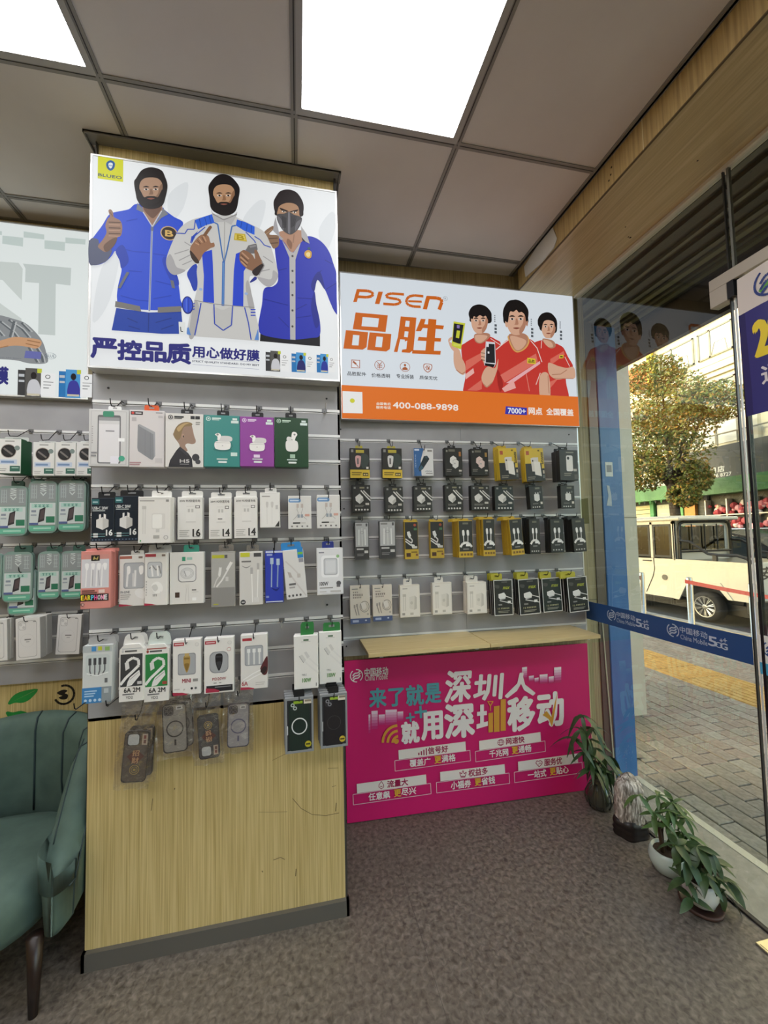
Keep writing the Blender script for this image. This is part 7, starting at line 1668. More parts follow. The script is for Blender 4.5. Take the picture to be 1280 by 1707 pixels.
product('r39','cable_box','all black twin cable box, in the middle of three stacks',RY,'1d1d1b',twin(0,''),'161616')
product('r3a','cable_box','all black box with a twin white cable, nearest the glass',RY,'1d1d1b',twin(0,''),'161616')
RZ = 'in the recess'
def cream(): return dashes(.14,.16,.42,.195,3,'7a6a62')+dashes(.14,.225,.66,.275,5,'6a5a54')+dashes(.14,.295,.58,.335,5,'8a7a72')+[('r',0,.86,1,1,'4a5a84'),('r',.12,.90,.42,.96,'a8b4d0'),('e',.78,.92,.05,.02,'c8d0e0'),('r',.1,.08,.4,.10,GR),('l',[(.22,.56),(.32,.78)],.02,'8c8480'),('l',[(.34,.54),(.44,.78)],.02,'8c8480'),('r',.18,.50,.26,.58,'a49c96'),('r',.30,.48,.38,.56,'a49c96'),('o',.72,.56,.24,.15,.12,'a09890'),('o',.70,.56,.17,.11,.14,'b4aca4'),('p',[(.52,.46),(.76,.44),(.82,.60),(.60,.64)],'e6dfd8'),('l',[(.52,.46),(.60,.64)],.008,'8c8480'),('e',.88,.76,.05,.03,'b8b0a8')]
product('r41','charger_kit_box','cream kit box with a blue grey foot, nearer the pillar',RZ,'dfd5c8',cream())
product('r42','charger_kit_box','cream kit box with a blue grey foot, second one',RZ,'dfd5c8',cream())
def plain(): return [('r',.05,.04,.95,.96,'e9e3da'),('l',[(.05,.04),(.95,.04),(.95,.96),(.05,.96),(.05,.04)],.004,'cfc8be'),('r',.14,.10,.38,.13,'b4aea6'),('l',[(.18,.34),(.17,.80)],.03,'d6d0c6'),('l',[(.28,.34),(.27,.80)],.03,'d6d0c6'),('r',.14,.28,.31,.36,'c8c2b8'),('p',[(.46,.38),(.74,.34),(.84,.40),(.84,.74),(.70,.78),(.46,.72)],'ded8ce'),('p',[(.74,.34),(.84,.40),(.84,.74),(.70,.78)],'c8c2b8'),('e',.58,.56,.07,.05,'cbc5bb'),('r',.10,.86,.24,.93,'a49e96'),('r',.5,.86,.66,.93,'c0bab0')]
product('r43','charger_kit_box','cream white kit box with a white tab, first of three',RZ,'e6dfd4',plain(),'e2ddd4')
product('r44','charger_kit_box','cream white kit box with a white tab, second of three',RZ,'e6dfd4',plain(),'e2ddd4')
product('r45','charger_kit_box','cream white kit box with white tab, beside the framed boxes',RZ,'e6dfd4',plain(),'e2ddd4')
def framed(t): return [('r',0,0,1,1,'dcdad4'),('r',.035,.022,.965,.978,t),('r',.42,.05,.72,.09,'55534e'),('s',[(.08,.14),(.3,.16),(.26,.24),(.1,.22)],'4a4944'),('t',.50,.20,.84,.27,'max','a8b030',.03,.3),('p',[(.24,.40),(.54,.36),(.64,.44),(.60,.54),(.34,.56),(.24,.50)],'e6e4e0'),('l',[(.60,.46),(.98,.54)],.022,'e0deda'),('l',[(.30,.58),(.96,.68)],.022,'e0deda'),('r',.72,.60,.88,.67,'e6e4e0'),('l',[(.34,.54),(.60,.52)],.008,'9a9894'),('r',.22,.68,.42,.72,'8a8884'),('t',.18,.785,.30,.825,'12','c0bc90',.02)]+dashes(.34,.785,.80,.825,6,'c0bc90')+bars(.2,.87,.6,2,.018,.016,'9a9888')
for key, tone, w in (('r46','2a2a26','first stack from the pillar'),('r47','232421','second stack from the pillar'),('r48','27302a','third stack from the pillar'),('r49','24241f','fourth stack, at the glass')):
    product(key,'charger_kit_box','white framed black fast charge box, '+w,RZ,'232321',framed(tone),'b8b034',side='1e1e1c')

# ---- recess above the armchair
LA = 'above the armchair'
def lens(): return [('r',.03,.02,.97,.98,'e4e4e0'),('r',.3,.06,.7,.1,'a8a8a4'),('e',.45,.36,.34,.20,'b4a8a0'),('e',.45,.36,.31,.18,'17171a'),('e',.45,.36,.2,.115,'242428'),('l',[(.24,.28),(.62,.46)],.05,'7a7470'),('e',.82,.27,.12,.07,'7f8f8a'),('r',.08,.60,.82,.74,'c8d4e4'),('r',.14,.64,.7,.7,'7a96bc'),('r',.52,.78,.96,.94,'3a6a5c'),('r',.6,.82,.9,.85,'a8c8bc')]+bars(.08,.86,.3,2,.02,.03,'a8a8a4')
for key, w in (('l11','green sided, at the picture edge'),('l12','second one along'),('l13','third one along'),('l14','partly behind the pillar')):
    product(key,'lens_film_box','white box with a black camera lens, '+w,LA,('e4e4e0'),lens(),'d0d4d0',side='2c6a44' if key=='l11' else 'd4d6d2')
def tin(bright): return [('r',.06,.05,.94,.40,'969d9d'),*[('t',.40,.05+.085*i,.62,.115+.085*i,c,'ccd6d4',.04) for i,c in enumerate('SSV')],*[('l',[(u,.08),(u,.34)],.012,'b4c0c0') for u in (.12,.20,.28,.74,.82)],*[('l',[(.10,.1+.07*i),(.30,.1+.07*i)],.012,'a8b4b4') for i in range(4)],*[('l',[(.70,.09+.08*i),(.88,.09+.08*i)],.012,'b4c0c0') for i in range(4)],('p',[(.06,.42),(.94,.42),(.94,.84),(.06,.84)],'cfd8d6'),('r',.12,.44,.84,.52,'b4d8cc'),*dashes(.2,.455,.74,.505,4,'5f9a8c'),('p',[(.40,.55),(.60,.50),(.56,.76),(.34,.80)],'35343a'),('p',[(.44,.57),(.58,.54),(.55,.72),(.40,.75)],'574c50'),('r',.62,.68,.92,.80,'2f7a5c'),('r',.12,.56,.28,.6,'8a94a0'),('r',.1,.64,.3,.67,'a0acb4'),('r',.06,.80,.36,.84,'5a6a9c'),('p',[(.06,.86),(.94,.86),(.92,.96),(.08,.96)],'6ab89c'),('r',.2,.89,.8,.92,'a8d8c4')]
for key, w in (('l21','at the picture edge, upper tier'),('l22','middle of the upper tier'),('l23','next to the pillar, upper tier'),('l31','at the picture edge, lower tier'),('l32','middle of the lower tier'),('l33','third in the lower tier'),('l34','partly behind the pillar, lower tier')):
    product(key,'screen_film_tin','grey green film tin, '+w,LA,'85a097',tin(1),'3a5a50',style='tin',group=None)
product('l35','screen_film_tin','film tin hanging lower behind the middle one',LA,'85a097',tin(0),style='tin')
def caseb(): return [rrect(.10,.06,.86,.94,.06,'a8a6a2',1.9),rrect(.115,.07,.845,.93,.06,'e2e0dc',1.9),rrect(.14,.10,.42,.28,.04,'b4b2ae',1.9),rrect(.155,.11,.405,.27,.04,'e6e4e0',1.9),('e',.22,.15,.06,.035,'cfcdc9'),('e',.34,.22,.06,.035,'cfcdc9'),('r',.36,.50,.62,.53,'8a8884'),('r',.42,.56,.56,.58,'b0aeaa'),('o',.48,.54,.28,.16,.03,'d0ceca'),('r',.72,.08,.84,.1,'8a8884')]
for key, w in (('l41','cut by the picture edge'),('l42','middle one'),('l43','tilted, by the pillar')):
    product(key,'phone_case_box','white box printed with a phone outline, '+w,LA,'e4e2de',caseb(),side='d6d4cf')

# ================================================================= ARMCHAIR
velvet = textured('green_velvet', [(0.3,'44584f'),(0.7,'52675d')], (1,1,1), 14, 5, 0.75, 0.08)
piping = mat('piping','26383a',.6)
ch = thing('armchair', 'dark green tub armchair with channelled back standing beside the wooden pillar', 'armchair', (-1.05, 1.60, 0))
OX, OY = -1.05, 1.60
# the shell: a U shaped wall with the arms sloping down towards the front
def shell_pt(a):            # a: -1 (front of the arm at the pillar) .. 1 (front of the far arm); plan outline of the inner face
    s = abs(a); sg = -1 if a > 0 else 1
    if s > .5:
        t = (s-.5)/.5; return (sg*(.245+.02*t)-.0, -.20*t+.02-.0)
    w = s/.5*PI/2
    return (sg*.245*math.sin(w), .02+.215*math.cos(w))
def top_z(a):
    s = abs(a)
    if s < .4: return .70-.03*(s/.4)**2
    t = min(1, (s-.4)/.6); return .67-.27*t**1.35
N = 48
mb = MB(); k = mb.mi(velvet); rows = []
for i in range(N+1):
    a = -1+2*i/N; x, y = shell_pt(a); x2, y2 = shell_pt(min(1, a+.01)); x1, y1 = shell_pt(max(-1, a-.01))
    tx, ty = x2-x1, y2-y1; L = math.hypot(tx, ty); nx, ny = (-ty/L, tx/L)
    if nx*x+ny*(y-0.0) < 0: nx, ny = -nx, -ny
    th = .085; tz = top_z(a); zb = .215
    puff = .012*abs(math.sin(a*9.5)) if abs(a) < .55 else .012
    prof = [(.01, zb), (0, .33), (-puff, .45), (-puff*.8, tz-.06), (.012, tz-.015), (.042, tz), (.072, tz-.015), (th, tz-.06), (th, .40), (th-.005, zb+.02), (th-.02, zb)]
    rows.append([(x+nx*d, y+ny*d, z) for d, z in prof])
    if i in (0, N):                     # rounded arm end
        ends = []
        sgn = -1 if i == 0 else 1
        for q in range(1, 6):
            w = q/5*PI/2*.96
            ends.append([(x+nx*(.042+(d-.042)*math.cos(w))+sgn*tx/L*.042*math.sin(w), y+ny*(.042+(d-.042)*math.cos(w))+sgn*ty/L*.042*math.sin(w), zb+(z-zb)*(1-.10*(1-math.cos(w)))) for d, z in prof])
        if i == 0: rows[:] = ends[::-1]+rows
        else: rows += ends
m = len(rows[0])
for r in rows: mb.v += r
for i in range(N+10):
    for j in range(m):
        mb.f.append((i*m+j, i*m+(j+1)%m, (i+1)*m+(j+1)%m, (i+1)*m+j)); mb.m.append(k)
mb.f.append(tuple(range(m))); mb.m.append(k); mb.f.append(tuple((N+10)*m+j for j in range(m))[::-1]); mb.m.append(k)
shell = mb.build('backrest', ch, smooth=True)
def pipe(pts, r=.003):
    MB().tube(pts, r, piping, 6).build('piping', shell, smooth=True)
for a0 in (-.47, -.315, -.155, 0, .155, .315, .47):
    r = rows[5+round((a0+1)/2*N)]
    pipe([(x, y-.002, z) for x, y, z in r[1:6]], .0035)
pipe([rows[i][7] for i in range(3, 20)]); pipe([rows[i][4] for i in range(7, 20)], .0025)
pipe([rows[i][7] for i in range(N+7, N-9, -1)]); pipe([rows[i][4] for i in range(N+3, N-9, -1)], .0025)
pipe([rows[5][j] for j in range(7, 11)]); pipe([rows[N+5][j] for j in range(7, 11)])
# round fronted seat
mb = MB(); k = mb.mi(velvet); n = 40
def seat_out(i, grow):
    w = 2*PI*i/n; c, s = math.cos(w), math.sin(w)
    return ((.255+grow)*(abs(c)**.75)*(1 if c > 0 else -1), -.03+(.215 if s > 0 else .255)*(1+grow/.25)*(abs(s)**.8)*(1 if s > 0 else -1))
prof = [(-.05,.215),(0.0,.215),(.008,.24),(.008,.30),(0,.335),(-.02,.358),(-.07,.372),(-.16,.378)]
for g, z in prof:
    for i in range(n):
        x, y = seat_out(i, g); mb.v.append((x, y, z))
for j in range(len(prof)-1):
    for i in range(n):
        mb.f.append((j*n+i, j*n+(i+1)%n, (j+1)*n+(i+1)%n, (j+1)*n+i)); mb.m.append(k)
mb.f.append(tuple((len(prof)-1)*n+i for i in range(n))); mb.m.append(k); mb.f.append(tuple(range(n))[::-1]); mb.m.append(k)
mb.build('seat', ch, smooth=True)
leg_m = mat('dark_leg','241712',.35)
mb = MB(); mb.tube([(0,0,.22),(.004,-.01,0)], [.022,.012], leg_m, 12); lm = mb.mesh('leg', True)
for x, y, rz in ((.262,-.205,0),(-.262,-.205,0),(.23,.20,PI),(-.23,.20,PI)):
    link('leg', lm, ch, (x, y, 0), (0,0,rz))

# ================================================================= PLANTS AND ROCK BY THE DOOR
leaf_g = textured('leaf_green', [(0.3,'2f4a22'),(0.7,'56743a')], (1,1,1), 25, 3, 0.4)
leaf_d = textured('leaf_dark', [(0.3,'263a1f'),(0.7,'3f5a30')], (1,1,1), 25, 3, 0.4)
stem_m = mat('stem_brown','4c3826',.7); stem_g = mat('stem_green','4e5c34',.6)
def leaf_mesh(L, W, mm, droop):
    m = MB(); n = 6; k = m.mi(mm)
    for i in range(n+1):
        t = i/n; w = W*math.sin(PI*min(1, t*.93+.05))**.8*(1-.25*t)
        z = -droop*L*t*t
        for s in (-1, 0, 1): m.v.append((t*L, s*w/2, z+abs(s)*.12*w))
    for i in range(n):
        for s in (0, 1):
            a = i*3+s; m.f.append((a, a+3, a+4, a+1)); m.m.append(k)
    return m.mesh('leaf', True)
def put_leaf(root, me, at, yaw, pitch, roll, sc):
    o = link('leaf', me, root, at, (roll, -pitch, yaw)); o.scale = (sc, sc, sc)
def plant(label, loc, pot, stems, seed, mm, groups, lw, droop, name='potted_plant', per=(5,7)):
    t = thing(name, label, 'plant', loc)
    pot(t)
    r = random.Random(seed); mes = [leaf_mesh(.075*lw[0], .024*lw[1], mm, d) for d in (droop*.6, droop, droop*1.4)]
    sm = MB()
    for pts, rad in stems: sm.tube(pts, rad, stem_m, 7)
    sm.build('stem', t, smooth=True)
    tw = MB()
    for at, base, n in groups:
        at = Vector(at); b = Vector(base)
        mid = (at+b)/2+Vector((r.uniform(-.01,.01), r.uniform(-.01,.01), .012))
        tw.tube([b, mid, at], .0016, stem_g, 5)
        y0 = r.uniform(0, 6.3)
        for i in range(n):
            put_leaf(t, r.choice(mes), at, y0+2*PI*i/n+r.uniform(-.25,.25), r.uniform(-.65,.35), r.uniform(-.4,.4), r.uniform(.75,1.15))
    tw.build('twig', t, smooth=True)
    return t
ceramic = mat('white_glaze','d8dbd4',.18,coat=.5); pale_green = mat('celadon_glaze','b9c8bf',.2,coat=.5); soil = textured('soil',[(0.3,'2a1e14'),(0.7,'4a3826')],(1,1,1),80,4,.9)
def pot_bowl(mm, R, H, squash):
    def f(t):
        m = MB(); prof = [(R*.62,0),(R*.80,H*.10),(R*.98,H*.42),(R,H*.62),(R*.93,H*.86),(R*.84,H),(R*.78,H*1.0),(R*.76,H*.88)]
        m.lathe(prof, mm, 32, (0,0,0), 1, squash); m.build('pot', t, smooth=True)
        s = MB(); s.lathe([(R*.3,H*.86),(R*.78,H*.87),(R*.6,H*.90),(R*.2,H*.92)], soil, 20, (0,0,0), 1, squash); s.build('soil', t)
    return f
plant('money tree in a pale celadon bowl, taller of the two small pots', (1.475,1.385,0), pot_bowl(pale_green,.066,.085,1.0),
      [([(-.02,0,.07),(-.028,-.004,.12),(-.036,.0,.19)],[.009,.008,.006]),([(.012,.004,.07),(.024,0,.11),(.012,.002,.15),(.02,.01,.20)],[.010,.009,.008,.005]),([(.0,.02,.07),(-.002,.02,.14),(.01,.02,.19)],[.008,.008,.005])], 5, leaf_g,
      [((-.05,.0,.235),(-.036,0,.19),6),((.0,-.02,.25),(-.036,0,.19),6),((.045,.0,.26),(.02,.01,.20),7),((.085,-.01,.20),(.02,.01,.20),6),((.02,.05,.26),(.01,.02,.19),6),((-.10,.02,.30),(-.036,0,.19),4),((.075,.03,.235),(.02,.01,.2),6),((.05,-.03,.16),(.012,.002,.15),5),((.09,-.02,.13),(.02,.0,.15),4),((-.03,-.03,.20),(-.036,0,.17),5),((.02,-.02,.21),(.012,.002,.15),6)], (1.0,1.0), .5)
def pot_round(t):
    pot_bowl(ceramic,.056,.085,1.0)(t)
    s = MB(); s.lathe([(.058,0),(.066,.004),(.068,.014),(.062,.016),(.058,.008)], mat('brown_saucer','4a332c',.4), 28, (0,0,-.014)); s.build('saucer', t, smooth=True)
plant('bushy pot plant in a white pot on a brown saucer, nearest to the door', (1.452,1.235,.014), pot_round,
      [([(.0,0,.07),(-.01,.0,.10),(-.015,.01,.14)],[.007,.006,.005]),([(.01,.0,.07),(.02,.0,.11),(.025,.0,.15)],[.006,.006,.004])], 11, leaf_d,
      [((-.05,.0,.16),(-.015,.01,.13),6),((-.07,-.01,.10),(-.015,.01,.11),5),((0,0,.195),(-.015,.01,.14),7),((.04,.01,.18),(.025,0,.15),7),((.075,.0,.13),(.025,0,.13),6),((.10,-.02,.075),(.025,0,.12),5),((-.02,-.04,.13),(-.01,0,.10),6),((.03,-.045,.11),(.02,0,.10),6),((.065,-.03,.05),(.02,0,.10),4),((-.06,.03,.19),(-.015,.01,.14),6),((-.075,-.03,.05),(-.01,0,.10),3)], (.95,1.35), .45)
glass_g = glass_mat('smoke_glass','6d7266',1.45,.02)
def vase(t):
    m = MB(); pr = [(.028,0),(.052,.010),(.062,.04),(.060,.07),(.046,.10),(.030,.122),(.026,.135),(.030,.145)]
    m.lathe(pr, mat('dark_vase_glass','3a3a30',.08,coat=.6), 24); o = m.build('vase', t, smooth=True)
    f = MB()
    for i in range(10):
        w = 2*PI*i/10; f.tube([(r*1.01*math.cos(w), r*1.01*math.sin(w), z) for r, z in pr[1:6]], .0028, MATS['dark_vase_glass'], 5)
    f.build('rib', t, smooth=True)
r = random.Random(2)
G = []
for (x, y, z, n) in ((-.10,-.02,.40,6),(-.075,0,.46,6),(-.13,0,.35,5),(-.045,-.01,.34,6),(-.08,-.02,.29,6),(-.01,.0,.29,6),(-.04,-.02,.24,6),(.03,-.01,.22,5),(.0,-.03,.20,6),(.065,-.01,.17,4),(-.06,-.03,.21,5),(.04,-.03,.26,4),(-.03,-.02,.40,5)):
    G.append(((x,y,z),(-.02 if z < .3 else -.05,0,max(.14,z-.10)),n))
plant('trailing green cutting in a dark ribbed glass vase beside the magenta poster', (1.487,1.765,0), vase,
      [([(0,0,.05),(-.005,0,.15),(-.03,0,.25),(-.06,0,.36),(-.075,0,.45)],[.005,.005,.004,.003,.002]),([(.005,.004,.05),(.0,0,.15),(-.01,.0,.22),(-.03,0,.33)],[.004,.004,.003,.002]),([(0,-.004,.05),(.01,-.005,.14),(.03,-.01,.20)],[.004,.003,.002])], 21, leaf_d, G, (1.25,1.1), .9, 'vase_plant')
# ornamental rock on its carved stand
t = thing('ornamental_rock', 'upright grey white ornamental stone on a dark carved stand by the glass', 'ornament', (1.497,1.585,0))
stone = textured('veined_stone', [(0.32,'4e463e'),(0.44,'8f857b'),(0.54,'b8b0a6'),(0.66,'ece6de')], (34,34,9), 2.0, 10, 0.75, 1.0, distort=1.2)
m = MB(); k = m.mi(stone); n, L = 28, 16; r = random.Random(4)
for j in range(L+1):
    v = j/L; z = .05+.205*v
    rad = .068*(1-.10*v)*(1 if v < .8 else math.sqrt(max(.02, 1-((v-.8)/.2)**2*.92)))*(.88 if v < .05 else 1)
    for i in range(n):
        w = 2*PI*i/n
        q = rad*(1+.05*math.sin(3*w+4*v)+.045*math.sin(7*w+9*v+1)+r.uniform(-.035,.035))
        m.v.append((q*math.cos(w)*1.02-.006*v, q*.72*math.sin(w), z+(.012*math.sin(2*w) if v > .75 else 0)))
for j in range(L):
    for i in range(n):
        m.f.append((j*n+i, j*n+(i+1)%n, (j+1)*n+(i+1)%n, (j+1)*n+i)); m.m.append(k)
m.f.append(tuple(range(n))[::-1]); m.m.append(k); m.f.append(tuple(L*n+i for i in range(n))); m.m.append(k)
m.build('stone', t, smooth=True)
m = MB(); k = m.mi(mat('dark_carved_wood','1f1512',.45)); n = 28; L = 7
for j in range(L+1):
    z = .068*j/L
    for i in range(n):
        w = 2*PI*i/n; q = (.074+.006*math.sin(5*w)+.004*math.sin(z*260))*(1.0 if j < L else .96)
        m.v.append((q*math.cos(w), q*.78*math.sin(w), z+(.010*math.sin(w*3+1)-.012*math.cos(w) if j == L else 0)))
for j in range(L):
    for i in range(n):
        m.f.append((j*n+i, j*n+(i+1)%n, (j+1)*n+(i+1)%n, (j+1)*n+i)); m.m.append(k)
m.f.append(tuple(range(n))[::-1]); m.m.append(k); m.f.append(tuple(L*n+i for i in range(n))); m.m.append(k)
m.build('stand', t, smooth=True)

# ================================================================= THE STREET
# pavement: pavers laid along the front, one object each where they can be told apart
PZ = -.04
grout = textured('paver_bed',[(0.3,'4c463e'),(0.7,'645d53')],(1,1,1),20,4,.9)
mb = MB(); mb.box((1.885,-6,PZ-.1), (5.86,26,PZ-.008), grout); pave = struct('pavement', mb)
pm = [textured('paver_'+c,[(0.25,a),(0.5,b),(0.8,d)],(1,1,1),40,7,.85,.25) for c, a, b, d in (('grey','756e61','8f8678','a69d8f'),('warm','7b7063','948777','aa9d8d'),('pale','817a6d','9b9385','b1a99a'))]
meshes = []
for i, m_ in enumerate(pm):
    for dz in (0, .0015, -.0015):
        b = MB(); b.box((-.0475,-.0975,-.01), (.0475,.0975,dz), m_, .003); meshes.append(b.mesh('paver'))
rp = random.Random(12); far = MB(); count = 0
for row in range(40):
    x = 1.94+.1*row
    if 3.57 < x+.0 < 4.13 or x > 5.82: continue
    for j in range(-8, 75):
        y = j*.2+(.1 if row % 2 else 0)-.02
        near = 1.9 < x < 3.55 and x*.545-.12 < y < x*1.03+.12
        if near and count < 300:
            link('paver', rp.choice(meshes), pave, (x, y, PZ), (0, 0, rp.uniform(-.006,.006))); count += 1
        elif y < 9.5:
            far.box((x-.048, y-.098, PZ-.01), (x+.048, y+.098, PZ+rp.uniform(-.0012,.0012)), rp.choice(pm))
f = far.build('paver_field', pave); f['kind'] = 'stuff'
yel = textured('tactile_yellow',[(0.3,'b08c4a'),(0.7,'cfa962')],(1,1,1),20,6,.8,.2)
b = MB(); b.box((-.136,-.146,-.01), (.136,.146,0), yel, .003)
for s in range(4): b.box((-.115+.066*s,-.135,-.001), (-.083+.066*s,.135,.005), yel, .002)
tm = b.mesh('tactile_tile')
for x in (3.71, 3.985):
    for j in range(-3, 34): link('tactile_tile', tm, pave, (x, j*.295, PZ))
mb = MB(); mb.box((5.86,-6,-.2), (6.0,26,-.03), textured('kerb_stone',[(0.3,'9a958a'),(0.7,'b5b0a4')],(1,1,1),12,5,.8)); struct('kerb', mb)
mb = MB(); mb.box((6.0,-6,-.25), (10.3,26,-.16), textured('asphalt',[(0.3,'4a4744'),(0.7,'65615c')],(1,1,1),60,6,.85,.2)); struct('road', mb)
mb = MB(); mb.box((10.3,-6,-.25), (13.2,26,-.05), textured('far_pavement',[(0.3,'8a8276'),(0.7,'a39b8e')],(1,1,1),9,5,.85)); struct('far_pavement', mb)
# little drain lip by the blue panel
mb = MB(); mb.prism([(1.885,-.035),(2.12,-.035),(1.885,-.010)], 2.12, 2.30, mat('metal_lip','8c8678',.5,.3)); tag(mb.build('ramp_wedge'), 'small grey wedge on the pavement at the foot of the cream pillar', 'ramp')

# bollards and barrier tape
bm_ = MB(); st_ = mat('stainless','c9c4b8',.22,.85)
bm_.lathe([(.05,0),(.05,.012),(.041,.014),(.041,.70),(.036,.712),(.01,.716)], st_, 20); bme = bm_.mesh('post', True)
for (x, y, lab) in ((5.78,5.62,'stainless steel bollard with red tape end, nearer the cream pillar'),(5.78,4.80,'stainless steel bollard before the truck rear wheel'),(5.78,3.98,'stainless steel bollard hidden beyond the door edge')):
    t = thing('bollard', lab, 'bollard', (x, y, PZ), group='steel bollards along the kerb'); link('post', bme, t)
    if y > 5.5:
        m = MB(); m.box((-.10,-.012,.60), (.05,.02,.66), mat('red_tape','a3282c',.5), .002); m.tube([(-.05,.03,.60),(-.1,.06,.40),(-.13,.10,.22)], .006, mat('black_strap','222222',.6), 5); m.build('tape_end', t)
m = MB(); k = m.mi(MATS['red_tape']); n = 20
for i in range(n+1):
    q = i/n; y = 4.80-3.0*q; z = PZ+.655-.07*math.sin(PI*min(1,q))-.05*q; tw = .5*math.sin(5*q)
    for s in (-1, 1): m.v.append((5.70+.01*s*math.sin(tw), y, z+.028*s*math.cos(tw)))
for i in range(n): m.f.append((2*i,2*i+1,2*i+3,2*i+2)); m.m.append(k)
tag(m.build('barrier_tape'), 'red barrier tape strung from the bollard across the truck', 'tape')

# white electric pickup
wt = mat('truck_white','d8d2c4',.3,coat=.4); bk = mat('truck_black','1a1a1c',.45); dkg = glass_mat('car_glass','5d666a',1.5); rub = mat('tyre_rubber','2c2a28',.85); rimm = mat('rim_silver','a8a6a2',.3,.6)
TX, TY, TZ = 6.65, 4.62, -.16
tr = thing('pickup_truck', 'white double cab electric pickup truck parked at the kerb', 'truck', (TX, TY, TZ))
Z = lambda z: z-TZ
W = 1.27
def side_poly(m, pts, x, mm, t=.03):       # panel in y,z at constant x with thickness t
    k = m.mi(mm); s = len(m.v); n = len(pts)
    m.v += [(x, y, z) for y, z in pts]+[(x+t, y, z) for y, z in pts]
    a = sum(pts[i][0]*pts[(i+1)%n][1]-pts[(i+1)%n][0]*pts[i][1] for i in range(n))
    f1 = tuple(range(s, s+n)); f2 = tuple(range(s+2*n-1, s+n-1, -1))
    m.f.append(f1[::-1] if a > 0 else f1); m.m.append(k); m.f.append(f2[::-1] if a > 0 else f2); m.m.append(k)
    for i in range(n):
        j = (i+1) % n; q = (s+i, s+j, s+n+j, s+n+i); m.f.append(q if a > 0 else q[::-1]); m.m.append(k)
bedz, botz = Z(.865), Z(.155)
WY = 5.31-TY
m = MB()
for x in (0, W-.03):
    side_poly(m, [(0,Z(.27)),(0,bedz),(1.23,bedz+.0),(1.23,botz),(WY+.42,botz),(WY+.25,Z(.47)),(WY-.25,Z(.47)),(WY-.40,Z(.27))], x, wt)
    side_poly(m, [(1.23,botz),(1.23,bedz),(2.75,bedz-.02),(3.05,bedz-.10),(3.1,botz+.1),(2.9,botz)], x, wt)
m.box((.03,0,Z(.27)), (W-.03,.03,bedz), wt, .008); m.box((.03,1.20,Z(.27)), (W-.03,1.23,bedz), wt); m.box((.03,.03,Z(.42)), (W-.03,1.2,Z(.45)), bk)
m.box((.02,2.9,botz+.1), (W-.02,3.1,bedz-.12), wt, .03)
m.build('body', tr)
m = MB(); m.box((.24,.02,Z(-.02)), (W-.24,2.9,Z(.17)), bk, .01); m.box((.0,-.04,Z(.08)), (W,.06,Z(.28)), bk, .015); m.box((-.004,1.2,botz-.03), (.06,2.85,botz+.005), bk); m.build('chassis', tr)
m = MB()
side_poly(m, [(WY+.47,botz),(WY+.30,Z(.52)),(WY-.30,Z(.52)),(WY-.47,Z(.27)),(WY-.40,Z(.27)),(WY-.24,Z(.465)),(WY+.24,Z(.465)),(WY+.40,botz)], -.018, wt, .02); m.build('wheel_arch', tr)
m = MB(); m.box((.26,WY-.42,Z(.0)), (.5,WY+.42,Z(.44)), mat('arch_dark','141312',.8)); m.build('arch_liner', tr)
# cab
CY0, CY1, CZ = 1.13, 2.60, Z(1.60)
m = MB()
for x in (0, W-.04):
    for y0, y1 in ((CY0,CY0+.06),(CY0+.43,CY0+.49),(CY0+1.05,CY0+1.13),(CY1-.12,CY1-.02)):
        m.box((x,y0,bedz), (x+.04,y1,CZ-.05), wt, .006)
    m.box((x,CY0,CZ-.10), (x+.04,CY1-.02,CZ-.04), wt)
m.box((0,CY0,bedz-.02), (W,CY0+.03,Z(1.02)), wt); m.box((0,CY0,Z(1.46)), (W,CY0+.03,CZ-.04), wt); m.box((0,CY0,Z(1.02)), (.14,CY0+.03,Z(1.46)), wt); m.box((W-.14,CY0,Z(1.02)), (W,CY0+.03,Z(1.46)), wt)
m.build('cab', tr)
m = MB(); m.box((-.03,CY0-.14,CZ-.045), (W+.03,CY1,CZ+.02), wt, .02); m.box((.05,CY0+.1,CZ+.018), (W-.05,CY1-.15,CZ+.05), wt, .02); m.build('roof', tr)
m = MB()
for y0, y1 in ((CY0+.06,CY0+.43),(CY0+.49,CY0+1.05)):
    o = [(y0,bedz+.02),(y1,bedz+.02),(y1,CZ-.10),(y0,CZ-.10)]
    side_poly(m, [o[0],o[1],(y1,bedz+.06),(y0,bedz+.06)], -.004, bk, .02); side_poly(m, [(y0,CZ-.14),(y1,CZ-.14),o[2],o[3]], -.004, bk, .02)
    side_poly(m, [(y0,bedz+.06),(y0+.04,bedz+.06),(y0+.04,CZ-.14),(y0,CZ-.14)], -.004, bk, .02); side_poly(m, [(y1-.04,bedz+.06),(y1,bedz+.06),(y1,CZ-.14),(y1-.04,CZ-.14)], -.004, bk, .02)
m.build('window_frame', tr)
for y0, y1 in ((CY0+.10,CY0+.39),(CY0+.53,CY0+1.01)):
    m = MB(); side_poly(m, [(y0,bedz+.06),(y1,bedz+.06),(y1,CZ-.14),(y0,CZ-.14)], .006, dkg, .006); m.build('window', tr)
m = MB(); m.box((.15,CY0-.003,Z(1.03)), (W-.15,CY0+.006,Z(1.45)), dkg); rw = m.build('rear_window', tr)
m = MB(); m.box((.2,CY0+.35,bedz-.1), (W-.2,CY0+.5,Z(1.30)), mat('seat_dark','2e2b28',.8), .04); m.box((.2,CY0+1.1,bedz-.1), (W-.2,CY0+1.2,Z(1.28)), MATS['seat_dark'], .04); m.build('seat_row', tr)
m = MB()
for x in (.36,.64,.92): m.tube([(x,CY0-.03,Z(1.0)),(x,CY0-.03,Z(1.49))], .010, bk, 6)
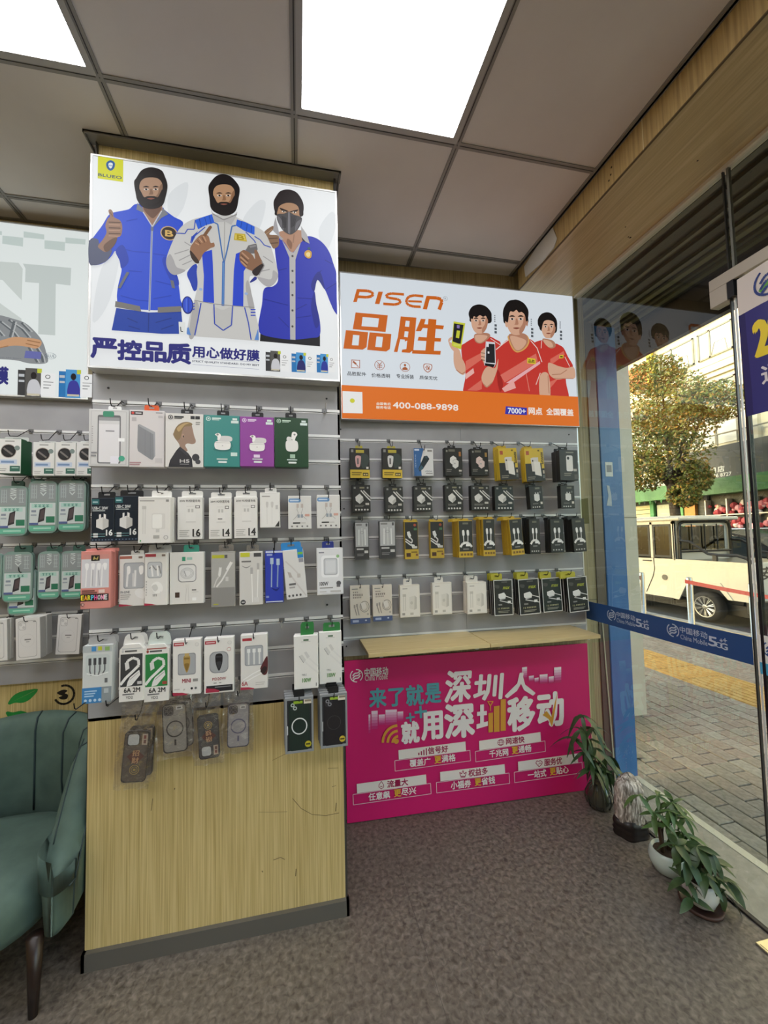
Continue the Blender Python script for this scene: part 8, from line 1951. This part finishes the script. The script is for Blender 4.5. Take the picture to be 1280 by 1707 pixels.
m.tube([(.06,CY0-.04,bedz),(.06,CY0-.04,Z(1.40)),(.09,CY0-.04,Z(1.50)),(.18,CY0-.04,Z(1.535)),(W-.18,CY0-.04,Z(1.535)),(W-.09,CY0-.04,Z(1.50)),(W-.06,CY0-.04,Z(1.40)),(W-.06,CY0-.04,bedz)], .026, bk, 8)
m.tube([(.06,CY0-.04,Z(1.0)),(W-.06,CY0-.04,Z(1.0))], .022, bk, 6)
for x in (.06, W-.06):
    m.tube([(x,CY0-.04,Z(1.20)),(x,CY0-.22,Z(1.18)),(x,CY0-.40,Z(1.06)),(x,CY0-.52,Z(.98)),(x,CY0-.68,Z(.965)),(x,CY0-.95,Z(.97)),(x,CY0-1.08,Z(.93)),(x,CY0-1.16,bedz)], .024, bk, 8)
    m.box((x-.02,CY0-.66,bedz-.01), (x+.02,CY0-.60,Z(.965)), bk)
m.build('roll_bar', tr, smooth=False)
m = MB(); m.tube([(-.004,CY0+.43,bedz),(-.004,CY0+.42,Z(.66)),(-.004,CY0+.46,Z(.52)),(-.004,CY0+.62,Z(.20))], .006, bk, 5); m.box((-.022,CY0+.47,Z(.80)), (0,CY0+.66,Z(.82)), bk, .004)
m.build('door_gap', tr)
m = MB(); m.lathe([(.045,0),(.05,.006),(.05,.012)], mat('cap_grey','6c675e',.5), 20); o = m.build('charge_cap', tr, (-.002,CY0+.22,Z(.52))); o.rotation_euler = (0,-PI/2,0)
# wheels
m = MB(); m.lathe([(.125,-.085),(.19,-.09),(.222,-.06),(.226,0),(.222,.06),(.19,.09),(.125,.085)], rub, 32); tyre = m.mesh('tyre', True)
m = MB(); m.lathe([(.128,.060),(.150,.080),(.155,.088),(.140,.086),(.130,.066)], rimm, 28)
for i in range(10):
    w = 2*PI*i/10
    for d in (-.09,.09): m.tube([(.03*math.cos(w),.03*math.sin(w),.078),(.14*math.cos(w+d),.14*math.sin(w+d),.082)], .009, rimm, 5)
m.lathe([(.036,.05),(.036,.088),(.02,.094)], rimm, 12); m.lathe([(.128,-.02),(.128,.055)], mat('hub_dark','1e1d1c',.6), 24); rim = m.mesh('rim')
for x, y, ry in ((.11,WY,-PI/2),(W-.11,WY,PI/2),(.11,2.45,-PI/2),(W-.11,2.45,PI/2)):
    wh = link('wheel', tyre, tr, (x, y, .252), (0,ry,0)); wh.scale = (1.12,1.12,1); link('rim', rim, wh)
m = MB(); m.box((.05,-.006,Z(.40)), (.12,.0,Z(.47)), mat('lamp_red','a02a28',.25)); m.box((W-.12,-.006,Z(.40)), (W-.05,.0,Z(.47)), MATS['lamp_red']); m.tube([(.52,-.014,Z(.56)),(.52,-.014,Z(.46)),(.50,-.014,Z(.44))], .008, bk, 5); m.build('tail_lamp', tr)
pr = Print(lambda u, v, e: (.10+u, -.004-e, Z(.80)-v)); pr.draw([('t',.14,0,.40,.20,'安','22211f',.02),('t',.46,0,.72,.20,'全','22211f',.02)]); pr.build('lettering', tr)

# dark car beyond the truck
dc = thing('parked_car', 'dark grey car with red tail lamps behind the white truck', 'car', (8.45, 5.0, -.16))
cm_ = mat('car_paint','26282b',.2,coat=.6)
prof = [(-.02,.32),(-.05,.62),(.0,.90),(.10,.98),(.75,1.42),(1.2,1.53),(2.3,1.52),(3.0,1.02),(4.0,.92),(4.15,.60),(4.1,.30)]
m = MB(); k = m.mi(cm_); nsec = 5
for s in range(nsec):
    q = s/(nsec-1)*2-1
    for y, z in prof:
        tuck = .10*max(0,(z-.95)/.6)
        m.v.append((.8+q*(.8-tuck), y+.05*abs(q)**3*(1 if y < 2 else -1), z-.05*abs(q)**4*(1 if z > .9 else 0)))
n = len(prof)
for s in range(nsec-1):
    for i in range(n-1): m.f.append((s*n+i, s*n+i+1, (s+1)*n+i+1, (s+1)*n+i)); m.m.append(k)
m.f.append(tuple(range(n))[::-1]); m.m.append(k); m.f.append(tuple((nsec-1)*n+i for i in range(n))); m.m.append(k)
m.build('body', dc)
m = MB(); gl_ = mat('car_window','3b4446',.08,coat=.5)
side_poly(m, [(.42,1.02),(.95,1.38),(1.5,1.44),(1.5,1.0)], .035, gl_, .02); side_poly(m, [(1.56,1.0),(1.56,1.44),(2.2,1.43),(2.75,1.02)], .035, gl_, .02)
m.face([(.22,.14,1.04),(1.38,.14,1.04),(1.30,.68,1.39),(.30,.68,1.39)], gl_); m.build('window', dc)
m = MB(); m.box((.03,-.06,.80), (.35,.03,.93), MATS['lamp_red'], .01); m.box((1.25,-.06,.80), (1.57,.03,.93), MATS['lamp_red'], .01); m.build('tail_lamp', dc)
m = MB(); m.tube([(.14,.9,1.535),(.14,2.3,1.545)], .015, mat('roof_rail','b8b6b0',.3,.6), 6); m.tube([(1.46,.9,1.535),(1.46,2.3,1.545)], .015, MATS['roof_rail'], 6); m.build('roof_rail', dc)
for x, y, ry in ((.10,.75,-PI/2),(1.50,.75,PI/2),(.10,3.35,-PI/2),(1.50,3.35,PI/2)):
    wh = link('wheel', tyre, dc, (x, y, .30), (0,ry,0)); wh.scale = (1.33,1.33,1.1); link('rim', rim, wh)

# street tree
tree = thing('street_tree', 'leafy street tree with yellowing crown before the shops opposite', 'tree', (10.5, 8.95, -.05))
bark = textured('bark',[(0.3,'2c241c'),(0.7,'4e4234')],(1,1,.3),12,5,.9,.5)
m = MB(); m.tube([(0,0,0),(.02,.02,1.2),(-.02,.06,2.2),(0,.12,2.75)], [.15,.13,.12,.12], bark, 10)
tips = []
rt = random.Random(8)
for a, L, up in ((.3,1.2,1.6),(1.5,1.0,2.2),(2.6,1.3,1.4),(3.7,.8,1.9),(4.8,.7,1.9),(5.6,1.1,2.3),(1.0,.4,3.0)):
    b = [(0,.10,2.6),(.4*L*math.cos(a),.1+.4*L*math.sin(a),2.7+.5*up),(L*math.cos(a)*.9,.1+L*math.sin(a)*.9,2.7+up)]
    m.tube(b, [.07,.045,.02], bark, 6); tips.append(b)
m.build('trunk', tree, smooth=True)
lv = [textured('tree_leaf_'+n_, [(0.3,a),(0.7,b)], (1,1,1), 3, 2, .6) for n_, a, b in (('green','4a5a24','76803a'),('olive','67672a','9a8c3e'),('amber','8a6628','b89048'))]
m = MB(); ks = [m.mi(x) for x in lv]
blobs = []
for (y, z, ry, rz) in ((.15,5.1,1.15,1.2),(.75,4.4,.85,1.0),(-.45,4.6,1.0,1.0),(-.95,4.75,.75,.55),(.1,3.6,1.2,.8),(.75,3.2,.7,.6),(-.15,2.9,.5,.5),(.2,5.9,.75,.6),(-.12,2.4,.40,.34)):
    blobs.append((rt.uniform(-.4,.4), y, z, ry, rz))
for i in range(25000):
    bx, by, bz, ry, rz = rt.choice(blobs)
    while True:
        p = Vector((rt.uniform(-1,1), rt.uniform(-1,1), rt.uniform(-1,1)))
        if .45 < p.length < 1: break
    c = Vector((bx+p.x*ry, by+p.y*ry, bz+p.z*rz))
    if math.sin(c.y*7+c.z*5)*math.sin(c.z*6-c.y*3+2) > .62: continue
    u = Vector((rt.gauss(0,1), rt.gauss(0,1), rt.gauss(0,1))).normalized(); v = u.orthogonal().normalized(); v.rotate(__import__('mathutils').Quaternion(u, rt.uniform(0,6.3)))
    s = rt.uniform(.035,.065)
    b = len(m.v); m.v += [tuple(c-u*s), tuple(c+v*s*.45), tuple(c+u*s), tuple(c-v*s*.45)]
    m.f.append((b,b+1,b+2,b+3)); m.m.append(ks[0] if rt.random() < .5 else ks[1] if rt.random() < .65 else ks[2])
fo = m.build('foliage', tree); fo['kind'] = 'stuff'

# the building across the street
BX = 13.0
bl = thing('shop_building', 'cream building across the street with a green shop front', 'building', (BX, 9.5, -.05))
def fb(m, a, b, d0, d1, mm):          # block on the facade between two points (along, up), from d0 in front to d1 in front
    m.box((-d1, a[0]-9.5, a[1]+.05), (-d0, b[0]-9.5, b[1]+.05), mm)
cream_w = textured('facade_cream',[(0.3,'cdc3a6'),(0.7,'ddd5bb')],(1,1,1),2,5,.7)
m = MB(); m.box((0,-15,0), (.3,14,14), cream_w); m.build('facade', bl)
WZ0, WZ1 = 6.85, 7.75       # upper window band
glassw = mat('far_glass','cfd6d2',.12,coat=.4); glassd = mat('far_glass_dark','5f6a60',.12,coat=.4); fr_ = mat('far_frame','8f8a78',.5)
for y0, y1 in ((11.45,12.6),(10.15,11.35),(8.98,10.02),(7.2,8.3)):
    m = MB(); fb(m,(y0,WZ0),(y1,WZ1),.0,.03,glassw); w_ = m.build('window', bl)
    m = MB()
    for a, b in (((y0,WZ0),(y0+.05,WZ1)),((y1-.05,WZ0),(y1,WZ1)),((y0,WZ0),(y1,WZ0+.05)),((y0,WZ1-.05),(y1,WZ1)),((y0+.62*(y1-y0),WZ0),(y0+.62*(y1-y0)+.05,WZ1))): fb(m,a,b,.03,.06,fr_)
    m.build('window_frame', w_)
    m = MB(); m.tube([(-.08,y0-9.5+.15,WZ0+.1),(-.08,y0-9.5+.2,WZ0+.45),(-.08,y0-9.5+.5,WZ0+.45),(-.08,y0-9.5+.6,WZ0+.1)], .015, fr_, 5); m.build('rack', w_)
m = MB(); fb(m,(-5,6.35),(23,6.55),0,.18,cream_w); fb(m,(-5,6.20),(23,6.35),0,.10,cream_w); fb(m,(-5,6.62),(23,6.70),0,.06,cream_w); fb(m,(-5,8.0),(23,8.25),0,.15,cream_w); m.build('ledge', bl)
m = MB()
for y0, y1 in ((8.45,8.85),(12.75,13.2),(4.2,4.7)): fb(m,(y0,2.9),(y1,14),0,.14,cream_w)
m.build('pilaster', bl)
for y0, y1 in ((9.0,10.9),(11.0,12.6),(5.0,8.2)):
    m = MB(); fb(m,(y0,4.05),(y1,6.05),-.02,.01,glassd); w_ = m.build('window', bl)
    m = MB(); fb(m,(y0,4.05),(y1,5.05),.01,.02,mat('curtain_white','e6e4d8',.8)); m.build('curtain', w_)
    m = MB()
    for q in range(4):
        yy = y0+(y1-y0-.05)*q/3; fb(m,(yy,4.05),(yy+.05,6.05),.01,.05,fr_)
    fb(m,(y0,4.72),(y1,4.78),.01,.05,fr_); fb(m,(y0,6.0),(y1,6.05),.01,.05,fr_); m.build('window_frame', w_)
m = MB()
for y in range(0, 9): m.tube([(-.25,y*.55-.6,4.0),(-.25,y*.55-.6,4.35)], .02, fr_, 5)
m.tube([(-.25,-4,4.35),(-.25,4,4.35)], .025, fr_, 5); m.build('railing', bl)
# yellow post and orange sheet on the facade
m = MB(); fb(m,(11.55,6.6),(11.75,8.4),.1,.2,mat('yellow_post','d8c62a',.5)); m.build('yellow_post', bl)
m = MB(); fb(m,(11.8,6.9),(12.7,7.7),.05,.12,mat('orange_sheet','d8703a',.6)); m.build('orange_sheet', bl)
# shop sign and green front
sg = thing('shop_sign', 'dark shop sign with white characters and a phone number over the green front', 'sign', (BX-.30, 9.2, 2.93))
m = MB(); m.box((-.06,-1.6,0), (.06,1.75,.98), mat('sign_dark','4c4c48',.5)); m.build('board', sg)
pr = Print(lambda u, v, e: (-.062-e, .9-u, .98-v)); pr.draw([('t',.18,.63,.36,.79,'利','e8e6e0',.03),('t',.44,.62,.63,.79,'和','e8e6e0',.03),('t',.69,.61,.88,.79,'店','e8e6e0',.03),('t',.40,.83,1.06,.94,'0436 8727','e8e6e0',.02)]); pr.build('lettering', sg)
m = MB(); fb(m,(7.2,2.45),(13.0,2.92),.0,.55,textured('green_fascia',[(0.3,'3a6a3a'),(0.7,'4f8048')],(1,1,1),3,3,.5)); m.build('fascia', bl)
m = MB(); fb(m,(11.05,2.92),(13.0,3.30),.2,.3,mat('grey_band','a8aaa0',.5)); m.build('sign_band', bl)
m = MB(); fb(m,(3,0.0),(13,2.45),-.05,.02,mat('shop_dark','2f332c',.5)); m.build('shop_front', bl)
shut = mat('shutter','c9c08e',.6)
m = MB()
for q in range(14): fb(m,(12.0,.1+.16*q),(13.0,.24+.16*q),.02,.07,shut)
m.build('shutter', bl)
for y0, y1, c in ((11.85,12.0,'4a8a52'),(10.35,10.7,'c8843a'),(10.75,11.1,'5f9a5a'),(9.95,10.05,'2a2c28')):
    m = MB(); fb(m,(y0,0),(y1,2.45),.02,.14,mat('post_'+c,c,.6)); m.build('pillar', bl)
m = MB(); fb(m,(11.15,1.0),(11.8,2.3),.02,.04,mat('pane_pale','aab09c',.2)); m.build('window_pane', bl)
toy = ['c87880','a83a44','d8a0a8','e0d4cc','8a3038','c05a60','d8b8a0']
m = MB(); rs = random.Random(5)
tg = [mat('toy_'+c,c,.7) for c in toy]
for i in range(150):
    y, z, s = rs.uniform(7.3,9.9), rs.choice((1.95,2.05,1.55,1.1,.7))+rs.uniform(-.12,.12), rs.uniform(.05,.11)
    m.lathe([(s*.4,-s*.9),(s*.9,-s*.4),(s,0),(s*.8,s*.6),(s*.3,s*.95)], rs.choice(tg), 7, (-.12,y-9.5,z+.05))
o = m.build('toy_display', bl); o['kind'] = 'stuff'
m = MB()
for z in (1.8,1.35,.9): fb(m,(7.2,z),(9.95,z+.03),.02,.25,mat('shelf_steel','c8c0b4',.4,.4))
for y in (7.2,7.9,8.6,9.3,9.92): fb(m,(y,.1),(y+.03,2.3),.02,.25,MATS['shelf_steel'])
m.build('display_rack', bl)
for j in range(12):
    m = MB(); y = 10.1+.22*j; m.prism([(-.05,0),(.05,0),(0,-.12)], -.004, .004, mat('pennant_'+('a' if j%2 else 'b'), '3a7a3c' if j%2 else '202820', .7)); o = m.build('pennant', bl, (-.5,y-9.5,2.45+.05)); o.rotation_euler = (0,0,PI/2)
